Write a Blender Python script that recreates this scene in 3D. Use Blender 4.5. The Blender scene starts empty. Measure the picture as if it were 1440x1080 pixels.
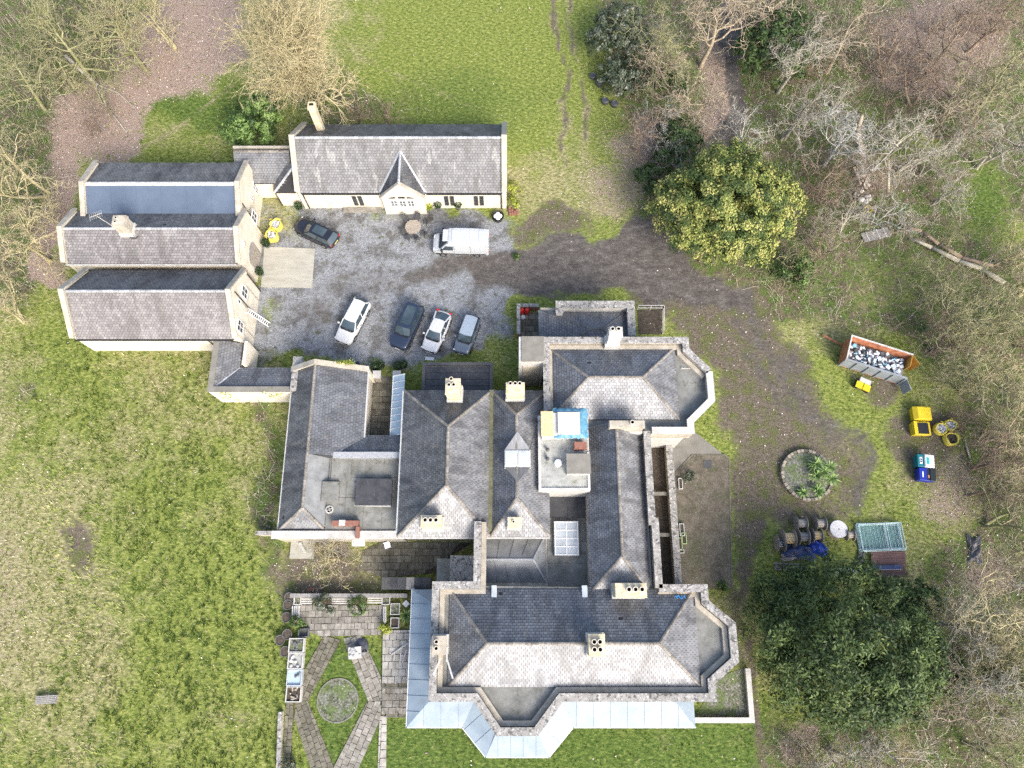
import bpy, math, random
import numpy as np
from mathutils import Vector

# ------------------------------------------------------------------ camera, sky, sun, exposure
S = bpy.context.scene
COL = S.collection
CAM_H, CAM_F, CAM_T = 62.0, 1000.0, math.atan(0.32)      # height in metres, focal length in photo pixels, tilt from nadir
cd = bpy.data.cameras.new('camera'); cam = bpy.data.objects.new('camera', cd); COL.objects.link(cam)
cam.location = (0, 0, CAM_H); cam.rotation_euler = (CAM_T, 0, 0)
cd.sensor_fit = 'HORIZONTAL'; cd.sensor_width = 36.0; cd.lens = 36.0 * CAM_F / 1440.0
cd.clip_start = 0.5; cd.clip_end = 2000
S.camera = cam

SUN_EL, SUN_AZ = math.radians(38), math.radians(150)      # azimuth clockwise from +Y
w = bpy.data.worlds.new('World'); S.world = w; w.use_nodes = True
wn = w.node_tree.nodes; wl = w.node_tree.links
sky = wn.new('ShaderNodeTexSky'); sky.sky_type = 'NISHITA'; sky.sun_disc = False
sky.sun_elevation = SUN_EL; sky.sun_rotation = SUN_AZ
sky.air_density = 1.0; sky.dust_density = 3.6; sky.ozone_density = 1.0
bg = wn['Background']; bg.inputs[1].default_value = 0.15
wl.new(sky.outputs[0], bg.inputs[0])
sd = bpy.data.lights.new('sun', 'SUN'); sun = bpy.data.objects.new('sun', sd); COL.objects.link(sun)
sd.energy = 1.85; sd.angle = math.radians(26.0); sd.color = (1.0, 0.96, 0.9)
_dir = Vector((math.sin(SUN_AZ) * math.cos(SUN_EL), math.cos(SUN_AZ) * math.cos(SUN_EL), math.sin(SUN_EL)))
sun.rotation_euler = _dir.to_track_quat('Z', 'Y').to_euler()
sun.location = (0, 0, 90)
vs = S.view_settings; vs.view_transform = 'Standard'; vs.look = 'None'; vs.exposure = 1.16; vs.gamma = 1.0
vs.use_curve_mapping = False
S.render.engine = 'CYCLES'
S.cycles.use_denoising = False
S.cycles.max_bounces = 4; S.cycles.diffuse_bounces = 2; S.cycles.transparent_max_bounces = 8

# ------------------------------------------------------------------ survey helpers: where a line of sight meets a known height or wall
_s, _c = math.sin(CAM_T), math.cos(CAM_T)
def _ray(px, py):
    b = 540 - py
    return (px - 720, CAM_F * _s + b * _c, -CAM_F * _c + b * _s)
def at(px, py, z=0.0):
    d = _ray(px, py); t = (z - CAM_H) / d[2]
    return (d[0] * t, d[1] * t)
def A(px, py, z=0.0):
    x, y = at(px, py, z); return (x, y, z)
def X(px, py, z=0.0): return at(px, py, z)[0]
def Y(py, z=0.0): return at(720, py, z)[1]
def on_y(px, py, yw):            # meets an east-west wall at y = yw -> (x, z)
    d = _ray(px, py); t = yw / d[1]
    return (d[0] * t, CAM_H + d[2] * t)
def on_x(px, py, xw):            # meets a north-south wall at x = xw -> (y, z)
    d = _ray(px, py); t = xw / d[0]
    return (d[1] * t, CAM_H + d[2] * t)
def zfor(y, py):
    lo, hi = -3.0, 30.0
    for _ in range(50):
        m = (lo + hi) / 2
        v = (y, m - CAM_H); dep = v[0] * _s - v[1] * _c; u = v[0] * _c + v[1] * _s
        if 540 - CAM_F * u / dep > py: lo = m
        else: hi = m
    return m

# ------------------------------------------------------------------ scene helpers
def tag(o, label=None, cat=None, group=None, kind=None):
    if label: o['label'] = label
    if cat: o['category'] = cat
    if group: o['group'] = group
    if kind: o['kind'] = kind
    return o
def thing(name, label, cat, loc=(0, 0, 0), rz=0.0, group=None):
    o = bpy.data.objects.new(name, None); COL.objects.link(o)
    o.empty_display_size = 0.3
    o.location = loc; o.rotation_euler = (0, 0, rz)
    return tag(o, label, cat, group)
def root_loc(o):
    while o.parent: o = o.parent
    return np.array(o.location)
def link(name, me, mats, parent=None, kind=None):
    o = bpy.data.objects.new(name, me); COL.objects.link(o)
    if not isinstance(mats, (list, tuple)): mats = [mats]
    if not me.materials:
        for m in mats: me.materials.append(m)
    if parent: o.parent = parent
    if kind: o['kind'] = kind
    return o
def copy_tree(o, parent=None):
    c = o.copy(); COL.objects.link(c); c.parent = parent
    for ch in list(o.children): copy_tree(ch, c)
    return c

def npmesh(name, V, F, rnd=None, smooth=False):
    """all-quad or all-tri mesh from arrays"""
    V = np.asarray(V, np.float32); F = np.asarray(F, np.int32); n, k = F.shape
    me = bpy.data.meshes.new(name)
    me.vertices.add(len(V)); me.vertices.foreach_set('co', V.ravel())
    me.loops.add(n * k); me.loops.foreach_set('vertex_index', F.ravel())
    me.polygons.add(n)
    me.polygons.foreach_set('loop_start', np.arange(0, n * k, k, dtype=np.int32))
    if smooth: me.polygons.foreach_set('use_smooth', np.ones(n, bool))
    me.update(calc_edges=True)
    if rnd is not None:
        a = me.attributes.new('rnd', 'FLOAT', 'FACE'); a.data.foreach_set('value', np.asarray(rnd, np.float32))
    return me

class MB:
    """collects faces, builds one mesh object"""
    def __init__(s): s.v = []; s.f = []; s.m = []; s.r = []; s.cm = 0; s.cr = 0.5
    def add(s, pts, faces):
        n = len(s.v); s.v.extend([tuple(p) for p in pts])
        for f in faces: s.f.append([n + i for i in f]); s.m.append(s.cm); s.r.append(s.cr)
        return s
    def face(s, *pts): return s.add(pts, [list(range(len(pts)))])
    def box(s, x0, x1, y0, y1, z0, z1):
        return s.add([(x0, y0, z0), (x1, y0, z0), (x1, y1, z0), (x0, y1, z0), (x0, y0, z1), (x1, y0, z1), (x1, y1, z1), (x0, y1, z1)],
                     [[3, 2, 1, 0], [4, 5, 6, 7], [0, 1, 5, 4], [1, 2, 6, 5], [2, 3, 7, 6], [3, 0, 4, 7]])
    def prism(s, pts, z0, z1):
        n = len(pts)
        a = sum(pts[i][0] * pts[(i + 1) % n][1] - pts[(i + 1) % n][0] * pts[i][1] for i in range(n))
        if a < 0: pts = pts[::-1]
        v = [(p[0], p[1], z0) for p in pts] + [(p[0], p[1], z1) for p in pts]
        return s.add(v, [list(range(n))[::-1], list(range(n, 2 * n))] + [[i, (i + 1) % n, n + (i + 1) % n, n + i] for i in range(n)])
    def hexa(s, b, t):           # four bottom, four top points
        return s.add(list(b) + list(t), [[3, 2, 1, 0], [4, 5, 6, 7], [0, 1, 5, 4], [1, 2, 6, 5], [2, 3, 7, 6], [3, 0, 4, 7]])
    def bar(s, p, q, w, h, up=(0, 0, 1), ext=0.0):
        p, q, up = Vector(p), Vector(q), Vector(up); d = (q - p).normalized()
        if abs(d.dot(up)) > .95: up = Vector((0, 1, 0))
        p = p - d * ext; q = q + d * ext
        sd = d.cross(up).normalized() * (w / 2); u = sd.cross(d).normalized() * (h / 2)
        return s.hexa([p - sd - u, p + sd - u, q + sd - u, q - sd - u], [p - sd + u, p + sd + u, q + sd + u, q - sd + u])
    def tube(s, p, q, r0, r1=None, n=8, cap=True):
        r1 = r0 if r1 is None else r1
        p, q = Vector(p), Vector(q); d = (q - p).normalized()
        a = d.orthogonal().normalized(); b = d.cross(a)
        v = []
        for c, r in ((p, r0), (q, r1)):
            for i in range(n):
                t = 2 * math.pi * i / n; v.append(c + a * (r * math.cos(t)) + b * (r * math.sin(t)))
        f = [[i, (i + 1) % n, n + (i + 1) % n, n + i] for i in range(n)]
        if cap: f += [list(range(n))[::-1], list(range(n, 2 * n))]
        return s.add(v, f)
    def poly_tube(s, pts, r, n=6):
        for a, b in zip(pts, pts[1:]): s.tube(a, b, r, r, n)
        return s
    def lathe(s, prof, c=(0, 0, 0), n=16, cap0=False, cap1=False, sx=1, sy=1):
        v = []; k = len(prof)
        for r, z in prof:
            for i in range(n):
                t = 2 * math.pi * i / n; v.append((c[0] + r * math.cos(t) * sx, c[1] + r * math.sin(t) * sy, c[2] + z))
        f = []
        for j in range(k - 1):
            for i in range(n): f.append([j * n + i, j * n + (i + 1) % n, (j + 1) * n + (i + 1) % n, (j + 1) * n + i])
        if cap0: f.append(list(range(n))[::-1])
        if cap1: f.append(list(range((k - 1) * n, k * n)))
        return s.add(v, f)
    def loft(s, secs, cap=True):
        n = len(secs[0]); v = [p for q in secs for p in q]; f = []
        for j in range(len(secs) - 1):
            for i in range(n): f.append([j * n + i, j * n + (i + 1) % n, (j + 1) * n + (i + 1) % n, (j + 1) * n + i])
        if cap: f.append(list(range(n))[::-1]); f.append(list(range((len(secs) - 1) * n, len(secs) * n)))
        return s.add(v, f)
    def mesh(s, name, off=None, smooth=False):
        me = bpy.data.meshes.new(name)
        v = s.v if off is None else [(p[0] - off[0], p[1] - off[1], p[2] - off[2]) for p in s.v]
        me.from_pydata(v, [], s.f)
        me.polygons.foreach_set('material_index', s.m)
        if smooth: me.polygons.foreach_set('use_smooth', [True] * len(s.f))
        a = me.attributes.new('rnd', 'FLOAT', 'FACE'); a.data.foreach_set('value', s.r)
        me.update(); return me
    def build(s, name, mats, parent=None, world=False, kind=None, smooth=False, bevel=0.0):
        """world: the points are scene coordinates and get shifted to the root's"""
        me = s.mesh(name, root_loc(parent) if (world and parent) else None, smooth)
        if not isinstance(mats, (list, tuple)): mats = [mats]
        for m in mats: me.materials.append(m)
        o = link(name, me, mats, parent, kind)
        if bevel:
            b = o.modifiers.new('edge', 'BEVEL'); b.width = bevel; b.segments = 2; b.limit_method = 'ANGLE'
        return o

def offset_path(path, d, closed=False):
    n = len(path); out = []
    for i in range(n):
        p = Vector(path[i]).to_2d()
        a = Vector(path[i - 1]).to_2d() if (i > 0 or closed) else None
        b = Vector(path[(i + 1) % n]).to_2d() if (i < n - 1 or closed) else None
        n1 = n2 = None
        if a is not None: e = (p - a).normalized(); n1 = Vector((-e.y, e.x))
        if b is not None: e = (b - p).normalized(); n2 = Vector((-e.y, e.x))
        if n1 is None: m = n2
        elif n2 is None: m = n1
        else:
            m = n1 + n2; m = m / max(.3, m.dot(n1)) if m.length > 1e-6 else n1
        out.append((p.x + m.x * d, p.y + m.y * d))
    return out
def strip(mb, path, w, z0, z1, closed=False):
    """mitred wall of width w centred on a plan path"""
    L = offset_path(path, w / 2, closed); R = offset_path(path, -w / 2, closed); n = len(path)
    for i in range(n if closed else n - 1):
        j = (i + 1) % n
        mb.hexa([(*R[i], z0), (*R[j], z0), (*L[j], z0), (*L[i], z0)], [(*R[i], z1), (*R[j], z1), (*L[j], z1), (*L[i], z1)])
    return mb

def clip_poly(sub, clip):
    """Sutherland-Hodgman, clip convex and counter-clockwise"""
    out = sub
    n = len(clip)
    for i in range(n):
        ax, ay = clip[i]; bx, by = clip[(i + 1) % n]
        inp = out; out = []
        if not inp: break
        ex, ey = bx - ax, by - ay
        pv = inp[-1]; ps = ex * (pv[1] - ay) - ey * (pv[0] - ax)
        for q in inp:
            qs = ex * (q[1] - ay) - ey * (q[0] - ax)
            if (qs >= 0) != (ps >= 0):
                t = ps / (ps - qs); out.append((pv[0] + (q[0] - pv[0]) * t, pv[1] + (q[1] - pv[1]) * t))
            if qs >= 0: out.append(q)
            pv, ps = q, qs
    return out
def area2(p): return sum(p[i][0] * p[(i + 1) % len(p)][1] - p[(i + 1) % len(p)][0] * p[i][1] for i in range(len(p))) / 2

# ------------------------------------------------------------------ procedural materials
MATS = {}
def mat(name, cols, scale=3.0, rough=.8, metal=0.0, spots=(), bump=0.0, bscale=25.0, rnd=0.0, stretch=(1, 1, 1), detail=6.0,
        spec=.4, coat=0.0, alpha=1.0, rndcols=None, dist=0.0, trans=0.0, wave=None):
    m = bpy.data.materials.new(name); MATS[name] = m; m.use_nodes = True
    t = m.node_tree; N = t.nodes; Lk = t.links; B = N['Principled BSDF']
    if isinstance(cols[0], (int, float)): cols = [(0, cols), (1, cols)]
    co = N.new('ShaderNodeTexCoord'); mp = N.new('ShaderNodeMapping'); mp.inputs['Scale'].default_value = stretch
    Lk.new(co.outputs['Object'], mp.inputs[0])
    def noise(sc, det=6.0, off=0.0):
        n = N.new('ShaderNodeTexNoise'); n.inputs['Scale'].default_value = sc; n.inputs['Detail'].default_value = det
        n.inputs['Roughness'].default_value = .62; n.inputs['Distortion'].default_value = dist
        if off:
            a = N.new('ShaderNodeVectorMath'); a.operation = 'ADD'; a.inputs[1].default_value = (off, off * 1.7, -off); Lk.new(mp.outputs[0], a.inputs[0]); Lk.new(a.outputs[0], n.inputs[0])
        else: Lk.new(mp.outputs[0], n.inputs[0])
        return n
    def ramp(src, stops):
        r = N.new('ShaderNodeValToRGB'); e = r.color_ramp.elements
        while len(e) < len(stops): e.new(.5)
        for el, (p, c) in zip(e, stops): el.position = p; el.color = (*c[:3], 1)
        Lk.new(src, r.inputs[0]); return r.outputs[0]
    lo, hi = .3, .7
    out = ramp(noise(scale, detail).outputs[0], [(lo + (hi - lo) * p, c) for p, c in cols])
    at_ = None
    if rnd or rndcols:
        at_ = N.new('ShaderNodeAttribute'); at_.attribute_name = 'rnd'
    def mix(a, b, fac, mode='MIX'):
        x = N.new('ShaderNodeMix'); x.data_type = 'RGBA'; x.blend_type = mode
        if isinstance(fac, (int, float)): x.inputs[0].default_value = fac
        else: Lk.new(fac, x.inputs[0])
        if isinstance(a, tuple): x.inputs[6].default_value = (*a[:3], 1)
        else: Lk.new(a, x.inputs[6])
        if isinstance(b, tuple): x.inputs[7].default_value = (*b[:3], 1)
        else: Lk.new(b, x.inputs[7])
        return x.outputs[2]
    if rndcols:
        out = mix(out, ramp(at_.outputs['Fac'], rndcols[1]), rndcols[0])
    if rnd:
        mr = N.new('ShaderNodeMapRange'); mr.inputs[3].default_value = 1 - rnd; mr.inputs[4].default_value = 1 + rnd
        Lk.new(at_.outputs['Fac'], mr.inputs[0])
        h = N.new('ShaderNodeVectorMath'); h.operation = 'SCALE'; Lk.new(out, h.inputs[0]); Lk.new(mr.outputs[0], h.inputs['Scale']); out = h.outputs[0]
    for k, (sc, lo_, hi_, c, amt) in enumerate(spots):
        mr = N.new('ShaderNodeMapRange'); mr.inputs[1].default_value = lo_; mr.inputs[2].default_value = hi_
        mr.inputs[3].default_value = 0; mr.inputs[4].default_value = amt; mr.interpolation_type = 'SMOOTHSTEP'
        Lk.new(noise(sc, 4.0, 13.7 * (k + 1)).outputs[0], mr.inputs[0])
        out = mix(out, c, mr.outputs[0])
    if wave:                      # fine parallel grooves (boards, corrugation)
        wv = N.new('ShaderNodeTexWave'); wv.bands_direction = wave[0]; wv.inputs['Scale'].default_value = wave[1]; wv.inputs['Distortion'].default_value = .3
        Lk.new(co.outputs['Object'], wv.inputs[0]); out = mix(out, wave[2], ramp(wv.outputs[1], [(wave[3], (0, 0, 0)), (min(1, wave[3] + .15), (1, 1, 1))]))
    Lk.new(out, B.inputs['Base Color'])
    B.inputs['Roughness'].default_value = rough; B.inputs['Metallic'].default_value = metal
    B.inputs['Specular IOR Level'].default_value = spec; B.inputs['Coat Weight'].default_value = coat
    B.inputs['Coat Roughness'].default_value = .05
    if trans: B.inputs['Transmission Weight'].default_value = trans
    if alpha < 1: B.inputs['Alpha'].default_value = alpha
    if bump:
        b = N.new('ShaderNodeBump'); b.inputs['Strength'].default_value = min(1.0, bump); b.inputs['Distance'].default_value = .02
        Lk.new(noise(bscale, 5.0, 5.1).outputs[0], b.inputs['Height']); Lk.new(b.outputs[0], B.inputs['Normal'])
    return m

def slate_mat(name, a, b, stain, lich=(.5, .5, .48), lich_amt=.5, warm=(.2, .18, .155), rnd=.2, axis='y', extra=()):
    st = (1.3, .4, .4) if axis == 'y' else (.4, 1.3, .4)      # weathering runs down the slope
    return mat(name, [(0, a), (1, b)], scale=1.3, rough=.6, rnd=rnd, spec=.45, bump=.3, bscale=30, stretch=st,
               spots=[(.7, .48, .64, stain, .65), (1.6, .55, .7, warm, .4), (12, .62, .70, lich, lich_amt), (22, .63, .69, lich, lich_amt * .8)] + list(extra))
_sl = dict(SL_GREY=((.13, .134, .142), (.215, .217, .22), (.062, .062, .066)), SL_BLUE=((.1, .108, .122), (.16, .168, .18), (.055, .058, .064)), SL_DARK=((.078, .08, .083), (.148, .149, .15), (.04, .04, .042)), SL_PALE=((.25, .252, .254), (.36, .36, .36), (.19, .188, .186)))  # tones also carry light
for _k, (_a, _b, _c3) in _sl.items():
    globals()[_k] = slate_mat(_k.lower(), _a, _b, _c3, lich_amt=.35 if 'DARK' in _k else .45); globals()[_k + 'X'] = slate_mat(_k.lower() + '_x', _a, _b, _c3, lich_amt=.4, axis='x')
SL_PURP = slate_mat('slate_purple', (.18, .166, .164), (.25, .236, .23), (.13, .118, .112), lich_amt=.4, warm=(.2, .17, .14))
SL_HALL = slate_mat('slate_lichened', (.155, .155, .157), (.225, .222, .22), (.125, .118, .11), lich_amt=.7, lich=(.44, .435, .41), extra=[(.9, .57, .63, (.36, .355, .335), .65)])
UNDER = mat('roof_underlay', (.028, .028, .03), rough=.9)
RIDGE = mat('ridge_clay', [(0, (.14, .127, .112)), (.5, (.22, .2, .175)), (1, (.31, .285, .25))], scale=5, rough=.9, rnd=.3, spots=[(9, .57, .7, (.4, .34, .2), .6), (14, .58, .7, (.1, .09, .08), .6)])
RIDGE_G = mat('ridge_lead', [(0, (.28, .29, .3)), (1, (.42, .43, .44))], scale=4, rough=.55, rnd=.2, spots=[(8, .6, .7, (.6, .6, .6), .5)])
RENDER = mat('cream_render', [(0, (.56, .49, .38)), (.5, (.66, .6, .49)), (1, (.72, .67, .58))], scale=.9, rough=.9, bump=.2, bscale=40, spots=[(2.5, .6, .8, (.5, .42, .3), .4)])
STONE = mat('limestone', [(0, (.3, .27, .215)), (.5, (.41, .37, .3)), (1, (.5, .46, .39))], scale=1.5, rough=.9, bump=.4, spots=[(3.5, .56, .7, (.25, .23, .2), .5), (9, .6, .7, (.55, .53, .48), .5)])
COPING = mat('lichen_coping', [(0, (.2, .195, .18)), (.5, (.31, .295, .27)), (1, (.4, .385, .36))], scale=1.6, rough=.92, bump=.5, bscale=30,
             spots=[(3.2, .53, .62, (.07, .066, .06), .8), (5.5, .56, .63, (.56, .55, .52), .8), (12, .58, .64, (.05, .05, .05), .75)])
PALECOP = mat('pale_coping', [(0, (.42, .4, .36)), (1, (.58, .56, .52))], scale=1.6, rough=.9, bump=.3, spots=[(10, .62, .68, (.12, .11, .1), .8)])
LEAD = mat('lead_sheet', [(0, (.16, .17, .175)), (.5, (.235, .245, .25)), (1, (.31, .32, .32))], scale=.8, rough=.55, spots=[(2.4, .56, .75, (.12, .12, .1), .6), (5, .6, .75, (.37, .38, .37), .5)], bump=.15)
LEADG = mat('lead_mossy', [(0, (.13, .135, .12)), (.5, (.2, .2, .18)), (1, (.28, .28, .26))], scale=.9, rough=.7, spots=[(1.6, .53, .72, (.09, .08, .055), .7), (4, .6, .75, (.34, .35, .34), .45)], bump=.2)
ZINC = mat('zinc_blue', [(0, (.19, .245, .3)), (.5, (.24, .3, .35)), (1, (.3, .355, .4))], scale=.7, rough=.5, rnd=.06, spec=.5, stretch=(1, 1, 1), spots=[(1.2, .56, .78, (.22, .235, .24), .55), (7, .62, .75, (.45, .47, .48), .4)])
MEMBR = mat('blue_membrane', [(0, (.07, .095, .14)), (1, (.11, .145, .2))], scale=.35, rough=.55, spots=[(.6, .55, .8, (.15, .185, .24), .5)])
FELT = mat('roof_felt', [(0, (.035, .037, .042)), (1, (.07, .072, .078))], scale=1.2, rough=.75, spots=[(3, .56, .75, (.14, .145, .15), .6), (9, .62, .72, (.4, .4, .4), .35)], bump=.2)
FELTG = mat('roof_asphalt', [(0, (.24, .245, .23)), (.5, (.34, .345, .32)), (1, (.44, .44, .41))], scale=1.1, rough=.85, spots=[(2.2, .54, .7, (.13, .14, .1), .7), (6, .6, .7, (.68, .68, .66), .5)], bump=.25)
CONC = mat('concrete', [(0, (.17, .158, .13)), (1, (.25, .237, .205))], scale=1.2, rough=.9, bump=.25, spots=[(4, .56, .72, (.17, .165, .14), .5)])
CONCP = mat('pale_concrete', [(0, (.32, .305, .25)), (.5, (.385, .37, .31)), (1, (.44, .425, .365))], scale=1.0, rough=.88, bump=.2, stretch=(.5, 2, 1), spots=[(1.6, .52, .72, (.29, .275, .225), .6), (20, .6, .7, (.36, .35, .31), .4)])
TERR = mat('terrace_concrete', [(0, (.085, .072, .048)), (.5, (.13, .112, .08)), (1, (.18, .158, .12))], scale=1.4, rough=.92, bump=.4, spots=[(.6, .48, .66, (.08, .088, .04), .65), (1.3, .52, .66, (.2, .165, .125), .55), (10, .58, .66, (.34, .29, .25), .7), (6, .58, .68, (.05, .045, .03), .6)])
WHITE = mat('white_paint', [(0, (.72, .72, .71)), (1, (.8, .8, .79))], scale=3, rough=.5)
WHITED = mat('weathered_white', [(0, (.4, .39, .36)), (1, (.6, .59, .56))], scale=3, rough=.7, spots=[(7, .6, .72, (.28, .26, .22), .5)])
BRICK = mat('red_brick', [(0, (.2, .085, .06)), (1, (.31, .15, .11))], scale=6, rough=.9, bump=.4, spots=[(9, .6, .7, (.55, .5, .45), .4)])
BUFFBR = mat('buff_brick', [(0, (.42, .36, .24)), (.5, (.56, .49, .36)), (1, (.66, .6, .47))], scale=4, rough=.9, bump=.4, spots=[(5, .53, .66, (.58, .42, .12), .75), (9, .62, .7, (.25, .22, .17), .5)])
POT = mat('clay_pot', [(0, (.5, .44, .34)), (1, (.68, .63, .54))], scale=8, rough=.85)
BLACK = mat('hollow_black', (.012, .012, .012), rough=.9)  # painted black for the dark inside of pots, flue, fan and hub holes
GLASS = mat('window_glass', [(0, (.02, .025, .03)), (1, (.05, .06, .065))], scale=1.5, rough=.08, spec=.7)
GLASSB = mat('roof_glazing', [(0, (.36, .46, .5)), (1, (.46, .55, .6))], scale=1.0, rough=.25, spec=.6, spots=[(3, .56, .74, (.3, .36, .36), .5)])
GLASSW = mat('lantern_glazing', [(0, (.4, .44, .47)), (1, (.52, .56, .58))], scale=1.2, rough=.25, spec=.6, spots=[(2, .54, .7, (.33, .33, .29), .6)])
PIPE = mat('black_pipe', (.03, .028, .028), rough=.5)
IRON = mat('iron', [(0, (.05, .05, .052)), (1, (.1, .1, .1))], scale=6, rough=.6)
WOOD = mat('weathered_timber', [(0, (.2, .165, .13)), (.5, (.33, .285, .23)), (1, (.45, .4, .33))], scale=3, rough=.9, stretch=(1, 6, 1), bump=.3)
WOODG = mat('grey_timber', [(0, (.16, .15, .14)), (.5, (.27, .255, .24)), (1, (.4, .385, .36))], scale=4, rough=.9, stretch=(6, 1, 1), bump=.3)
OSB = mat('chipboard', [(0, (.5, .34, .15)), (.5, (.66, .48, .26)), (1, (.76, .62, .4))], scale=9, rough=.8)
PLY = mat('bleached_plywood', [(0, (.5, .43, .35)), (1, (.62, .56, .49))], scale=4, rough=.8, stretch=(4, 1, 1))
TARPB = mat('blue_tarp', [(0, (.06, .19, .29)), (1, (.14, .32, .43))], scale=3, rough=.45, spots=[(5, .56, .7, (.38, .55, .62), .6)], bump=.5, bscale=8)
TARPD = mat('navy_tarp', [(0, (.02, .03, .09)), (1, (.06, .09, .2))], scale=2.5, rough=.45, bump=.6, bscale=6)
TARPK = mat('black_sheet', [(0, (.03, .033, .045)), (1, (.1, .105, .125))], scale=5, rough=.4, bump=.6, bscale=7)
SLAB = mat('paving_slab', [(0, (.16, .145, .118)), (.5, (.245, .228, .195)), (1, (.34, .322, .285))], scale=2.2, rough=.92, rnd=.24, bump=.35, spots=[(3.2, .54, .7, (.13, .12, .085), .6), (10, .6, .68, (.55, .54, .51), .6)])
SLABM = mat('mossy_slab', [(0, (.1, .092, .066)), (.5, (.155, .143, .108)), (1, (.225, .21, .17))], scale=1.8, rough=.95, rnd=.22, bump=.4, spots=[(2.4, .53, .7, (.085, .085, .035), .6), (10, .62, .7, (.45, .44, .4), .5)])
SLABP = mat('pale_slab', [(0, (.29, .265, .225)), (.5, (.4, .38, .34)), (1, (.5, .48, .44))], scale=1.6, rough=.9, rnd=.14, bump=.3, spots=[(2.6, .55, .7, (.3, .27, .22), .6), (12, .6, .68, (.2, .18, .14), .5)])
SOIL = mat('bare_soil', [(0, (.035, .028, .02)), (.5, (.075, .06, .045)), (1, (.13, .105, .08))], scale=5, rough=1, bump=.6)
SOILM = mat('mossy_gravel', [(0, (.05, .055, .03)), (.5, (.14, .145, .105)), (1, (.32, .32, .29))], scale=7, rough=1, bump=.9, bscale=9, spots=[(1.3, .47, .6, (.1, .15, .03), .7), (5, .58, .66, (.4, .39, .36), .6), (4, .58, .66, (.03, .03, .02), .7)])
# ------------------------------------------------------------------ ground: one sheet, its zones held as point masks
def to_px(x, y, z=0.0):
    dep = y * _s - (z - CAM_H) * _c; u = y * _c + (z - CAM_H) * _s
    return 720 + CAM_F * x / dep, 540 - CAM_F * u / dep
def vnoise(x, y, sc, seed=0):
    r = np.random.RandomState(seed); T = r.rand(64, 64)
    u = x * sc + 1000; v = y * sc + 1000; i = np.floor(u).astype(int); j = np.floor(v).astype(int); fu = u - i; fv = v - j
    fu = fu * fu * (3 - 2 * fu); fv = fv * fv * (3 - 2 * fv)
    g = lambda a, b: T[a % 64, b % 64]
    return (g(i, j) * (1 - fu) + g(i + 1, j) * fu) * (1 - fv) + (g(i, j + 1) * (1 - fu) + g(i + 1, j + 1) * fu) * fv
def fbm(x, y, sc, seed=0, o=4): return sum(vnoise(x, y, sc * 2 ** k, seed + k) / 2 ** k for k in range(o)) / (2 - 2 ** (1 - o))
def poly_mask(px, py, poly, soft):
    """1 inside, falling to 0 over `soft` pixels across the edge"""
    n = len(poly); inside = np.zeros(px.shape, bool); d2 = np.full(px.shape, 1e12)
    for i in range(n):
        ax, ay = poly[i]; bx, by = poly[(i + 1) % n]
        if ay != by:
            c = ((ay > py) != (by > py)) & (px < (bx - ax) * (py - ay) / (by - ay) + ax); inside ^= c
        ex, ey = bx - ax, by - ay; t = np.clip(((px - ax) * ex + (py - ay) * ey) / (ex * ex + ey * ey + 1e-9), 0, 1)
        d2 = np.minimum(d2, (px - ax - t * ex) ** 2 + (py - ay - t * ey) ** 2)
    d = np.sqrt(d2) * np.where(inside, 1, -1)
    return np.clip(.5 + d / soft, 0, 1)
def line_mask(px, py, pts, wd, soft):
    d2 = np.full(px.shape, 1e12)
    for (ax, ay), (bx, by) in zip(pts, pts[1:]):
        ex, ey = bx - ax, by - ay; t = np.clip(((px - ax) * ex + (py - ay) * ey) / (ex * ex + ey * ey + 1e-9), 0, 1)
        d2 = np.minimum(d2, (px - ax - t * ex) ** 2 + (py - ay - t * ey) ** 2)
    return np.clip(.5 + (wd - np.sqrt(d2)) / soft, 0, 1)
def blob(px, py, cx, cy, rx, ry, soft=1.0):
    return np.clip(.5 + (1 - np.sqrt(((px - cx) / rx) ** 2 + ((py - cy) / ry) ** 2)) / soft, 0, 1)

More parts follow.
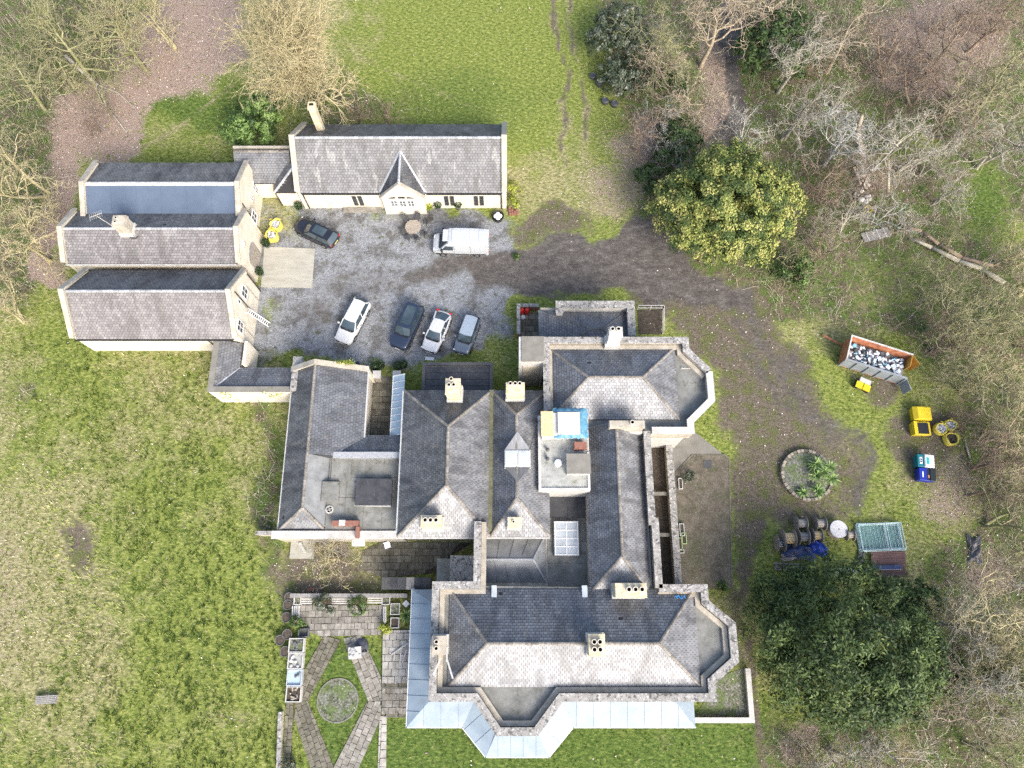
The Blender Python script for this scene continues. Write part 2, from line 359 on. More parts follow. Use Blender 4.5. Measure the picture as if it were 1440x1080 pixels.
def zones(x, y):
    px, py = to_px(x, y)
    far = (np.abs(x) > 62) | (y > 72) | (y < -16)
    qx = px + 60 * (fbm(x, y, .22, 3) - .5) + 22 * (fbm(x, y, .9, 5) - .5); qy = py + 60 * (fbm(x, y, .22, 9) - .5) + 22 * (fbm(x, y, .9, 14) - .5)
    mx = np.maximum.reduce
    gravel = poly_mask(qx, qy, [(355, 285), (410, 288), (560, 292), (706, 292), (722, 320), (735, 350), (735, 400), (716, 425), (712, 480), (696, 512), (590, 520), (500, 522), (420, 516), (350, 520), (345, 440), (365, 400)], 26)
    gravel *= 1 - .8 * blob(qx, qy, 430, 508, 60, 16) - .6 * blob(qx, qy, 395, 318, 40, 34)
    gravel = np.clip(gravel - .75 * blob(qx, qy, 640, 512, 70, 10) - .5 * blob(qx, qy, 385, 440, 18, 25) - .5 * blob(qx, qy, 700, 500, 14, 40), 0, 1)
    track = poly_mask(qx, qy, [(690, 352), (740, 340), (830, 338), (905, 306), (960, 330), (1010, 385), (1050, 400), (1065, 440), (1010, 430), (940, 420), (870, 408), (780, 412), (720, 415), (650, 405), (640, 385)], 22)
    track = mx([track, .75 * blob(qx, qy, 640, 385, 75, 22), .5 * blob(qx, qy, 510, 395, 90, 22, .9), .55 * blob(qx, qy, 440, 430, 45, 28, .9), .5 * blob(qx, qy, 600, 300, 60, 16)])
    ruts = mx([line_mask(qx, qy, [(1040, 420), (1085, 500), (1150, 590), (1200, 620), (1215, 680), (1215, 715)], 12, 20), line_mask(qx, qy, [(1010, 420), (1055, 500), (1110, 580), (1170, 600), (1195, 640)], 9, 18),
               line_mask(px, py, [(1219, 672), (1252, 705)], 2.0, 4)])
    lane = line_mask(qx, qy, [(1028, 0), (1033, 100), (1030, 150), (1020, 200), (980, 300), (940, 350)], 15, 8)
    track = mx([track, ruts * .7, lane])
    earth = poly_mask(qx, qy, [(880, 400), (1000, 385), (1060, 400), (1120, 500), (1200, 600), (1235, 700), (1200, 740), (1090, 750), (1060, 800), (1050, 930), (1075, 1085), (1060, 1085), (1048, 1000), (1035, 850), (1020, 800), (1020, 640), (990, 600), (1000, 520), (960, 470), (930, 440), (890, 425)], 34)
    earth = mx([earth * (.86 + .5 * (fbm(x, y, .3, 71) - .5) - .3 * np.clip((px - 1090) / 90, 0, 1)), .9 * blob(qx, qy, 770, 318, 60, 22), .8 * blob(qx, qy, 1245, 545, 36, 26), .9 * blob(qx, qy, 1290, 625, 55, 45), .7 * blob(qx, qy, 1090, 650, 30, 60), .75 * blob(qx, qy, 105, 770, 30, 34),
                .85 * blob(qx, qy, 450, 810, 75, 40), line_mask(px, py, [(1055, 900), (1066, 1000), (1070, 1090)], 4, 8)])
    tr2 = mx([line_mask(qx * .6 + px * .4, py, [(782, -20), (792, 70), (797, 140), (805, 230)], 4.5, 9), line_mask(qx * .6 + px * .4, py, [(802, -20), (812, 70), (820, 150), (830, 225)], 3, 9), .7 * line_mask(px, py, [(500, 80), (560, 105), (640, 140), (700, 165)], 2, 7),
              .8 * line_mask(px, py, [(180, 220), (250, 180), (330, 118)], 2, 6), .5 * line_mask(px, py, [(135, 832), (215, 846), (270, 862), (308, 898)], 1.2, 5), .35 * line_mask(qx * .5 + px * .5, py, [(40, 480), (90, 600), (110, 760), (150, 900), (170, 1090)], 4, 14)])
    wood = mx([poly_mask(qx, qy, [(845, -3000), (4000, -3000), (4000, 3000), (1060, 3000), (1075, 1040), (1180, 1030), (1330, 1000), (1330, 830), (1290, 800), (1370, 740), (1340, 600), (1330, 520), (1280, 480), (1160, 450), (1080, 460), (1060, 420), (905, 320), (890, 240), (860, 130)], 50),
               poly_mask(qx, qy, [(-3000, -3000), (240, -3000), (205, 60), (150, 110), (120, 190), (95, 280), (60, 400), (20, 440), (-3000, 470)], 50),
               .8 * blob(qx, qy, 480, 150, 80, 28), .85 * line_mask(qx, qy, [(378, 545), (385, 660), (378, 750), (380, 800)], 14, 24), .5 * blob(qx, qy, 30, 550, 30, 26)])
    litter = mx([poly_mask(qx, qy, [(250, -40), (345, -40), (335, 90), (290, 110), (250, 135), (215, 150), (180, 220), (80, 230), (70, 150), (150, 110), (170, 60), (215, 30)], 40),
                 line_mask(qx, qy, [(100, 230), (85, 300), (70, 390)], 20, 30), .8 * blob(qx, qy, 1330, 50, 110, 60), .7 * blob(qx, qy, 1300, 110, 90, 40), .8 * blob(qx, qy, 1010, 130, 30, 90), .7 * blob(qx, qy, 900, 210, 34, 60),
                 .55 * blob(qx, qy, 1335, 690, 50, 60), .55 * blob(qx, qy, 1390, 800, 40, 60), .8 * blob(qx, qy, 460, 800, 55, 38), .5 * blob(qx, qy, 1250, 250, 60, 30), .6 * blob(qx, qy, 1130, 1045, 40, 30), .5 * blob(qx, qy, 860, 270, 60, 50),
                 .4 * blob(qx, qy, -5, 820, 60, 170, 1.2)])
    lush = .58 + .45 * (fbm(x, y, .12, 21) - .5) * 2 + .35 * (fbm(x, y, .5, 31) - .5) * 2
    lush += .35 * poly_mask(qx, qy, [(480, -3000), (850, -3000), (870, 200), (760, 190), (700, 180), (520, 170)], 60)
    lush += .38 * poly_mask(qx, qy, [(545, 985), (1090, 985), (1090, 3000), (410, 3000), (430, 900), (540, 900)], 30)
    lush += .25 * poly_mask(qx, qy, [(150, 700), (400, 560), (400, 3000), (110, 3000)], 90)
    lush += .5 * mx([blob(qx, qy, 1275, 215, 50, 22), blob(qx, qy, 1375, 275, 45, 55), blob(qx, qy, 1420, 325, 40, 20), blob(qx, qy, 270, 150, 90, 30), blob(qx, qy, 430, 505, 55, 14), blob(qx, qy, 760, 425, 70, 9), blob(qx, qy, 1130, 560, 60, 50)])
    lush -= .34 * blob(qx, qy, 30, 860, 130, 240, 1.2) + .3 * blob(qx, qy, 300, 560, 130, 70, .9) + .3 * blob(qx, qy, 1130, 480, 80, 60) + .3 * blob(qx, qy, 800, 270, 90, 40) + .75 * tr2
    wood = wood * (1 - .85 * mx([blob(qx, qy, 1275, 215, 50, 22), blob(qx, qy, 1375, 275, 45, 55), blob(qx, qy, 1425, 325, 40, 20), blob(qx, qy, 1260, 400, 90, 50) * .6]))
    lush = np.clip(lush, 0, 1)
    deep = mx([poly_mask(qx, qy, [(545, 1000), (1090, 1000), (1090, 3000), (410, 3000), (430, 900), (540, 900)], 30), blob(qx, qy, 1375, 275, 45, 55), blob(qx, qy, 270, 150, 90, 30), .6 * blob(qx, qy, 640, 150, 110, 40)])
    tracks = np.clip(tr2, 0, 1)
    return dict(gravel=gravel, track=np.clip(track, 0, 1), earth=np.clip(earth + .85 * tracks, 0, 1), litter=litter, wood=np.clip(wood, 0, 1), lush=lush, deep=deep)

def ground_material():
    m = bpy.data.materials.new('ground_cover'); m.use_nodes = True
    t = m.node_tree; N = t.nodes; L = t.links; B = N['Principled BSDF']
    geo = N.new('ShaderNodeNewGeometry')
    def noise(sc, det=5, rough=.65, off=(0, 0, 0), st=None):
        n = N.new('ShaderNodeTexNoise'); n.inputs['Scale'].default_value = sc; n.inputs['Detail'].default_value = det; n.inputs['Roughness'].default_value = rough
        mp = N.new('ShaderNodeMapping'); mp.inputs['Location'].default_value = off
        if st: mp.inputs['Rotation'].default_value = (0, 0, st[0]); mp.inputs['Scale'].default_value = (st[1], st[2], 1)
        L.new(geo.outputs['Position'], mp.inputs[0]); L.new(mp.outputs[0], n.inputs[0]); return n.outputs[0]
    def ramp(src, stops):
        r = N.new('ShaderNodeValToRGB'); e = r.color_ramp.elements
        while len(e) < len(stops): e.new(.5)
        for el, (p, c) in zip(e, stops): el.position = p; el.color = (*c, 1)
        L.new(src, r.inputs[0]); return r.outputs[0]
    def math_(op, a, b=None, c=None):
        x = N.new('ShaderNodeMath'); x.operation = op
        for i, v in enumerate((a, b, c)):
            if v is None: continue
            if isinstance(v, (int, float)): x.inputs[i].default_value = v
            else: L.new(v, x.inputs[i])
        return x.outputs[0]
    def mix(a, b, f):
        x = N.new('ShaderNodeMix'); x.data_type = 'RGBA'
        L.new(f, x.inputs[0]) if not isinstance(f, (int, float)) else setattr(x.inputs[0], 'default_value', f)
        for k, v in ((6, a), (7, b)):
            if isinstance(v, tuple): x.inputs[k].default_value = (*v, 1)
            else: L.new(v, x.inputs[k])
        return x.outputs[2]
    def step(v, lo, hi):
        r = N.new('ShaderNodeMapRange'); r.interpolation_type = 'SMOOTHSTEP'; r.inputs[1].default_value = lo; r.inputs[2].default_value = hi; L.new(v, r.inputs[0]); return r.outputs[0]
    a1 = N.new('ShaderNodeAttribute'); a1.attribute_name = 'zone_a'; s1 = N.new('ShaderNodeSeparateColor'); L.new(a1.outputs['Color'], s1.inputs[0])
    a2 = N.new('ShaderNodeAttribute'); a2.attribute_name = 'zone_b'; s2 = N.new('ShaderNodeSeparateColor'); L.new(a2.outputs['Color'], s2.inputs[0])
    n1 = noise(.8, 4); n2 = noise(3.2, 5, .7); n3 = noise(9, 4, .7, (7, 3, 0)); n4 = noise(22, 2, .6, (1, 9, 0)); nb = noise(1.7, 6, .75, (31, 12, 0))
    fine = math_('ADD', math_('MULTIPLY', n3, .6), math_('MULTIPLY', n2, .4))
    # grass, green and dry; lit tuft tops and dark crevices put into the colour
    nS = noise(5.0, 4, .7, (3, 5, 0), (.5, .5, 1.6))
    nT = noise(3.4, 3, .6, (11, 4, 0), (.6, .8, 1.3))
    gmix = math_('ADD', math_('ADD', math_('MULTIPLY', fine, .4), math_('MULTIPLY', nS, .28)), math_('MULTIPLY', nT, .32))
    green = ramp(gmix, [(.36, (.035, .055, .012)), (.44, (.085, .125, .022)), (.5, (.165, .2, .042)), (.56, (.275, .295, .085)), (.64, (.46, .45, .2))])
    dry = ramp(gmix, [(.36, (.055, .06, .022)), (.44, (.14, .14, .054)), (.5, (.25, .238, .105)), (.56, (.39, .352, .2)), (.64, (.56, .5, .34))])
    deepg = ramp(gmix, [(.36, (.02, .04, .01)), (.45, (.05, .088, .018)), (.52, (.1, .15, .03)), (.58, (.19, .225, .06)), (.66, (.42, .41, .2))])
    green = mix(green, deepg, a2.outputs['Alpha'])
    gf = step(math_('ADD', math_('ADD', s2.outputs[2], math_('MULTIPLY', math_('SUBTRACT', n1, .5), .9)), math_('MULTIPLY', math_('SUBTRACT', n2, .5), .9)), .15, .75)
    out = mix(dry, green, gf)
    # bare brown speckle through the turf
    out = mix(out, ramp(n3, [(.35, (.09, .065, .045)), (.6, (.26, .2, .15)), (.7, (.5, .43, .36))]), math_('MULTIPLY', step(nb, .58, .70), .55))
    def layer(out, mask, col, k=.9, lo=.32, hi=.68):
        f = step(math_('ADD', mask, math_('ADD', math_('MULTIPLY', math_('SUBTRACT', nb, .5), k), math_('MULTIPLY', math_('SUBTRACT', n3, .5), 1.1))), lo, hi)
        return mix(out, col, f)
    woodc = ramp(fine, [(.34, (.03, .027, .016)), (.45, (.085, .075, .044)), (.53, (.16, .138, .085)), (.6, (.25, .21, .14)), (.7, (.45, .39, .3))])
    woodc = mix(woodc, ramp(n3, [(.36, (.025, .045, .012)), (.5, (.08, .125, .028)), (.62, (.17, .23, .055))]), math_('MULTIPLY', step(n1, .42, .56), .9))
    out = layer(out, s2.outputs[1], woodc)
    litc = ramp(math_('ADD', math_('MULTIPLY', n4, .6), math_('MULTIPLY', n3, .4)), [(.36, (.06, .042, .03)), (.44, (.17, .118, .088)), (.51, (.29, .212, .165)), (.57, (.42, .34, .285)), (.65, (.66, .6, .55))])
    out = layer(out, s2.outputs[0], litc)
    earthc = ramp(fine, [(.34, (.045, .036, .026)), (.46, (.1, .082, .06)), (.54, (.16, .135, .102)), (.62, (.24, .208, .165)), (.7, (.44, .39, .34))])
    earthc = mix(earthc, ramp(n3, [(.38, (.045, .055, .016)), (.6, (.15, .165, .055))]), math_('MULTIPLY', step(n1, .45, .62), .8))
    out = layer(out, s1.outputs[2], earthc)
    ng = noise(.55, 5, .7, (17, 2, 0))
    grav = ramp(fine, [(.33, (.075, .076, .075)), (.44, (.18, .185, .19)), (.53, (.27, .28, .29)), (.62, (.36, .375, .385)), (.7, (.52, .54, .55))])
    grav = mix(grav, ramp(fine, [(.36, (.05, .048, .044)), (.6, (.16, .155, .145))]), math_('MULTIPLY', step(ng, .46, .62), .85))
    grav = mix(grav, ramp(fine, [(.36, (.03, .04, .015)), (.6, (.14, .14, .07))]), math_('MULTIPLY', step(noise(.9, 6, .75, (40, 2, 0)), .56, .66), .8))
    out = layer(out, s1.outputs[0], grav)
    trk = ramp(math_('ADD', math_('MULTIPLY', fine, .6), math_('MULTIPLY', noise(1.3, 5, .7, (5, 5, 0), (-.1, .75, 1.25)), .4)), [(.36, (.042, .037, .033)), (.47, (.085, .076, .068)), (.56, (.145, .13, .116)), (.66, (.28, .256, .232))])
    out = layer(out, s1.outputs[1], trk, .7, .3, .8)
    L.new(out, B.inputs['Base Color']); B.inputs['Roughness'].default_value = .95; B.inputs['Specular IOR Level'].default_value = .2
    bp = N.new('ShaderNodeBump'); bp.inputs['Strength'].default_value = 1.0; bp.inputs['Distance'].default_value = .12
    L.new(gmix, bp.inputs['Height']); L.new(bp.outputs[0], B.inputs['Normal'])
    return m
GROUND_MAT = ground_material()

def build_ground():
    st = .5
    xs = np.concatenate([[-600, -300, -160, -110, -85], np.arange(-70, 70.01, st), [85, 110, 160, 300, 600]])
    ys = np.concatenate([[-600, -300, -120, -60, -30], np.arange(-18, 76.01, st), [90, 120, 180, 320, 600]])
    gx, gy = np.meshgrid(xs, ys); nx, ny = len(xs), len(ys)
    x, y = gx.ravel(), gy.ravel()
    yc = np.clip(y, -60, 160)
    Z = zones(np.clip(x, -200, 200), yc)
    i, j = np.meshgrid(np.arange(nx - 1), np.arange(ny - 1)); q = (j * nx + i).ravel()
    F = np.stack([q, q + 1, q + nx + 1, q + nx], 1)
    fm = lambda a: a[F].mean(1)
    g, tr, ea = fm(Z['gravel']), fm(Z['track']), fm(Z['earth'])
    fpx, fpy = to_px(fm(x), np.clip(fm(y), -40, 130))
    court = (g > .5) & (fpx < 735)
    drive = (~court) & ((tr > .5) | (ea > .55)) & (fpx > 600) & (fpx < 1260)
    V = np.stack([x, y, np.zeros_like(x)], 1)
    for name, sel in (('ground', ~(court | drive)), ('courtyard', court), ('driveway', drive)):
        f = F[sel]; u, inv = np.unique(f, return_inverse=True)
        me = npmesh(name, V[u], inv.reshape(f.shape))
        for nm, keys in (('zone_a', ('gravel', 'track', 'earth')), ('zone_b', ('litter', 'wood', 'lush'))):
            a = me.attributes.new(nm, 'FLOAT_COLOR', 'POINT')
            a.data.foreach_set('color', np.stack([Z[keys[0]][u], Z[keys[1]][u], Z[keys[2]][u], Z['deep'][u]], 1).astype(np.float32).ravel())
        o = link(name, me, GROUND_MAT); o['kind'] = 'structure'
build_ground()
# ------------------------------------------------------------------ roofs and walls
RNG = random.Random(4)
def vadd(a, b, k=1.0): return (a[0] + b[0] * k, a[1] + b[1] * k, a[2] + b[2] * k)
def lerp(a, b, t): return tuple(a[i] + (b[i] - a[i]) * t for i in range(len(a)))

def slate_cover(planes, name, m, parent, gw=.30, gh=.235, lift=.026, seed=1):
    """every slate of the given convex roof planes, with a raised lower edge"""
    R = random.Random(seed); V = []; F = []; C = []
    off = root_loc(parent)
    for pts in planes:
        P = [Vector(p) - Vector(off) for p in pts]
        nrm = Vector((0, 0, 0))
        for i in range(len(P)): nrm += (P[i] - P[0]).cross(P[(i + 1) % len(P)] - P[0])
        nrm.normalize()
        if nrm.z < 0: nrm = -nrm; P = P[::-1]
        u = Vector((0, 0, 1)).cross(nrm)
        u = Vector((1, 0, 0)) if u.length < .02 else u.normalized()
        v = nrm.cross(u)
        o = P[0]; p2 = [((p - o).dot(u), (p - o).dot(v)) for p in P]
        if area2(p2) < 0: p2 = p2[::-1]
        u0, u1 = min(p[0] for p in p2), max(p[0] for p in p2); v0, v1 = min(p[1] for p in p2), max(p[1] for p in p2)
        rows = max(1, int((v1 - v0) / gh + .5)); g = (v1 - v0) / rows
        patches = [(R.uniform(u0, u1), R.uniform(v0, v1), R.uniform(.3, 1.1), R.uniform(.2, .7), R.choice((-.5, .5, .9, 1.3))) for _ in range(max(1, int((u1 - u0) * (v1 - v0) / 14)))]
        for r in range(rows):
            a = v0 + r * g; x = u0 - gw * (.5 if r % 2 else 0) - .01
            while x < u1:
                wd = gw; e_ = .011; q = [(x + e_, a + .02), (x + wd - e_, a + .02), (x + wd - e_, a + g * 1.0), (x + e_, a + g * 1.0)]
                x += wd
                c = clip_poly(q, p2)
                if len(c) < 3 or area2(c) < .006: continue
                k = lift * R.uniform(.7, 1.5); n = len(V); val = R.random()
                if R.random() < .015: val = 2.2
                if R.random() < .0003: continue
                for (pu, pv, pw, ph, pd) in patches:
                    if abs(x - pu) < pw and abs(a - pv) < ph: val += pd
                top = []
                for (cu, cv) in c:
                    h = .004 + k * (1 - (cv - a) / g); top.append(o + u * cu + v * cv + nrm * h)
                V.extend(top); F.append(list(range(n, n + len(c)))); C.append(val)
                lo = [i for i, (cu, cv) in enumerate(c) if abs(cv - a - .02) < 1e-4]
                if len(lo) == 2:
                    i0, i1 = lo; b = len(V); V.append(top[i0] - nrm * (k + .003)); V.append(top[i1] - nrm * (k + .003))
                    F.append([n + i0, b, b + 1, n + i1]); C.append(val * .5)
    me = bpy.data.meshes.new(name); me.from_pydata([tuple(p) for p in V], [], F)
    at_ = me.attributes.new('rnd', 'FLOAT', 'FACE'); at_.data.foreach_set('value', C)
    me.materials.append(m); me.update()
    return link(name, me, m, parent, 'stuff')

def ridge_run(lines, parent, m=RIDGE, w=.24, h=.08, name='ridge_tiles', seg=.45):
    """half-round tiles laid along ridges and hips, joined: each is a few pixels"""
    mb = MB()
    for p, q in lines:
        p, q = Vector(p), Vector(q); d = q - p; n = max(1, int(d.length / seg)); e = d.normalized()
        sd = e.cross(Vector((0, 0, 1))).normalized()
        up = sd.cross(e).normalized()
        for i in range(n):
            a = p + d * (i / n) + e * .008; b = p + d * ((i + 1) / n) - e * .008; k = RNG.uniform(-.012, .012)
            mb.cr = RNG.random(); sec = []
            for c in (a, b):
                sec.append([c + sd * (w / 2) - up * .06 + up * k, c + sd * (w * .38) + up * (h * .55 + k), c + up * (h + k), c - sd * (w * .38) + up * (h * .55 + k), c - sd * (w / 2) - up * .06 + up * k])
            mb.loft(sec)
    return mb.build(name, m, parent, world=True, kind='stuff')

def hip(x0, x1, y0, y1, ze, zr, ax='x', a=0.0, b=0.0, rid=None):
    """planes and ridge lines; a, b = run of the hip at the low and high end (0 = gable)"""
    if ax == 'x':
        m = (y0 + y1) / 2 if rid is None else rid; R0 = (x0 + a, m, zr); R1 = (x1 - b, m, zr)
        pl = dict(s=[(x0, y0, ze), (x1, y0, ze), R1, R0], n=[(x1, y1, ze), (x0, y1, ze), R0, R1])
        if a: pl['w'] = [(x0, y1, ze), (x0, y0, ze), R0]
        if b: pl['e'] = [(x1, y0, ze), (x1, y1, ze), R1]
    else:
        m = (x0 + x1) / 2 if rid is None else rid; R0 = (m, y0 + a, zr); R1 = (m, y1 - b, zr)
        pl = dict(w=[(x0, y1, ze), (x0, y0, ze), R0, R1], e=[(x1, y0, ze), (x1, y1, ze), R1, R0])
        if a: pl['s'] = [(x0, y0, ze), (x1, y0, ze), R0]
        if b: pl['n'] = [(x1, y1, ze), (x0, y1, ze), R1]
    hips = []
    if ax == 'x':
        if a: hips += [((x0, y0, ze), R0), ((x0, y1, ze), R0)]
        if b: hips += [((x1, y0, ze), R1), ((x1, y1, ze), R1)]
    else:
        if a: hips += [((x0, y0, ze), R0), ((x1, y0, ze), R0)]
        if b: hips += [((x0, y1, ze), R1), ((x1, y1, ze), R1)]
    return pl, [(R0, R1)], hips

def roof(parent, groups, ridges, under=None, mr=RIDGE, seed=1, hips=(), thick=.12, gw=.30, gh=.235, rw=.24):
    """groups: list of (planes, slate material); builds roof > slates, ridge_tiles"""
    mb = MB()
    for pls, _ in groups:
        for p in pls:
            n = len(p); mb.add(list(p) + [vadd(q, (0, 0, -thick)) for q in p], [list(range(n)), list(range(n, 2 * n))[::-1]] + [[i, n + i, n + (i + 1) % n, (i + 1) % n] for i in range(n)])
    r = mb.build('roof', under or UNDER, parent, world=True)
    for k, (pls, m) in enumerate(groups): slate_cover(pls, 'slates', m, r, gw, gh, seed=seed * 31 + k)
    if ridges or hips: ridge_run(list(ridges) + list(hips), r, mr, rw)
    return r

def chimney(parent, x, y, z0, z1, wx, wy, pots, m=BUFFBR, pr=.15, ph=.35, flash=True, rz=0):
    mb = MB()
    mb.box(x - wx / 2, x + wx / 2, y - wy / 2, y + wy / 2, z0, z1 - .35)
    mb.box(x - wx / 2 - .06, x + wx / 2 + .06, y - wy / 2 - .06, y + wy / 2 + .06, z1 - .35, z1 - .18)
    mb.box(x - wx / 2 - .02, x + wx / 2 + .02, y - wy / 2 - .02, y + wy / 2 + .02, z1 - .18, z1)
    c = mb.build('chimney', m, parent, world=True)
    if flash:
        f = MB(); e = .09
        f.box(x - wx / 2 - e, x + wx / 2 + e, y - wy / 2 - e, y + wy / 2 + e, z0, z0 + (z1 - z0) * .42)
        f.build('flashing', WHITED, c, world=True)
    for dx, dy in pots:
        p = MB(); p.cm = 0
        p.lathe([(pr * 1.05, 0), (pr * .9, ph * .7), (pr * 1.12, ph * .8), (pr * 1.12, ph), (pr * .8, ph), (pr * .78, ph * .95)], (x + dx, y + dy, z1), 14)
        p.cm = 1; p.lathe([(pr * .78, ph * .95), (pr * .74, ph * .5)], (x + dx, y + dy, z1), 14, cap1=True)
        p.build('pot', [POT, BLACK], c, world=True)
    return c

def gable_wall(mb, x, y0, y1, z0, ze, zr, w=.35, up=.25, ym=None):
    """gable end with upstand, wall thickness w centred on x"""
    ym = (y0 + y1) / 2 if ym is None else ym
    prof = [(y0, z0), (y1, z0), (y1, ze + up), (ym, zr + up), (y0, ze + up)]
    n = 5; v = [(x - w / 2, p[0], p[1]) for p in prof] + [(x + w / 2, p[0], p[1]) for p in prof]
    mb.add(v, [list(range(n))[::-1], list(range(n, 2 * n))] + [[i, (i + 1) % n, n + (i + 1) % n, n + i] for i in range(n)])
def gable_cope(mb, x, y0, y1, ze, zr, w=.45, up=.27, ym=None, t=.1):
    ym = (y0 + y1) / 2 if ym is None else ym
    for ya in (y0, y1):
        mb.bar((x, ya, ze + up + t / 2), (x, ym, zr + up + t / 2), w, t, ext=.02)

def window_x(parent, yc, zc, w, h, xw, side=1, nv=2, nh=2, mf=WHITE, sill=True):
    """casement in a wall at x = xw facing side (+1 east)"""
    e = .03 * side; g = MB(); g.box(min(xw + e, xw - .02 * side), max(xw + e, xw - .02 * side), yc - w / 2, yc + w / 2, zc - h / 2, zc + h / 2)
    o = g.build('window', GLASS, parent, world=True)
    f = MB(); t = .06; a, b = sorted((xw, xw + .07 * side))
    for s in (-1, 1):
        f.box(a, b, yc + s * w / 2 - t / 2, yc + s * w / 2 + t / 2, zc - h / 2 - t / 2, zc + h / 2 + t / 2)
        f.box(a, b, yc - w / 2 + t / 2, yc + w / 2 - t / 2, zc + s * h / 2 - t / 2, zc + s * h / 2 + t / 2)
    b2 = b - .012 * side if side > 0 else b
    for i in range(1, nv): yy = yc - w / 2 + w * i / nv; f.box(a, b2, yy - .025, yy + .025, zc - h / 2 + t / 2, zc + h / 2 - t / 2)
    for i in range(1, nh): zz = zc - h / 2 + h * i / nh; f.box(a, b2 - .004, yc - w / 2 + t / 2, yc + w / 2 - t / 2, zz - .025, zz + .025)
    f.build('window_frame', mf, o, world=True)
    if sill: s_ = MB(); c, d = sorted((xw, xw + .14 * side)); s_.box(c, d, yc - w / 2 - .1, yc + w / 2 + .1, zc - h / 2 - .13, zc - h / 2 - .05); s_.build('sill', STONE, o, world=True)
    return o
def window_y(parent, xc, zc, w, h, yw, nv=1, nh=2, mf=WHITE, sill=False, arch=0.0, mg=None):
    """window in a wall at y = yw facing south"""
    g = MB(); g.box(xc - w / 2, xc + w / 2, yw - .03, yw + .02, zc - h / 2, zc + h / 2)
    o = g.build('window', mg or GLASS, parent, world=True)
    f = MB(); t = .06; a, b = yw - .07, yw
    for s in (-1, 1):
        f.box(xc + s * w / 2 - t / 2, xc + s * w / 2 + t / 2, a, b, zc - h / 2 - t / 2, zc + h / 2 + t / 2)
        f.box(xc - w / 2 + t / 2, xc + w / 2 - t / 2, a, b, zc + s * h / 2 - t / 2, zc + s * h / 2 + t / 2)
    for i in range(1, nv): xx = xc - w / 2 + w * i / nv; f.box(xx - .025, xx + .025, a + .012, b, zc - h / 2 + t / 2, zc + h / 2 - t / 2)
    for i in range(1, nh): zz = zc - h / 2 + h * i / nh; f.box(xc - w / 2 + t / 2, xc + w / 2 - t / 2, a + .016, b, zz - .02, zz + .02)
    f.build('window_frame', mf, o, world=True)
    if sill: s_ = MB(); s_.box(xc - w / 2 - .1, xc + w / 2 + .1, yw - .14, yw, zc - h / 2 - .13, zc - h / 2 - .05); s_.build('sill', STONE, o, world=True)
    return o
def pipe(parent, p, q, r=.05, m=PIPE, name='downpipe'):
    return MB().tube(p, q, r, r, 8).build(name, m, parent, world=True)
def gutter(parent, p, q, m=PIPE, w=.12): return MB().bar(p, q, w, .1).build('gutter', m, parent, world=True)

# ---- three parallel ranges of the coach house
def coach(name, label, eS, eN, rd, ze, xl, xr, groups, win=(), ystop=None, cope=STONE):
    """pixel rows of south eave, north eave and ridge; columns of the two verges at the ridge"""
    yS, yN = Y(eS, ze), Y(eN, ze); ym = (yS + yN) / 2; zr = zfor(ym, rd)
    x0, x1 = X(xl, rd, zr), X(xr, rd, zr)
    t = thing(name, label, 'building', ((x0 + x1) / 2, ym, 0), group='ranges of the coach house')
    pl, rg, hp = hip(x0 + .2, x1 - .2, yS, yN, ze, zr, 'x')
    wl_ = MB(); wl_.box(x0 - .1, x1 + .1, yS + .25, yN - .25, 0, ze - .02); gable_wall(wl_, x0, yS + .2, yN - .2, 0, ze, zr); gable_wall(wl_, x1, yS + .2, yN - .2, 0, ze, zr)
    wl_.build('wall', RENDER, t, world=True)
    for xx in (x0, x1):
        c = MB(); gable_cope(c, xx, yS - .02, yN + .02, ze, zr); c.build('gable_coping', cope, t, world=True)
    return t, pl, rg, (x0, x1, yS, yN, ze, zr)

cl, pl, rg, (x0, x1, yS, yN, ze, zr) = coach('coach_house', 'cream coach house range with broad purple slate roof beside the rough grass field', 477, 380, 409, 3.6, 88, 322, None)
roof(cl, [([pl['s']], SL_PURP), ([pl['n']], SL_DARK)], rg, mr=RIDGE_G, seed=2)  # north slope's shade put into a darker slate
XG = x1 + .175
for (px, py) in ((343.5, 411), (337.5, 459)):
    yy, zz = on_x(px, py, XG); window_x(cl, yy, zz, 1.0, 1.3, XG)
yy, zz = on_x(336, 424, XG); window_x(cl, yy, zz, .35, .6, XG, nv=1, nh=1, sill=False)
pipe(cl, (XG + .08, yN - .4, .05), (XG + .08, yN - .4, ze), .06); pipe(cl, (XG + .08, (yS + yN) / 2 + .2, .05), (XG + .08, (yS + yN) / 2 + .2, zr - .6), .05)
gutter(cl, (x0, yS - .06, ze - .1), (x1 - .3, yS - .06, ze - .1)); gutter(cl, (x0, yN + .06, ze - .1), (x1 - .3, yN + .06, ze - .1))
pipe(cl, (X(332, 478, 3.4) - 2.6, yS + .18, .05), (X(332, 478, 3.4) - 2.6, yS + .05, ze - .1), .05)
for k in range(3):
    b = MB(); yb = (yS + yN) / 2 + (-1.9 + 1.9 * k); b.box(XG - .01, XG + .05, yb - .06, yb + .06, 0, ze - .3 + (.9 if k == 1 else 0)); b.build('pilaster', STONE, t if False else cl, world=True)
CLX1, CLYS = x1, yS

cm_, pl, rg, (x0, x1, yS, yN, ze, zr) = coach('coach_house', 'coach house range with ridge chimney, television aerial and satellite dish', 371, 296, 321, 4.2, 86, 333, None)
roof(cm_, [([pl['s']], SL_PURP), ([pl['n']], SL_DARK)], rg, mr=RIDGE_G, seed=3)  # darker slate paints the shade of the north side
XG = x1 + .175
for (px, py, w_, h_) in ((357, 305, 1.0, 1.2), (341, 342, .4, .5)):
    yy, zz = on_x(px, py, XG); window_x(cm_, yy, zz, w_, h_, XG)
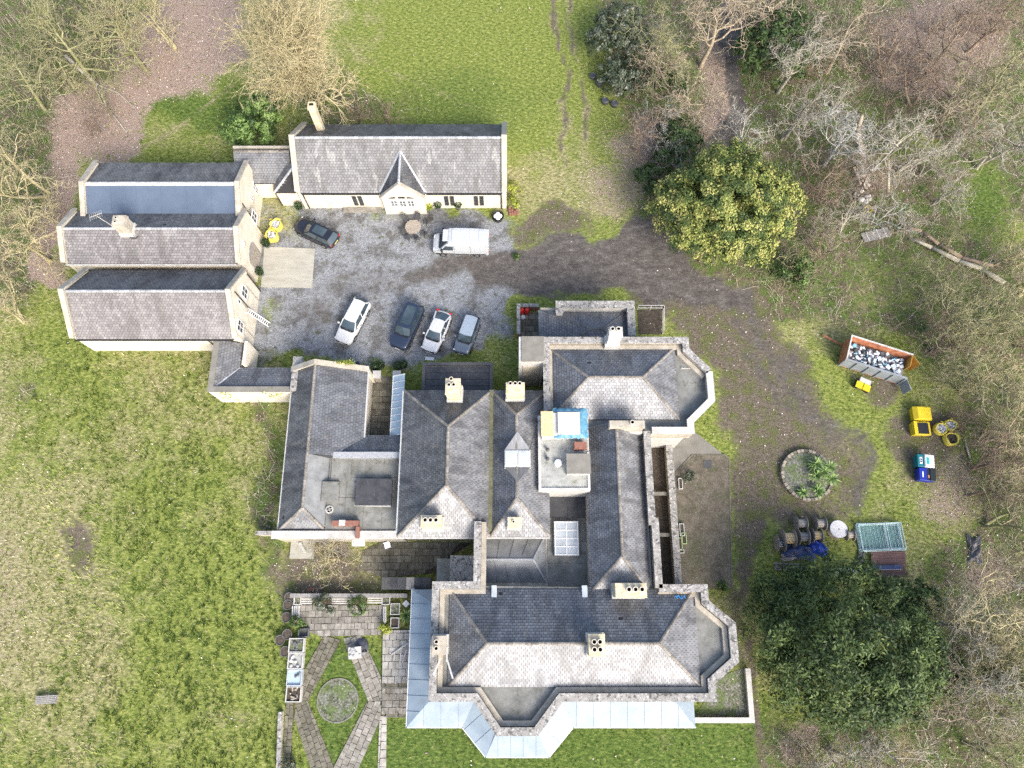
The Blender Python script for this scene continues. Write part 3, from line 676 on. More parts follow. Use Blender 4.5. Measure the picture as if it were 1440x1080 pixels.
# carriage arch
yy, zz = on_x(366, 372, XG)
d = MB(); d.box(XG - .02, XG + .04, yy - 1.1, yy + 1.1, .02, 2.2)
for i in range(6):
    t0, t1 = math.pi * i / 6, math.pi * (i + 1) / 6
    d.hexa([(XG - .02, yy, 2.2), (XG - .02, yy + 1.1 * math.cos(t0), 2.2 + .7 * math.sin(t0)), (XG - .02, yy + 1.1 * math.cos(t1), 2.2 + .7 * math.sin(t1)), (XG - .02, yy, 2.2)],
           [(XG + .04, yy, 2.2), (XG + .04, yy + 1.1 * math.cos(t0), 2.2 + .7 * math.sin(t0)), (XG + .04, yy + 1.1 * math.cos(t1), 2.2 + .7 * math.sin(t1)), (XG + .04, yy, 2.2)])
dd = d.build('carriage_door', WOODG, cm_, world=True)
s_ = MB()
for i in range(4): s_.box(XG + .045, XG + .06, yy - .95 + .5 * i, yy - .55 + .5 * i, .1, 2.3)
s_.build('door_boards', WOOD, dd, world=True)
gutter(cm_, (x0, yS - .06, ze - .1), (x1 - .3, yS - .06, ze - .1), WHITED)
xc = X(180, 318, zr); yc = (yS + yN) / 2
chimney(cm_, xc, yc - .1, zr - .9, zr + 1.5, 1.1, 1.0, [(-.2, .2), (-.2, -.2)], STONE, pr=.13, ph=.2)
ae = thing('television_aerial', 'grey television aerial leaning out from the coach house chimney', 'aerial', (xc - .5, yc - .3, zr - .2))
a = MB(); a.tube((0, 0, 0), (-.9, .1, 2.6), .025); a.build('mast', WHITED, ae)
a = MB(); a.tube((-1.5, .0, 2.55), (-.5, .35, 2.65), .02)
for k in range(7): q = lerp((-1.5, .0, 2.55), (-.5, .35, 2.65), k / 6); a.tube(vadd(q, (.12, -.32, 0)), vadd(q, (-.12, .32, 0)), .015, n=5)
a.build('elements', WHITED, ae)
sdh = thing('satellite_dish', 'small dark satellite dish on the purple slates below the chimney', 'satellite dish', (X(187, 331, zr), Y(332, zr - .3), zr - .9), rz=.3)
a = MB(); a.lathe([(.42, .16), (.34, .08), (.2, .02), (0.01, 0)], (0, 0, .5), 16, sy=.75); a.build('dish', IRON, sdh); a = MB(); a.tube((0, .1, -.3), (0, 0, .52), .03); a.tube((0, -.3, .6), (0, 0, 1.0), .015); a.build('arm', IRON, sdh)

cu, pl, rg, (x0, x1, yS, yN, ze, zr) = coach('coach_house', 'coach house range whose courtyard-side slope is a smooth blue membrane', 312, 229, 258, 4.2, 117, 335, None)
r = roof(cu, [([pl['n']], SL_DARK)], [], seed=4)
mm = MB(); p_ = [vadd(q, (0, 0, .01)) for q in pl['s']]; mm.face(*p_)
mm.build('membrane', MEMBR, r, world=True)
for k in range(1, 6):
    q0, q1 = lerp(pl['s'][0], pl['s'][1], k / 6), lerp(pl['s'][3], pl['s'][2], k / 6)
    MB().bar(vadd(q0, (0, 0, .02)), vadd(q1, (0, 0, .02)), .05, .02).build('seam', MEMBR, r, world=True)
ridge_run(rg, r, WHITED, .38, .12, seg=.55)
XG = x1 + .175
for (px, py, w_, h_) in ((359, 265, .6, 1.4), (353, 277, .5, .8)):
    yy, zz = on_x(px, py, XG); window_x(cu, yy, zz, w_, h_, XG)
pipe(cu, (XG + .08, yS + 1.6, .05), (XG + .08, yS + 1.6, ze + .5), .05)
CUX1, CUYN = x1, yN

# ---- link between coach house and hall
zl = 2.7; ly0, ly1 = Y(258, zl), Y(214, 3.0); lx0, lx1 = CUX1 - .2, X(409, 240, 3.2)
lk = thing('link_building', 'low slate-roofed link between the coach house and the long hall', 'building', ((lx0 + lx1) / 2, (ly0 + ly1) / 2, 0))
pl, rg, hp = hip(lx0 - 1.3, lx1, ly0, ly1 - .2, zl, 4.2, 'x', rid=ly1 - .75)
roof(lk, [([pl['s'], pl['n']], SL_GREY)], rg, seed=5)
b = MB(); b.box(lx0 - 1.2, lx1, ly0 + .15, ly1 - .35, 0, zl - .03); b.build('wall', RENDER, lk, world=True)
b = MB(); b.box(lx0 - 1.5, lx1 - .1, ly1 - .25, ly1, 0, 4.0); b.build('north_wall', STONE, lk, world=True)
# lean-to against the hall
p0, p1 = A(385, 271, 2.5), A(416, 271, 2.5); p2, p3 = A(414, 233, 4.3), A(411, 236, 4.3); p4 = A(385, 257, 2.6); p5 = A(411, 226, 4.3)
roof(lk, [([[p0, p1, p2, p3]], SL_GREY), ([[p4, p0, p3, p5]], SL_DARK)], [], hips=[(p0, p3)], seed=6, mr=RIDGE_G)  # west slope in shade, painted by the darker slate
b = MB(); b.prism([(p0[0] + .15, p0[1] + .15), (p1[0], p1[1] + .15), (p1[0], p4[1] + 1.0), (p0[0] + .15, p4[1] + 1.0)], 0, 2.42); b.build('lean_to_wall', RENDER, lk, world=True)
pipe(lk, (p0[0] + .05, p0[1] + .1, .05), (p0[0] + .05, p0[1] + .1, 2.4), .05)

# ---- the long hall
ze = 3.05; yS, yN = Y(271.5, ze), Y(175, ze); ym = (yS + yN) / 2; zr = zfor(ym, 193); x0, x1 = X(411, 193, zr), X(709, 193, zr)
hall = thing('barn_hall', 'long single-storey hall with lichen-spotted grey slate roof and gabled porch', 'building', ((x0 + x1) / 2, ym, 0))
pl, rg, hp = hip(x0 + .2, x1 - .2, yS, yN, ze, zr, 'x')
# porch cross gable
gx = X(561.5, 196, zr); gz = zr - .25; gfy = yS - .55; hw = 2.15; gze = 3.0
apex = (gx, gfy, gz - 1.05 + .4)
zp = gz - .55
ry = yS + (yN - yS) / 2 * ((zp - ze) / (zr - ze))                # where porch ridge dies into the main slope
L_, R_ = (gx - hw, yS + .05, gze + .1), (gx + hw, yS + .05, gze + .1)
Lf, Rf, Rg, Rb = (gx - hw, gfy, gze + .06), (gx + hw, gfy, gze + .06), (gx, gfy, zp), (gx, ry, zp + .02)
sp = pl['s']; a0, a1, a2, a3 = sp
left = [a0, (gx - hw, yS, ze), (gx, ry, zp + .0), (gx, ym, zr), a3]; right = [(gx + hw, yS, ze), a1, a2, (gx, ym, zr), (gx, ry, zp)]
hr = roof(hall, [([left, right], SL_HALL), ([pl['n']], SL_DARK)], rg, seed=7, mr=RIDGE_G)  # north slope in darker slate to carry its shade
roof(hall, [([[Lf, Rg, Rb, L_], [Rg, Rf, R_, Rb]], SL_DARK)], [(Rg, Rb)], seed=8, mr=RIDGE_G)
v = MB(); v.bar(vadd(L_, (0, 0, .08)), vadd(Rb, (0, 0, .08)), .2, .05); v.bar(vadd(R_, (0, 0, .08)), vadd(Rb, (0, 0, .08)), .2, .05); v.build('valley_lead', RIDGE_G, hr, world=True)
wb = MB(); wb.box(x0, x1, yS + .25, yN - .25, 0, ze - .03); gable_wall(wb, x0, yS + .2, yN - .2, 0, ze, zr); gable_wall(wb, x1, yS + .2, yN - .2, 0, ze, zr)
wb.build('wall', RENDER, hall, world=True)
for xx in (x0, x1):
    c = MB(); gable_cope(c, xx, yS - .02, yN + .02, ze, zr, .5); c.build('gable_coping', STONE, hall, world=True)
pw = MB(); n0 = [(gx - hw + .15, gfy + .12, 0), (gx + hw - .15, gfy + .12, 0), (gx + hw - .15, gfy + .12, gze - .1), (gx, gfy + .12, zp - .14), (gx - hw + .15, gfy + .12, gze - .1)]
n1 = [(p[0], yS + .3, p[2]) for p in n0]; pw.add(n0 + n1, [[0, 1, 2, 3, 4], [9, 8, 7, 6, 5]] + [[i, 5 + i, 5 + (i + 1) % 5, (i + 1) % 5] for i in range(5)])
pw.build('porch_wall', RENDER, hall, world=True)
c = MB(); c.bar(vadd(Lf, (0, .05, .06)), vadd(Rg, (0, .05, .06)), .3, .09, ext=.03); c.bar(vadd(Rf, (0, .05, .06)), vadd(Rg, (0, .05, .06)), .3, .09, ext=.03); c.build('porch_coping', STONE, hall, world=True)
yw = gfy + .12
for px in (554.5, 566.5, 578.0):
    xx, zz = on_y(px, 285.5, yw); window_y(hall, xx, zz, .62, 1.15, yw, 2, 4)
for px, s in ((551, -1), (564.5, 0), (577, 1)):                # fanlights of the shallow arch
    xx, zz = on_y(px, 278, yw); g = MB(); wd = .33
    zl_, zr_ = (.1, .3) if s < 0 else ((.3, .1) if s > 0 else (.32, .32))
    g.add([(xx - wd, yw - .03, zz - .12), (xx + wd, yw - .03, zz - .12), (xx + wd, yw - .03, zz - .12 + zr_), (xx - wd, yw - .03, zz - .12 + zl_)], [[0, 1, 2, 3]]); g.build('fanlight', GLASS, hall, world=True)
yw = yS + .25
for px, mg in ((458, 'w'), (465, 'w'), (499.5, 'd'), (507.5, 'd'), (628, 'd'), (636, 'd'), (669.5, 'd'), (677.5, 'd')):
    xx, zz = on_y(px, 282, yw); window_y(hall, xx, zz, .34 if mg == 'd' else .3, 1.55, yw, 1, 3, mf=IRON if mg == 'd' else WHITED, mg=GLASS if mg == 'd' else GLASSB)
gutter(hall, (x0 + .3, yS - .07, ze - .1), (gx - hw - .1, yS - .07, ze - .1)); gutter(hall, (gx + hw + .1, yS - .07, ze - .1), (x1 - .3, yS - .07, ze - .1))
for px in (430, 705): xx = X(px, 280, 1.5); pipe(hall, (xx, yw - .07, .05), (xx, yw - .07, ze - .15), .06)
cx, cy = at(451, 181, 4.6); chimney(hall, cx, cy, 4.2, 8.0, .62, .62, [], BUFFBR, flash=False)
b = MB(); b.box(cx - .2, cx + .2, cy - .1, cy + .15, 8.0, 8.012); b.build('flue', BLACK, hall, world=True)
b = MB(); b.box(X(484, 292), X(537, 292), yw - .55, yw - .02, 0, .28); b.build('plinth_step', SLAB, hall, world=True)

# ---- covered passage with boundary walls, from the coach house to the manor
zt, zb = 3.2, 2.3
ax0, ax1 = X(305, 510, zt), X(339, 505, zb); ay1 = CLYS + .1
by0, by1 = Y(545, zt), Y(517, zb); bx1 = X(413, 530, zt)
ps = thing('covered_passage', 'low L-shaped slate-roofed passage behind a cream boundary wall with ivy', 'outbuilding', ((ax0 + bx1) / 2, by0, 0))
P0, P1, P2, P3 = (ax0, by0, zt), (ax0, ay1, zt), (ax1, ay1, zb), (ax1, by1, zb)
Q1, Q2 = (bx1, by0, zt), (bx1, by1, zb)
roof(ps, [([[P0, P3, P2, P1]], SL_GREY), ([[P0, Q1, Q2, P3]], SL_BLUE)], [], hips=[(P0, P3)], seed=9, mr=RIDGE_G, rw=.2)
b = MB(); strip(b, [(ax0 - .2, ay1), (ax0 - .2, by0 - .2), (bx1 + .3, by0 - .2)], .4, 0, zt + .08); b.build('boundary_wall', RENDER, ps, world=True)
b = MB(); strip(b, [(ax0 - .2, ay1), (ax0 - .2, by0 - .2), (bx1 + .3, by0 - .2)], .5, zt + .08, zt + .18); b.build('wall_coping', CONC, ps, world=True)
b = MB(); strip(b, [(ax1 - .1, ay1), (ax1 - .1, by1 - .1), (bx1, by1 - .1)], .2, 0, zb - .14); b.build('inner_wall', RENDER, ps, world=True)
b = MB(); xx = X(349, 490, 2.3); b.box(xx - .15, xx + .1, by1 + .1, ay1, 0, 2.9); b.build('screen_wall', RENDER, ps, world=True)
b = MB(); b.box(bx1, bx1 + .7, by0 - .35, by1 + .5, 0, 3.5); b.build('end_pier', STONE, ps, world=True)
b = MB(); b.box(bx1 - .08, bx1 + .78, by0 - .43, by1 + .58, 3.5, 3.62); b.build('pier_coping', COPING, ps, world=True)
# ------------------------------------------------------------------ the manor house
mh = thing('manor_house', 'rambling stone manor house with hipped slate roofs, parapets and zinc veranda', 'house', (2.0, 8.0, 0))
def part(mb, name, m, parent=None, **k): return mb.build(name, m, parent or mh, world=True, **k)
def lead_flat(parent, x0, x1, y0, y1, z, nx, ny, m=LEAD, name='lead_panel', roll=.05):
    """flat roof of separate sheets with raised rolls between"""
    for i in range(nx):
        for j in range(ny):
            a, b = x0 + (x1 - x0) * i / nx, x0 + (x1 - x0) * (i + 1) / nx; c, d = y0 + (y1 - y0) * j / ny, y0 + (y1 - y0) * (j + 1) / ny
            mb = MB(); mb.cr = RNG.random(); mb.box(a + .012, b - .012, c + .012, d - .012, z - .04, z + .01 + .006 * RNG.random()); mb.build(name, m, parent, world=True)
    mb = MB()
    for i in range(1, nx): a = x0 + (x1 - x0) * i / nx; mb.box(a - roll / 2, a + roll / 2, y0, y1, z - .03, z + .05)
    if nx > 1: mb.build('lead_roll', m, parent, world=True)
Z_PAR = 6.4
def snap(pts, tol=.5):
    pts = [list(p) for p in pts]
    for a, b in zip(pts, pts[1:]):
        if abs(a[0] - b[0]) < tol and abs(a[1] - b[1]) > abs(a[0] - b[0]): b[0] = a[0]
        elif abs(a[1] - b[1]) < tol and abs(a[0] - b[0]) > abs(a[1] - b[1]): b[1] = a[1]
    return [tuple(p) for p in pts]
def pxpath(pts, z): return snap([at(px, py, z) for px, py in pts])

S_PATH = pxpath([(672, 733), (672, 823), (613, 823), (613, 981), (669, 981), (701, 1029), (754, 1029), (789, 981), (1003, 985), (1003, 958), (1034, 928), (1030, 878), (992, 847), (992, 827), (927, 827)], Z_PAR)
E_PATH = pxpath([(927, 827), (926, 733), (917, 731), (917, 606)], Z_PAR)
N_PATH = pxpath([(917, 605), (972, 605), (973, 592), (1001, 562), (998, 522), (965, 492), (964, 478), (768, 478), (768, 590)], Z_PAR)
# masses
fs = S_PATH[2:14]; part(MB().prism(fs, 0, 5.55), 'south_range_wall', [STONE])
xe0, xe1 = X(826, 720, 5.4), E_PATH[0][0]
part(MB().box(xe0 + .1, xe1 - .6, S_PATH[1][1] - .4, Y(604, 5.4), 0, 5.3), 'east_range_wall', STONE)
part(MB().prism([N_PATH[1], *N_PATH[2:7], N_PATH[7], (N_PATH[7][0], N_PATH[1][1])], 0, 5.55), 'north_range_wall', WHITED)
# bay and gutter floors in lead
g = MB(); g.prism(offset_path(fs, .25, True) if False else fs, 5.551, 5.57); part(g, 'gutter_floor', LEADG)
g = MB(); g.prism([N_PATH[1], *N_PATH[2:7], N_PATH[7], (N_PATH[7][0], N_PATH[1][1])], 5.551, 5.57); part(g, 'gutter_floor', LEADG)
g = MB(); g.box(xe0 + .1, xe1 - .3, S_PATH[1][1] - .3, Y(606, 5.4), 5.301, 5.32); part(g, 'gutter_floor', LEAD)
def parapet(path, m, wd=.42, z0=4.6, ledge=None):
    w_ = MB(); strip(w_, path, wd, z0, Z_PAR - .14); p = part(w_, 'parapet', STONE)
    for a, b in zip(path, path[1:]):
        L = math.dist(a, b); n = max(1, int(L / 1.1))
    c = MB(); strip(c, path, wd + .14, Z_PAR - .14, Z_PAR); c.build('coping', m, p, world=True)
    if ledge:
        q = offset_path(path, ledge * (wd / 2 + .25)); c = MB(); strip(c, q, .36, 5.0, Z_PAR - .5); c.build('inner_ledge', STONE, p, world=True)
parapet(S_PATH, COPING, ledge=1); parapet(E_PATH, COPING); parapet(N_PATH[:5], PALECOP); parapet(N_PATH[4:], COPING, ledge=1)

# south range roof
ze = 5.68; y0, y1 = Y(966, ze), Y(829, ze); ym = (y0 + y1) / 2; zr = max(8.0, zfor(ym, 905)); zr = min(zr, 8.4)
ym = Y(905, zr)
x0, x1 = X(631, 905, ze), X(981, 905, ze)
pl, rg, hp = hip(x0, x1, y0, y1, ze, zr, 'x', X(685, 905, zr) - x0, x1 - X(927.5, 905, zr), rid=ym)
roof(mh, [([pl['s']], SL_PALE), ([pl['n']], SL_BLUE), ([pl['w']], SL_GREYX), ([pl['e']], SL_GREYX)], rg, hips=hp, seed=11)  # sunlit south slope painted pale, shaded north slope blue-dark
x_, y_ = at(839, 907, 9.0); chimney(mh, x_, y_, 7.2, 9.1, 1.1, 1.4, [(-.2, .22), (.2, .22), (-.2, -.28), (.2, -.28)], pr=.17)
b = MB(); b.box(x_ - .75, x_ - .0, y_ + .3, y_ + 2.4, 0, .01)
x_, y_ = at(617, 907, 7.8); chimney(mh, x_, y_, 5.6, 7.8, .95, 1.2, [(-.15, .22), (-.15, -.22)], STONE, pr=.15)
for k, (px, py, L_) in enumerate(((620, 925, 1.2), (629, 910, 1.0), (628, 925, 1.4))):
    p = A(px, py, 6.7); part(MB().bar(p, vadd(p, (.5 * (k - 1), -L_, .1)), .12, .05), 'loose_slat', WHITED)
p = A(840, 870, 7.2)
# lead saddle and vents
for px, py in ((695, 832), (822, 832)):
    p = A(px, py, 5.9); part(MB().box(p[0] - .2, p[0] + .2, p[1] - .45, p[1] + .45, 5.75, 6.05), 'roof_vent', GLASSW)
p = A(955, 842, 6.0); mbx = MB()
for i in range(26):
    a = RNG.uniform(0, 6.28); r_ = RNG.uniform(.1, .5); q = vadd(p, (r_ * math.cos(a), r_ * math.sin(a) * .7, -.1 + RNG.uniform(0, .3))); mbx.tube(q, vadd(q, (RNG.uniform(-.3, .3), RNG.uniform(-.3, .3), RNG.uniform(-.08, .12))), .03, n=5)
rp = mbx.build('rope_heap', mat('blue_rope', [(0, (.02, .18, .5)), (1, (.08, .36, .7))], scale=6, rough=.7)); tag(rp, 'tangle of bright blue rope lying in the parapet gutter', 'rope')

# east range roof
ze = 5.42; y0, y1 = Y(834, ze), Y(602, ze); zr = 7.7
x0, x1 = X(826.5, 720, ze), X(908, 720, ze); xr = X(871, 690, zr)
pl, rg, hp = hip(x0, x1, y0, y1, ze, zr, 'y', Y(782, zr) - y0, 0, rid=xr)
roof(mh, [([pl['w']], SL_BLUEX), ([pl['e']], SL_GREYX), ([pl['s']], SL_PALE)], rg, hips=hp, seed=12)  # pale slate paints sun on the south hip, blue the shaded west
x_, y_ = at(882, 596, 8.1); chimney(mh, x_, y_, 5.4, 8.1, 2.7, .5, [(.36, .05)], STONE, pr=.16)
x_, y_ = at(887.5, 830, 7.9); chimney(mh, x_, y_, 5.5, 7.9, 2.25, .95, [(-.2, .05), (.28, .05), (.75, .05)], pr=.18)

# north range roof
ze = 5.7; y0, y1 = Y(590, ze), Y(489, ze); zr = 7.6; ymr = Y(530, zr)
x0, x1 = X(772, 540, ze), X(952, 540, ze)
pl, rg, hp = hip(x0, x1, y0, y1, ze, zr, 'x', X(827.5, 530, zr) - x0, x1 - X(904, 530, zr), rid=ymr)
roof(mh, [([pl['s']], SL_PALE), ([pl['n']], SL_BLUE), ([pl['w']], SL_BLUEX), ([pl['e']], SL_GREYX)], rg, hips=hp, seed=13)  # south slope's sun and north slope's shade put into slate colour
x_, y_ = at(866, 466, 8.8); chimney(mh, x_, y_, 5.2, 8.8, 1.05, .75, [(.18, .1), (-.3, .1)], WHITED, pr=.17)
# pale flashings and hatch lines on the octagonal bay
for q in (((958, 503), (975, 503)), ((958, 518), (984, 518)), ((965, 503), (984, 518))):
    a, b = A(*q[0], 5.6), A(*q[1], 5.6); part(MB().bar(a, b, .1, .05), 'lead_roll', PALECOP)
part(MB().box(X(745, 493, 6.6) - .9, X(765, 493, 6.6), Y(508, 6.6), Y(473, 6.6), 0, 6.5), 'stair_turret', WHITED)
tx0, tx1, ty0, ty1 = X(733.5, 490, 6.6), X(765, 490, 6.6), Y(508, 6.6), Y(473, 6.6)
part(MB().box(tx0, tx1, ty0, ty1, 6.501, 6.62), 'turret_roof', CONC)
part(MB().box(tx0 + .12, tx1 - .3, ty0 - .07, ty0 + .02, 0, 5.4), 'turret_brickwork', STONE)

# north-east annexe
ze = 3.2; y1 = Y(437, ze); y0 = N_PATH[6][1] - .1; zr = 4.3
x0, x1 = X(757, 455, ze), X(884, 450, ze)
part(MB().box(x0 + .2, x1 + .5, y0, y1 + .35, 0, 3.1), 'annexe_wall', STONE)
ymr = Y(462, zr)
pl, rg, hp = hip(x0, x1, y0 - .6, y1, ze, zr, 'x', X(831, 462, zr) - x0, x1 - X(848, 462, zr), rid=ymr)
roof(mh, [([pl['n'], pl['w'], pl['e'], pl['s']], SL_BLUE)], rg, hips=hp, seed=14, mr=SL_DARK)
ap = pxpath([(787, 440), (787, 428), (887, 428), (887, 472)], 4.2)
w_ = MB(); strip(w_, ap, .55, 0, 4.1); p = part(w_, 'annexe_parapet', WHITED); c = MB(); strip(c, ap, .68, 4.1, 4.22); c.build('coping', COPING, p, world=True)

# central double-pitched range
ze = 5.0; y0, y1 = Y(755, ze), Y(549, ze)
x0, xv, x2 = X(563.5, 655, ze), X(690.5, 655, ze), X(772, 655, ze)
zr1 = ze + (xv - x0) / 2 * .84; zr2 = ze + (x2 - xv) / 2 * .8
part(MB().box(x0 + .15, x2 - .1, y0 + .2, y1 - .15, 0, ze - .05), 'central_range_wall', STONE)
pl, rg, hp = hip(x0, xv, y0, y1, ze, zr1, 'y', Y(682, zr1) - y0, y1 - Y(599, zr1), rid=X(629, 640, zr1))
roof(mh, [([pl['w']], SL_DARKX), ([pl['e']], SL_GREYX), ([pl['n']], SL_DARK), ([pl['s']], SL_PALE)], rg, hips=hp, seed=15)  # slope light painted in: south pale, east grey, north and west dark
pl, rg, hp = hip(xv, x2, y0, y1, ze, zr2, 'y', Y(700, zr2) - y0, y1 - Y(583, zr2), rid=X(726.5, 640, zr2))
roof(mh, [([pl['w']], SL_BLUEX), ([pl['e']], SL_GREYX), ([pl['n']], SL_DARK), ([pl['s']], SL_PALE)], rg, hips=hp, seed=16)  # same painted slope light as the first pitch, west in blue
part(MB().box(xv - .2, xv + .2, y0 + .4, y1, ze + .1, ze + .16), 'valley_gutter', mat('mossy_valley', [(0, (.1, .1, .05)), (1, (.2, .2, .12))], scale=3, rough=.95))
gutter(mh, (x0, y0 - .08, ze - .1), (x2, y0 - .08, ze - .1), WHITED)
gutter(mh, (x0 - .08, y0, ze - .1), (x0 - .08, y1, ze - .1), WHITED, .14)
x_, y_ = at(636.5, 542.5, 8.6); chimney(mh, x_, y_, 5.0, 8.6, 1.1, 1.2, [(-.1, .48), (-.27, .0), (.1, .0)])
x_, y_ = at(724.5, 545, 8.2); chimney(mh, x_, y_, 5.0, 8.2, 1.4, .85, [(-.38, .25), (0, .25), (.36, .25)])
x_, y_ = at(606, 733, 7.9); chimney(mh, x_, y_, 5.3, 7.9, 1.5, .85, [(-.4, .06), (0, .06), (.4, .06)], pr=.17)
x_, y_ = at(723, 734, 7.0); chimney(mh, x_, y_, 5.2, 7.0, .95, .7, [(-.05, 0)], pr=.1, ph=.2)
# roof lantern astride the second ridge
a, b = at(709.5, 656, 7.1), at(746, 632, 7.1)
part(MB().box(a[0], b[0], a[1], b[1], 5.6, 6.95), 'roof_lantern', WHITED)
xm = (a[0] + b[0]) / 2
for q0, q1 in ((a[0] + .05, xm - .05), (xm + .05, b[0] - .05)):
    part(MB().box(q0, q1, a[1] + .08, b[1] - .08, 6.951, 7.0), 'lantern_pane', GLASSW)
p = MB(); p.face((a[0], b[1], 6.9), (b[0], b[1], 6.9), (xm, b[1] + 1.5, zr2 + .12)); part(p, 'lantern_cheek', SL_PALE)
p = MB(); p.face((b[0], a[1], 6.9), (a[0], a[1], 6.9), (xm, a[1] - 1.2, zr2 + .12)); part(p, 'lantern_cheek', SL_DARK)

# flat roofs, stores and box between the ranges
zf = 6.3; fx0, fx1, fy0, fy1 = X(757, 650, zf), X(829, 650, zf), Y(690, zf), Y(585, zf)
part(MB().box(fx0, fx1, fy0, fy1, 0, zf), 'stair_block_wall', WHITED)
part(MB().box(fx0 + .1, fx1 - .1, fy0 + .1, fy1 - .1, zf + .001, zf + .03), 'flat_roof', FELTG)
b = MB(); strip(b, [(fx0 + .1, fy1), (fx0 + .1, fy0 + .1), (fx1 - .1, fy0 + .1), (fx1 - .1, fy1 - 3)], .2, zf, zf + .14); part(b, 'roof_kerb', WHITED)
for px, py, r_, h_, m_ in ((770, 632, .12, .35, IRON), (770, 645, .12, .35, IRON), (785, 651, .24, .3, WHITE)):
    x_, y_ = at(px, py, zf + .3); b = MB(); b.lathe([(r_, 0), (r_, h_ * .8), (r_ * 1.3, h_ * .82), (r_ * 1.2, h_), (.01, h_ + .05)], (x_, y_, zf + .03), 12); part(b, 'vent_cowl', m_)
ax, ay = at(761, 613, 8.0); bx, by = at(820, 578, 8.0)
part(MB().box(ax + .1, bx - .1, ay + .1, by - .1, zf + .03, 7.85), 'water_tank_housing', WHITED)
xm_ = X(778, 595, 8.0)
part(MB().box(ax, xm_, ay, by, 7.86, 7.92), 'chipboard_lid', OSB)
t = MB(); n_ = 9
for i in range(n_):
    for j in range(n_):
        pass
V = []; F = []
for i in range(15):
    for j in range(11):
        u, v_ = i / 14, j / 10; e = min(u, 1 - u, v_, 1 - v_)
        V.append((xm_ + .02 + (bx + .35 - xm_) * u + .06 * math.sin(j * 1.9), ay - .12 + (by - ay + .45) * v_ + .07 * math.sin(i * 2.3), 7.95 + .05 * math.sin(i * 1.7 + j * 1.1) - (.0 if e > .09 else .28)))
for i in range(14):
    for j in range(10): F.append((i * 11 + j, (i + 1) * 11 + j, (i + 1) * 11 + j + 1, i * 11 + j + 1))
me = npmesh('tarpaulin', np.array(V), np.array(F), smooth=True)
tp = link('tarpaulin', me, TARPB); tag(tp, 'bright blue tarpaulin spread over the roof-top tank box', 'tarpaulin')
bd = MB(); bd.box(xm_ + .35, bx - .28, ay + .1, by - .1, 8.03, 8.07); bo = bd.build('plywood_board', PLY); tag(bo, 'bleached plywood board weighing down the blue tarpaulin', 'board')
x_, y_ = at(818, 626, 7.2); chimney(mh, x_ - .1, y_, zf, 7.2, .9, .5, [], BRICK, flash=False)
ax, ay = at(798, 665, 7.3); bx, by = at(829, 639, 7.3)
part(MB().box(ax, bx, ay, by, zf + .03, 7.25), 'lift_housing', WHITED); part(MB().box(ax - .06, bx + .06, ay - .06, by + .06, 7.251, 7.33), 'housing_lid', CONC)

zl = 3.0; lx0, lx1, ly0, ly1 = S_PATH[0][0] + .3, xe0 + .2, S_PATH[1][1] + .0, fy0 + .05
part(MB().box(lx0, lx1, ly0, y0 + .25, 0, zl), 'infill_wall', STONE)
part(MB().box(x2 - .1, lx1, y0, ly1, 0, zl - .01), 'infill_wall', STONE)
lead_flat(mh, X(770, 790, zl), lx1 - .05, ly0 + .1, Y(731, zl), zl + .045, 1, 3, LEADG)
lead_flat(mh, x2 + .0, lx1 - .02, Y(731, zl) + .1, ly1 - .02, zl + .2, 2, 1, FELT, 'felt_panel')
# glazed lantern
ax, ay = at(781, 780, 3.6); bx, by = at(812, 734, 3.6)
part(MB().box(ax - .1, bx + .1, ay - .1, by + .1, zl, 3.5), 'lantern_kerb', LEAD)
for i in range(2):
    for j in range(4):
        part(MB().box(ax + (bx - ax) * i / 2 + .04, ax + (bx - ax) * (i + 1) / 2 - .04, ay + (by - ay) * j / 4 + .04, ay + (by - ay) * (j + 1) / 4 - .04, 3.501, 3.55), 'lantern_pane', GLASSW)
fr = MB()
for i in range(3): q = ax + (bx - ax) * i / 2; fr.box(q - .045, q + .045, ay - .03, by + .03, 3.5, 3.60)
for j in range(5): q = ay + (by - ay) * j / 4; fr.box(ax - .06, bx + .06, q - .045, q + .045, 3.5, 3.594)
part(fr, 'lantern_bars', WHITE)
# hipped lead roof
ze = 3.05; x0_, x1_, yy0, yy1 = X(683, 790, ze), X(768, 790, ze), Y(819, ze), Y(757, ze)
pl, rg, hp = hip(x0_, x1_, yy0, yy1 + .3, ze, 4.0, 'x', 0, x1_ - X(750, 787, 4.0), rid=Y(787, 4.0))
for key, n in (('s', 5), ('n', 4)):
    q0, q1, q2, q3 = pl[key]
    for i in range(n):
        m = MB(); a_, b_, c_, d_ = lerp(q0, q1, i / n), lerp(q0, q1, (i + 1) / n), lerp(q3, q2, (i + 1) / n), lerp(q3, q2, i / n)
        m.hexa([vadd(k, (0, 0, -.06)) for k in (a_, b_, c_, d_)], [a_, b_, c_, d_]); m.bar(vadd(a_, (0, 0, .03)), vadd(d_, (0, 0, .03)), .05, .05); part(m, 'lead_panel', LEAD)
m = MB(); m.face(*pl['e']); part(m, 'lead_panel', LEAD)
m = MB(); m.bar(vadd(rg[0][0], (0, 0, .03)), vadd(rg[0][1], (0, 0, .03)), .14, .08); [m.bar(vadd(a, (0, 0, .03)), vadd(b, (0, 0, .03)), .12, .07) for a, b in hp]; part(m, 'lead_ridge', RIDGE_G)
# speckled flat roof in the corner west of the parapet spur
ax, ay = at(633, 821, 3.6); bx, by = at(668, 782, 3.6)
part(MB().box(ax, bx, ay, by, 0, 3.5), 'corner_store_wall', STONE); part(MB().box(ax - .05, bx - .02, ay, by + .05, 3.501, 3.6), 'corner_store_roof', COPING)
part(MB().box(X(614, 800, 2.4), ax - .02, ay + .2, by - .1, 0, 2.3), 'coal_store', LEADG)

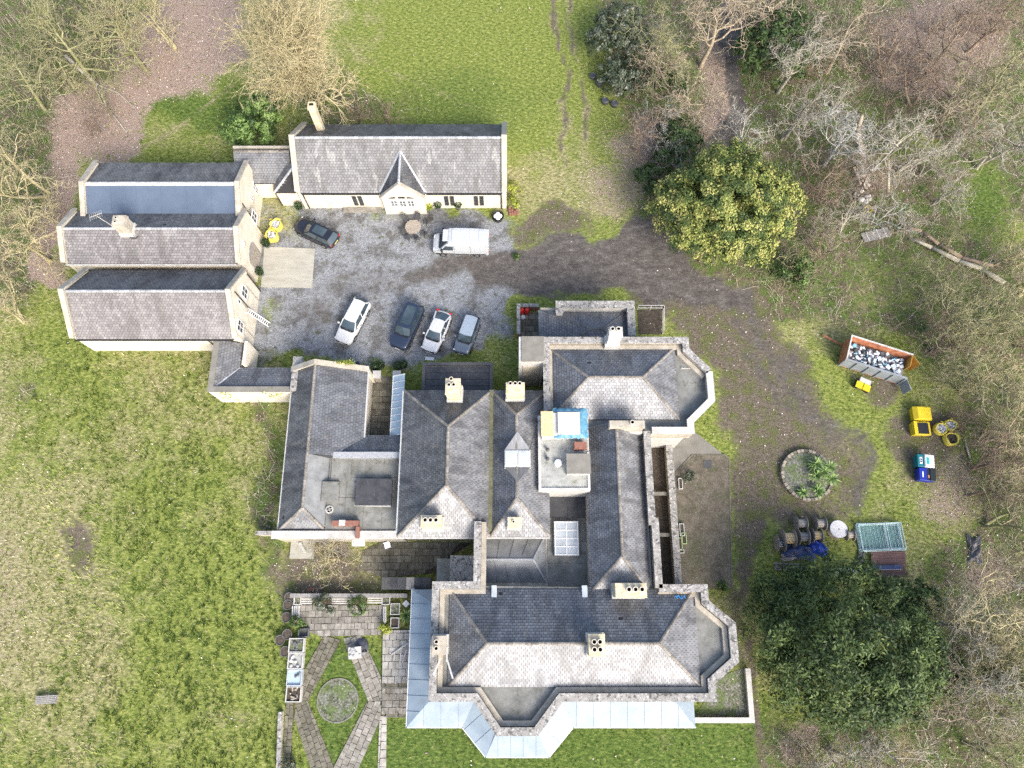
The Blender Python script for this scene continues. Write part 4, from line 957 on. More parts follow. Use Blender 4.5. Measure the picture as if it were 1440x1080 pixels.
# west wing
ze = 3.2; zr = 5.1
xr_ = (X(440, 515, zr) + X(428, 715, zr)) / 2; xw = (X(413, 525, ze) + X(391, 748, ze)) / 2; xee = X(514, 570, ze)
yN_ = Y(517, 4.0); yS_ = Y(746, ze); yc = Y(641, 4.2); yA = Y(714, zr); xs = X(458, 735, ze)
part(MB().box(xw + .15, xee - .15, yc - .3, yN_ - .1, 0, ze - .03), 'west_wing_wall', RENDER)
W_ = [(xw, yN_, ze), (xw, yS_, ze), (xr_, yA, zr), (xr_, yN_, zr)]; E_ = [(xee, yc, ze), (xee, yN_, ze), (xr_, yN_, zr), (xr_, yc, zr)]; S_ = [(xw, yS_, ze), (xs, yS_, ze), (xr_, yA, zr)]
roof(mh, [([W_], SL_DARKX), ([E_], SL_BLUEX), ([S_], SL_GREY)], [((xr_, yA, zr), (xr_, yN_, zr))], hips=[((xw, yS_, ze), (xr_, yA, zr)), ((xs, yS_, ze), (xr_, yA, zr))], seed=17)  # west slope's shade put into the dark slate
q = [(xs, yS_, ze), (xs, yc, ze), (xr_, yc, zr), (xr_, yA, zr)]
n = 3
for i in range(n):
    a_, b_, c_, d_ = lerp(q[0], q[1], i / n), lerp(q[0], q[1], (i + 1) / n), lerp(q[3], q[2], (i + 1) / n), lerp(q[3], q[2], i / n)
    m = MB(); m.hexa([vadd(k, (0, 0, -.08)) for k in (a_, b_, c_, d_)], [a_, b_, c_, d_]); part(m, 'lead_panel', LEAD)
m = MB(); m.add([(xee, yc, ze - .1), (xr_, yc, ze - .1), (xr_, yc, zr)], [[0, 1, 2]]); part(m, 'roof_cheek', FELT)
gw_ = MB(); ymid = xr_
prof = [(xw - .1, 0), (xee + .1, 0), (xee + .1, ze + .2), (xr_, zr + .22), (xw - .1, ze + .2)]
gw_.add([(p[0], yN_ - .1, p[1]) for p in prof] + [(p[0], yN_ + .22, p[1]) for p in prof], [[0, 1, 2, 3, 4], [9, 8, 7, 6, 5]] + [[i, 5 + i, 5 + (i + 1) % 5, (i + 1) % 5] for i in range(5)]); part(gw_, 'north_gable', RENDER)
c = MB(); c.bar((xw - .15, yN_ + .06, ze + .26), (xr_, yN_ + .06, zr + .28), .46, .1); c.bar((xee + .15, yN_ + .06, ze + .26), (xr_, yN_ + .06, zr + .28), .46, .1); part(c, 'gable_coping', STONE)
gutter(mh, (xw - .06, yS_, ze - .08), (xw - .06, yN_, ze - .08), WHITED); gutter(mh, (xee + .06, yc + .8, ze - .08), (xee + .06, yN_, ze - .08), WHITED, .16)
# flat lead roofs south of the wing
zf = 3.4; fx0, fx1 = xs, x0 - .1; fy0, fy1 = Y(747, zf), yc
part(MB().box(xw + .15, fx1 + .2, fy0 + .05, fy1 - .31, 0, 3.1), 'kitchen_wall', STONE)
lead_flat(mh, fx0 + .05, fx1 + .05, fy0 + .1, Y(700, zf), zf, 4, 1, LEADG); lead_flat(mh, fx0 + .05, fx1 + .05, Y(700, zf) + .02, fy1, zf + .03, 4, 2, LEADG)
part(MB().box(fx0, fx1 + .1, fy0 + .05, fy1 + .02, 3.1, zf - .06), 'flat_roof_deck', STONE)
ax, ay = at(500, 710, 4.0); bx, by = at(551, 674, 4.0); part(MB().box(ax, bx, ay, by, zf, 3.95), 'dark_skylight_box', IRON); part(MB().box(ax - .05, bx + .05, ay - .05, by + .05, 3.951, 4.0), 'skylight_lid', FELT)
part(MB().bar((ax - .1, ay - .02, 3.9), (bx, ay - .1, 3.9), .1, .08), 'lid_edge', WHITED)
ax, ay = at(451, 705, 3.9); bx, by = at(477, 677, 3.9); part(MB().box(ax, bx, ay, by, zf, 3.85), 'raised_hatch', LEADG)
ax, ay = at(465, 676, 3.6); bx, by = at(495, 642, 3.6); part(MB().box(ax, bx, ay, by, zf + .02, 3.6), 'raised_hatch', LEADG)
x_, y_ = at(462.5, 716, 3.7); b = MB(); b.lathe([(.33, 0), (.33, .12), (.24, .14), (.24, .06), (.05, .06)], (x_, y_, zf), 16); vf = part(b, 'roof_fan', WHITED)
b = MB(); b.lathe([(.23, .07), (.01, .07)], (x_, y_, zf), 16); b.build('fan_opening', BLACK, vf, world=True)
b = MB(); [b.bar((x_ - .24 * math.cos(a), y_ - .24 * math.sin(a), zf + .1), (x_ + .24 * math.cos(a), y_ + .24 * math.sin(a), zf + .1), .05, .03) for a in (.4, 1.97)]; b.build('fan_guard', WHITED, vf, world=True)
# slate lean-to facing the small yard
p0, p1, p2, p3 = (fx1 + .1, Y(612, 3.0), 3.0), (xee - .3, Y(612, 3.0), 3.0), (X(474, 637, 4.1), Y(638, 4.1), 4.1), (fx1 + .1, Y(638, 4.1), 4.1)
roof(mh, [([[p0, p1, p2, p3]], SL_BLUE)], [], hips=[(p1, p2)], seed=18, mr=RIDGE_G)
part(MB().bar(vadd(p2, (-.3, -.12, .05)), vadd(p3, (0, -.12, .05)), .5, .16), 'lead_roll', RIDGE_G)
part(MB().box(p2[0], p3[0], p3[1] - .35, p3[1] - .1, 3.3, 4.02), 'lean_to_back', LEAD)
part(MB().box(p1[0] + .3, p0[0], p3[1], p0[1] - .2, 0, 2.9), 'lean_to_wall', STONE)
# brick flue wall on the flat roof and south coping
b = MB(); ax, ay = at(466, 741, 4.0); bx, by = at(504, 732, 4.0); b.box(ax, bx, ay + .1, by, zf, 4.0); part(b, 'brick_flue', BRICK)
ax, ay = at(476, 740, 4.1); part(MB().box(ax, ax + .5, ay + .05, ay + .5, 4.001, 4.08), 'flue_slab', WHITED)
b = MB(); b.box(X(501, 750, 3.6), X(506, 750, 3.6), Y(757, 3.6), Y(741, 3.6), 3.41, 3.95); part(b, 'brick_flue', BRICK)
sw = MB(); sw.box(xw - .3, x0 + .1, yS_ - .62, yS_ - .12, 0, 3.42); p = part(sw, 'south_parapet', STONE); b = MB(); b.box(xw - .4, x0 + .1, yS_ - .7, yS_ - .06, 3.42, 3.56); b.build('coping', PALECOP, p, world=True)
# glass lean-to beside the yard
gx0, gx1, gy0, gy1 = X(550.5, 580, 2.6), X(567, 580, 3.2), Y(612, 2.8), Y(528, 2.8)
part(MB().box(gx0 + .1, gx0 + .25, gy0, gy1, 0, 2.5), 'glazed_lean_to_wall', WHITED)
n = 9; fr = MB()
for i in range(n):
    ya, yb = gy0 + (gy1 - gy0) * i / n, gy0 + (gy1 - gy0) * (i + 1) / n
    m = MB(); m.hexa([(gx0, ya + .03, 2.56), (gx1, ya + .03, 3.16), (gx1, yb - .03, 3.16), (gx0, yb - .03, 2.56)], [(gx0, ya + .03, 2.6), (gx1, ya + .03, 3.2), (gx1, yb - .03, 3.2), (gx0, yb - .03, 2.6)]); part(m, 'roof_pane', GLASSB)
for i in range(n + 1): ya = gy0 + (gy1 - gy0) * i / n; fr.bar((gx0 - .04, ya, 2.62), (gx1, ya, 3.22), .06, .07)
fr.bar((gx0, gy0, 2.62), (gx0, gy1, 2.62), .08, .08); part(fr, 'glazing_bars', WHITE)
# dark boarded flat roof by the courtyard
dx0, dx1, dy0, dy1 = X(594, 530, 3.0), X(693, 530, 3.0), Y(552, 3.0), Y(510, 3.0)
part(MB().box(dx0 + .1, dx1 - .1, dy0, dy1 - .1, 0, 2.9), 'porch_wall', RENDER)
for j in range(4):
    ya, yb = dy0 + (dy1 - .35 - dy0) * j / 4, dy0 + (dy1 - .35 - dy0) * (j + 1) / 4
    part(MB().box(dx0 + .3, dx1 - .3, ya + .02, yb - .02, 2.9, 3.02 + .01 * (j % 2)), 'roof_board', FELT)
b = MB(); strip(b, [(dx0 + .13, dy0), (dx0 + .13, dy1 - .15), (dx1 - .13, dy1 - .15), (dx1 - .13, dy0)], .28, 2.85, 3.16); part(b, 'roof_rim', IRON)

# zinc veranda, each sheet its own panel
zo, zi = 2.6, 3.5
out = pxpath([(579.5, 829), (575, 1023), (650, 1023), (683, 1065), (772, 1065), (806, 1023), (978, 1024)], zo)
f = [S_PATH[k] for k in (2, 3, 4, 5, 6, 7, 8)]
inn = [(f[0][0] - .21, out[0][1] - 1.25), (f[1][0] - .21, f[1][1] - .21), (f[2][0] - .1, f[2][1] - .21), (f[3][0] - .1, f[3][1] - .21), (f[4][0] + .1, f[4][1] - .21), (f[5][0] + .1, f[5][1] - .21), (out[-1][0] - 1.9, f[6][1] - .21)]
cnt = (9, 4, 3, 5, 3, 8)
for k, n in enumerate(cnt):
    o0, o1, i0, i1 = Vector(out[k]), Vector(out[k + 1]), Vector(inn[k]), Vector(inn[k + 1]); u = (o1 - o0).normalized(); v_ = Vector((-u.y, u.x)); 
    if (i0 - o0).dot(v_) < 0: v_ = -v_
    loc = [((p - o0).dot(u), (p - o0).dot(v_)) for p in (o0, o1, i1, i0)]; wd_ = max(loc[2][1], loc[3][1], .3); t0, t1 = min(p[0] for p in loc), max(p[0] for p in loc)
    if area2(loc) < 0: loc = loc[::-1]
    for i in range(n):
        ta, tb = t0 + (t1 - t0) * i / n, t0 + (t1 - t0) * (i + 1) / n; c = clip_poly([(ta + .005, -1), (tb - .005, -1), (tb - .005, 9), (ta + .005, 9)], loc)
        if len(c) < 3 or area2(c) < .01: continue
        zz_ = lambda q: zo + (zi - zo) * min(1, q[1] / wd_)
        top = [(*(o0 + u * q[0] + v_ * q[1]), zz_(q)) for q in c]; nn_ = len(top); m = MB(); m.cr = RNG.random(); m.add(top + [vadd(p, (0, 0, -.05)) for p in top], [list(range(nn_)), list(range(nn_, 2 * nn_))[::-1]] + [[j, nn_ + j, nn_ + (j + 1) % nn_, (j + 1) % nn_] for j in range(nn_)])
        ed = sorted([q for q in c if abs(q[0] - ta - .005) < 1e-3], key=lambda q: q[1])
        if len(ed) >= 2: e0_, e1_ = ed[0], ed[-1]; m.bar((*(o0 + u * e0_[0] + v_ * e0_[1]), zz_(e0_) + .015), (*(o0 + u * e1_[0] + v_ * e1_[1]), zz_(e1_) + .015), .045, .04)
        part(m, 'zinc_panel', ZINC)
m = MB(); m.face((*out[0], zo), (*inn[0], zi), (inn[0][0], out[0][1], zo + .02)); part(m, 'zinc_panel', ZINC)
m = MB(); m.face((*out[-1], zo), (out[-1][0], inn[-1][1], zo + .02), (*inn[-1], zi)); part(m, 'zinc_panel', ZINC)
g = MB(); [g.bar((*p, zo - .06), (*q, zo - .06), .1, .1, ext=.04) for p, q in zip(out, out[1:])]; part(g, 'veranda_gutter', WHITE)
for k in range(len(out) - 1):
    n = max(1, int(math.dist(out[k], out[k + 1]) / 2.8))
    for i in range(n + (k == len(out) - 2)):
        p = lerp(out[k], out[k + 1], i / n); q = lerp(p, (2, 3), .012)
        part(MB().box(q[0] - .06, q[0] + .06, q[1] - .06, q[1] + .06, 0, zo - .1), 'veranda_post', WHITE)
# upper windows of the south and east fronts
yw_ = S_PATH[3][1] - .0
for xx in [S_PATH[3][0] + 1.6] + [S_PATH[7][0] + 1.6 + 2.6 * k for k in range(4)]: window_y(mh, xx, 4.15, .95, .8, yw_ - .0, 2, 2); window_y(mh, xx, 1.3, 1.1, 2.2, yw_, 2, 4)
for xx in (S_PATH[5][0] + .7, S_PATH[6][0] - .7): window_y(mh, xx, 1.3, 1.0, 2.2, S_PATH[5][1], 2, 4)
for yy in (3.0, 6.5, 10.0): window_x(mh, yy, 3.6, 1.1, 1.8, E_PATH[0][0] - .6, 1)
# a few cables run over the slates
def cable(pts, label):
    o = MB().poly_tube([A(*p) for p in pts], .022, 5).build('cable', PIPE); tag(o, label, 'cable')
cable([(690, 556, 5.5), (745, 632, 6.9), (757, 592, 6.5), (775, 585, 7.9)], 'black cable looping from the roof lantern to the tarpaulin box')
cable([(823, 598, 6.2), (840, 620, 6.9), (867, 635, 7.9)], 'black cable crossing the blue slates of the east range near its wide chimney')
cable([(822, 714, 5.6), (840, 700, 6.3), (868, 680, 7.85)], 'black cable running diagonally up the blue slates of the east range')
# east area, retaining wall and its coping
wp = pxpath([(941, 624), (952, 828)], 1.2)
rw = thing('retaining_wall', 'long pale-capped retaining wall beside the dark basement area', 'wall', (wp[0][0], (wp[0][1] + wp[1][1]) / 2, 0))
b = MB(); strip(b, wp, .42, 0, 1.05); b.build('wall', STONE, rw, world=True); b = MB(); strip(b, wp, .58, 1.05, 1.17); b.build('coping', COPING, rw, world=True)
b = MB(); b.box(E_PATH[0][0] - .2, wp[0][0] - .1, wp[1][1] + .1, wp[0][1] + .3, 0, .03); o = b.build('basement_area', SOIL); o['kind'] = 'structure'  # dark soil colour paints the shade down in the sunken area
for py in (694, 752):
    x_, y_ = at(936, py, .8); b = MB(); b.box(E_PATH[0][0], wp[0][0] - .15, y_ - .15, y_ + .15, .6, .75); b.build('strut', CONC, rw, world=True)
# ------------------------------------------------------------------ paving, terraces, garden
def in_poly(p, poly):
    c = False; n = len(poly)
    for i in range(n):
        a, b = poly[i], poly[(i + 1) % n]
        if (a[1] > p[1]) != (b[1] > p[1]) and p[0] < (b[0] - a[0]) * (p[1] - a[1]) / (b[1] - a[1]) + a[0]: c = not c
    return c
def paving(name, polys, sw, sh, ang, m, bed=SOIL, z=.03, jit=.02, gap=.035, thick=.05, seed=3):
    """a structure sheet with each slab a child; polys are convex plan polygons"""
    R = random.Random(seed)
    b = MB()
    for P in polys: b.prism(P, 0.004, z)
    o = b.build(name, bed); o['kind'] = 'structure'
    ca, sa = math.cos(ang), math.sin(ang); n = 0
    for P in polys:
        if area2(P) < 0: P = P[::-1]
        cx, cy = sum(p[0] for p in P) / len(P), sum(p[1] for p in P) / len(P)
        loc = [((p[0] - cx) * ca + (p[1] - cy) * sa, -(p[0] - cx) * sa + (p[1] - cy) * ca) for p in P]
        u0, u1 = min(p[0] for p in loc), max(p[0] for p in loc); v0, v1 = min(p[1] for p in loc), max(p[1] for p in loc)
        r = 0; v = v0
        while v < v1 - .02:
            u = u0 - (sw / 2 if r % 2 else 0)
            while u < u1:
                q = [(u + gap / 2, v + gap / 2), (u + sw - gap / 2, v + gap / 2), (u + sw - gap / 2, v + sh - gap / 2), (u + gap / 2, v + sh - gap / 2)]
                q = [(a + R.uniform(-jit, jit), b_ + R.uniform(-jit, jit)) for a, b_ in q]
                c = clip_poly(q, loc); u += sw
                if len(c) < 3 or area2(c) < .05 * sw * sh: continue
                w = [(cx + a * ca - b_ * sa, cy + a * sa + b_ * ca) for a, b_ in c]
                mb = MB(); mb.cr = R.random(); mb.prism(w, z - .01, z + thick * R.uniform(.5, 1.1)); mb.build('slab', m, o); n += 1
            v += sh; r += 1
    return o
PX = lambda pts, z=0: [at(a, b, z) for a, b in pts]
paving('garden_terrace', [PX([(421, 851), (541, 851), (541, 878), (535, 893), (452, 895), (436, 889), (424, 880)])], .55, .5, 0.02, SLAB, seed=1)
def path_ang(a, b): p, q = at(*a), at(*b); return math.atan2(q[1] - p[1], q[0] - p[0])
paving('garden_path', [PX([(456, 894), (480, 900), (446, 962), (434, 985), (417, 985), (424, 950)])], .5, .42, path_ang((468, 896), (430, 980)), SLABM, seed=2)
paving('garden_path', [PX([(417, 986), (433, 986), (469, 1076), (472, 1090), (440, 1090), (414, 1010)])], .5, .42, path_ang((425, 990), (455, 1080)), SLABM, seed=3)
paving('garden_path', [PX([(483, 898), (508, 893), (536, 952), (537, 985), (518, 986)])], .55, .48, path_ang((497, 897), (527, 975)), SLAB, seed=4)
paving('garden_path', [PX([(517, 986), (537, 986), (535, 1012), (500, 1090), (467, 1090), (470, 1078)])], .55, .48, path_ang((525, 990), (485, 1085)), SLAB, seed=5)
paving('garden_path', [PX([(402, 988), (415, 988), (411, 1035), (409, 1090), (398, 1090), (400, 1030)])], .5, .55, 1.57, SLABM, seed=6)
paving('garden_path', [PX([(534, 1007), (544, 1007), (543, 1090), (531, 1090)])], .6, .55, 1.57, SLABP, seed=7)
paving('west_terrace', [PX([(539, 886), (577, 886), (576, 961), (538, 961)])], .58, .55, 0, SLABP, z=.2, seed=8)
paving('lower_terrace', [PX([(538, 968), (576, 968), (576, 1004), (537, 1004)])], .58, .5, 0, SLAB, z=.08, seed=9)
for (y_, z1, nm) in ((964, .2, 'terrace_step'), (1005, .1, 'terrace_step')):
    a, b = at(537, y_), at(577, y_); o = MB().box(a[0], b[0], a[1] - .2, a[1] + .16, 0.002, z1 - .06).build(nm, SLABM); o['kind'] = 'structure'
    for k in range(2):
        p = lerp(a, b, .15 + .45 * k); t_ = thing('handrail', 'dark iron handrail beside the terrace steps' , 'handrail', (p[0], p[1], 0), group='handrails at the garden steps')
        MB().box(-.03, .03, -.03, .03, 0, .9).build('post', IRON, t_); MB().bar((0, .0, .92), (.9, .0, .92), .05, .05).build('rail', IRON, t_)
paving('yard_paving', [PX([(517, 530), (550, 530), (549, 612), (516, 612)])], .6, .6, 0, SLABM, seed=10)
paving('rear_yard_paving', [PX([(534, 763), (665, 763), (630, 785), (614, 806), (536, 812), (506, 800), (510, 775)])], .62, .6, 0, SLABM, seed=11)
paving('small_court_paving', [PX([(730, 440), (757, 440), (757, 475), (730, 475)])], .6, .6, 0, SLABM, seed=12)
# concrete pad in the courtyard
P = PX([(372, 347), (443, 350), (439, 405), (367, 404)])
o = MB().prism(P, .004, .06).build('concrete_pad', CONCP); o['kind'] = 'structure'
# east terrace and its path
o = MB().prism(PX([(950, 664), (973, 640), (1019, 640), (1025, 644), (1028, 828), (958, 828)]), .004, .07).build('east_terrace', TERR); o['kind'] = 'structure'
o = MB().prism(PX([(936, 632), (975, 606), (1013, 636), (1017, 640.5), (972.5, 639.5), (949.5, 663), (951, 690), (946, 690)]), .004, .05).build('east_path', CONC); o['kind'] = 'structure'
kb = MB(); strip(kb, PX([(958, 828), (950.5, 690), (950, 664), (973, 640), (1019, 640), (1025, 645), (1029, 828)]), .1, 0, .1); o = kb.build('terrace_kerb', SLABM); o['kind'] = 'structure'
p = at(995, 653); MB().box(p[0] - .35, p[0] + .35, p[1] - .35, p[1] + .35, .07, .1).build('drain_cover', IRON); bpy.data.objects['drain_cover']['kind'] = 'structure'
for k, (px, py, w_, h_, mm) in enumerate(((957, 680, .3, .9, 0), (959, 745, .35, 1.0, 0), (962, 757, .35, .9, 1), (956, 765, .35, 1.0, 1), (955, 775, .8, .3, 0))):
    x_, y_ = at(px, py, .3); t_ = thing('window_box', ('empty pale window box', 'green-rimmed window box')[mm] + ' lying along the east terrace wall', 'planter', (x_, y_, .07), group='window boxes on the east terrace')
    b = MB(); strip(b, [(-w_ / 2, -h_ / 2), (w_ / 2, -h_ / 2), (w_ / 2, h_ / 2), (-w_ / 2, h_ / 2)], .06, 0, .28, True); b.build('rim', (WHITED, mat('pale_green_paint', (.35, .45, .2), rough=.6) if 'pale_green_paint' not in MATS else MATS['pale_green_paint'])[mm], t_)
    MB().box(-w_ / 2 + .04, w_ / 2 - .04, -h_ / 2 + .04, h_ / 2 - .04, 0, .2).build('soil', SOIL, t_)
# south-east low wall with railing, gravel bed inside
wp = [at(976, 1013, .6), at(1058, 1013, .6), at(1052, 940, .6)]
t_ = thing('garden_wall', 'low stone-capped garden wall round the gravel bed by the bay', 'wall', (wp[1][0], wp[1][1], 0))
b = MB(); strip(b, wp, .3, 0, .5); b.build('wall', STONE, t_, world=True); b = MB(); strip(b, wp, .4, .5, .58); b.build('coping', WHITED, t_, world=True)
o = MB().prism([wp[0], wp[1], wp[2], at(1012, 950, 0), at(985, 995, 0)], .004, .03).build('gravel_bed', SOILM); o['kind'] = 'structure'
o = MB().lathe([(1.6, .004), (1.58, .03), (.01, .05)], (*at(475, 985), 0), 28).build('round_gravel_bed', SOILM); o['kind'] = 'structure'
b = MB(); strip(b, [(at(475, 985)[0] + 1.62 * math.cos(a * math.pi / 16), at(475, 985)[1] + 1.62 * math.sin(a * math.pi / 16)) for a in range(32)], .1, 0, .07, True); o = b.build('bed_edging', CONC); o['kind'] = 'structure'
# yard boundary walls north-east of the manor
for pts, lab, h in (([(729, 434), (729, 476)], 'short mossy brick wall closing the small court by the gas bottles', 1.1), ([(729, 435), (757, 435)], 'low brick wall along the courtyard edge of the small court', .9), ([(367, 752), (392, 752)], 'short stone garden wall off the west wing corner', 1.4), ([(413, 838), (575, 838)], 'long timber-capped garden wall above the paved terrace', 1.0), ([(397, 1000), (394, 1085)], 'dark edging wall beside the narrow garden path', .5)):
    q = PX(pts); t_ = thing('garden_wall', lab, 'wall', (q[0][0], q[0][1], 0)); b = MB(); strip(b, q, .25, 0, h); b.build('wall', BRICK if 'brick' in lab else STONE, t_, world=True); b = MB(); strip(b, q, .33, h, h + .07); b.build('coping', WOODG if 'timber' in lab else COPING, t_, world=True)
# iron railings of the east court
q = PX([(896, 436), (931, 436), (931, 470)], .0)
t_ = thing('railing', 'pale metal railing around the leaf-filled court beside the annexe', 'railing', (q[1][0], q[1][1], 0))
for a, b_ in zip(q, q[1:]):
    n = max(2, int(math.dist(a, b_) / .9))
    for i in range(n + 1): p = lerp(a, b_, i / n); MB().box(p[0] - .03, p[0] + .03, p[1] - .03, p[1] + .03, 0, 1.1).build('post', WHITED, t_, world=True)
    for z_ in (.5, 1.08): MB().bar((*a, z_), (*b_, z_), .05, .05).build('rail', WHITED, t_, world=True)
o = MB().prism([q[0], q[1], q[2], (q[0][0], q[2][1])], .004, .02).build('court_floor', SOIL); o['kind'] = 'structure'
# corrugated shed roof in the rear yard
ax, ay = at(536, 829, 2.2); bx, by = at(606, 812, 2.2)
t_ = thing('garden_shed', 'long low shed with dark corrugated metal roof in the rear yard', 'shed', ((ax + bx) / 2, (ay + by) / 2, 0))
MB().box(ax + .1, bx - .1, ay + .1, by - .1, 0, 2.05).build('wall', WOODG, t_, world=True)
for k in range(6):
    b = MB(); x0_, x1_ = ax + (bx - ax) * k / 6, ax + (bx - ax) * (k + 1) / 6 - .01; n = 12
    for i in range(n):
        u0, u1 = x0_ + (x1_ - x0_) * i / n, x0_ + (x1_ - x0_) * (i + 1) / n; z0_, z1_ = 2.15 + .04 * (i % 2), 2.15 + .04 * ((i + 1) % 2); b.face((u0, ay, z0_), (u1, ay, z1_), (u1, by, z1_ + .15), (u0, by, z0_ + .15))
    b.build('roof_sheet', (IRON, FELT, IRON, WOODG, FELT, IRON)[k], t_, world=True)

# ------------------------------------------------------------------ vehicles
def paint(name, c, rough=.28, metal=0.0): return mat(name, [(0, tuple(v * .93 for v in c)), (1, c)], scale=1.5, rough=rough, metal=metal, coat=.6, spec=.5)
TYRE = mat('tyre_rubber', (.02, .02, .02), rough=.85); ALLOY = mat('alloy', (.45, .46, .47), rough=.35, metal=.8)
CARGLASS = mat('car_glass', [(0, (.03, .045, .055)), (1, (.07, .1, .115))], scale=.8, rough=.06, spec=.8); TRIM = mat('black_trim', (.02, .02, .022), rough=.45)
RED = mat('red_lamp', (.5, .015, .012), rough=.2); CLEAR = mat('clear_lamp', (.65, .68, .7), rough=.15); PLATE = mat('number_plate', (.7, .62, .2), rough=.5)
def car_body(spec):
    L, W = spec['L'], spec['W']; secs = []
    for s, wf, zt in spec['body']:
        x = s * L; w_ = W / 2 * wf; zb = .24 if abs(s) < .47 else .34; zm = (zb + zt) * .5
        secs.append([(x, -w_ * .88, zb), (x, -w_ * .99, zb + .16), (x, -w_, zm), (x, -w_ * .955, zt - .1), (x, -w_ * .84, zt), (x, -w_ * .4, zt + .035), (x, w_ * .4, zt + .035), (x, w_ * .84, zt), (x, w_ * .955, zt - .1), (x, w_, zm), (x, w_ * .99, zb + .16), (x, w_ * .88, zb)])
    return MB().loft(secs)
def make_car(name, label, front, rear, spec, pm, roofm=None, z=.6):
    f, r_ = at(*front, z), at(*rear, z); ang = math.atan2(f[1] - r_[1], f[0] - r_[0])
    t = thing(name, label, spec.get('cat', 'car'), ((f[0] + r_[0]) / 2, (f[1] + r_[1]) / 2, .005), ang)
    L, W = spec['L'], spec['W']
    bd = car_body(spec).build('body', pm, t, smooth=True)
    bd.modifiers.new('round', 'SUBSURF').levels = 1; bd.modifiers['round'].render_levels = 2
    H = spec['H']; x0, x1, x2, x3 = [k * L for k in spec['cab']]; zb = spec['belt']; wb, wr = W / 2 * .86, W / 2 * spec.get('tum', .66)
    # glasshouse: base ring and roof ring
    B = {k: v for k, v in dict(fl=(x0, wb * .95, zb), fr=(x0, -wb * .95, zb), rl=(x3, wb * .93, zb), rr=(x3, -wb * .93, zb), Fl=(x1, wr, H - .06), Fr=(x1, -wr, H - .06), Rl=(x2, wr * .96, H - .08), Rr=(x2, -wr * .96, H - .08)).items()}
    def curve(a, b, bul, n=6): return [tuple(lerp(a, b, i / n)[k] + bul[k] * math.sin(math.pi * i / n) for k in range(3)) for i in range(n + 1)]
    def sheet(e0, e1, nm, m):
        mb = MB(); n = len(e0); mb.add(list(e0) + list(e1), [[i, i + 1, n + i + 1, n + i] for i in range(n - 1)]); return mb.build(nm, m, t, smooth=True)
    sheet(curve(B['fr'], B['fl'], (.16, 0, 0)), curve(B['Fr'], B['Fl'], (.08, 0, .03)), 'windscreen', CARGLASS)
    sheet(curve(B['rl'], B['rr'], (-.12, 0, 0)), curve(B['Rl'], B['Rr'], (-.06, 0, .03)), 'rear_window', CARGLASS)
    for s, k in ((1, 'l'), (-1, 'r')):
        e0, e1 = [B['f' + k], lerp(B['f' + k], B['r' + k], .5), B['r' + k]], [B['F' + k], lerp(B['F' + k], B['R' + k], .5), B['R' + k]]
        e0[1] = (e0[1][0], e0[1][1] + .05 * s, e0[1][2])
        sheet(e0, e1, 'side_window', CARGLASS)
        pb = MB(); pb.bar(B['f' + k], B['F' + k], .09, .06); pb.bar(B['r' + k], B['R' + k], .13, .07)
        mb_, mt_ = lerp(B['f' + k], B['r' + k], .48), lerp(B['F' + k], B['R' + k], .48); pb.bar((mb_[0], mb_[1] + .045 * s, mb_[2]), mt_, .07, .05); pb.build('pillar', TRIM if spec.get('dark_pillars') else pm, t)
        mm = MB(); mm.box(x0 - .28, x0 - .12, *(sorted((s * (wb + .1), s * (wb + .3)))), zb - .02, zb + .13); mm.build('mirror', pm, t, bevel=.03)
        for xx, nm, m_ in ((L / 2 - .16, 'headlight', CLEAR), (-L / 2 + .1, 'tail_light', RED)):
            hl = MB(); yy = sorted((s * W / 2 * .52, s * W / 2 * .9)); dx_ = -.05 if nm == 'headlight' else .03; hl.box(xx - .1 + dx_, xx + .03 + dx_, yy[0], yy[1] - (.1 * W / 2 if s > 0 else 0) if s > 0 else yy[1], .6 if nm == 'headlight' else .72, .72 if nm == 'headlight' else .86); hl.build(nm, m_, t, bevel=.02)
    # scuttle with wipers, door seams, sills, wheel arches
    sc_ = MB(); sc_.hexa([(x0 + .04, -wb * .9, zb - .02), (x0 + .24, -wb * .72, zb - .03), (x0 + .24, wb * .72, zb - .03), (x0 + .04, wb * .9, zb - .02)], [(x0 + .04, -wb * .9, zb + .035), (x0 + .24, -wb * .72, zb + .022), (x0 + .24, wb * .72, zb + .022), (x0 + .04, wb * .9, zb + .035)]); sc_.build('scuttle', TRIM, t)
    for s in (-.55, .1): MB().bar((x0 + .14, s * wb, zb + .06), (x0 - .12, s * wb + .42, zb + .14), .02, .015).build('wiper', TRIM, t)
    for s in (-1, 1):
        for k in (.13, -.1, -.33):
            MB().bar((k * L, s * (W / 2 + .002), .36), (k * L - .02, s * (W / 2 * .97), zb - .06), .012, .02).build('door_seam', TRIM, t)
        for k in (.02, -.2): MB().box(k * L - .09, k * L + .09, *sorted((s * W / 2 * .985, s * (W / 2 * .985 + .035))), zb - .24, zb - .2).build('door_handle', TRIM, t)
        MB().box(-L * .19, L * .21, *sorted((s * W / 2 * .9, s * (W / 2 * .985))), .2, .3).build('sill', TRIM, t)
        for sx in (.305, -.29):
            ar = MB(); [ar.bar((sx * L + .37 * math.cos(q), s * (W / 2 - .015), .325 + .37 * math.sin(q)), (sx * L + .37 * math.cos(q + .4), s * (W / 2 - .015), .325 + .37 * math.sin(q + .4)), .05, .04) for q in (.0, .4, .8, 1.2, 1.6, 2.0, 2.4, 2.75)]; ar.build('wheel_arch', TRIM, t)
    # domed roof panel
    mb = MB(); n = 6; R_ = []
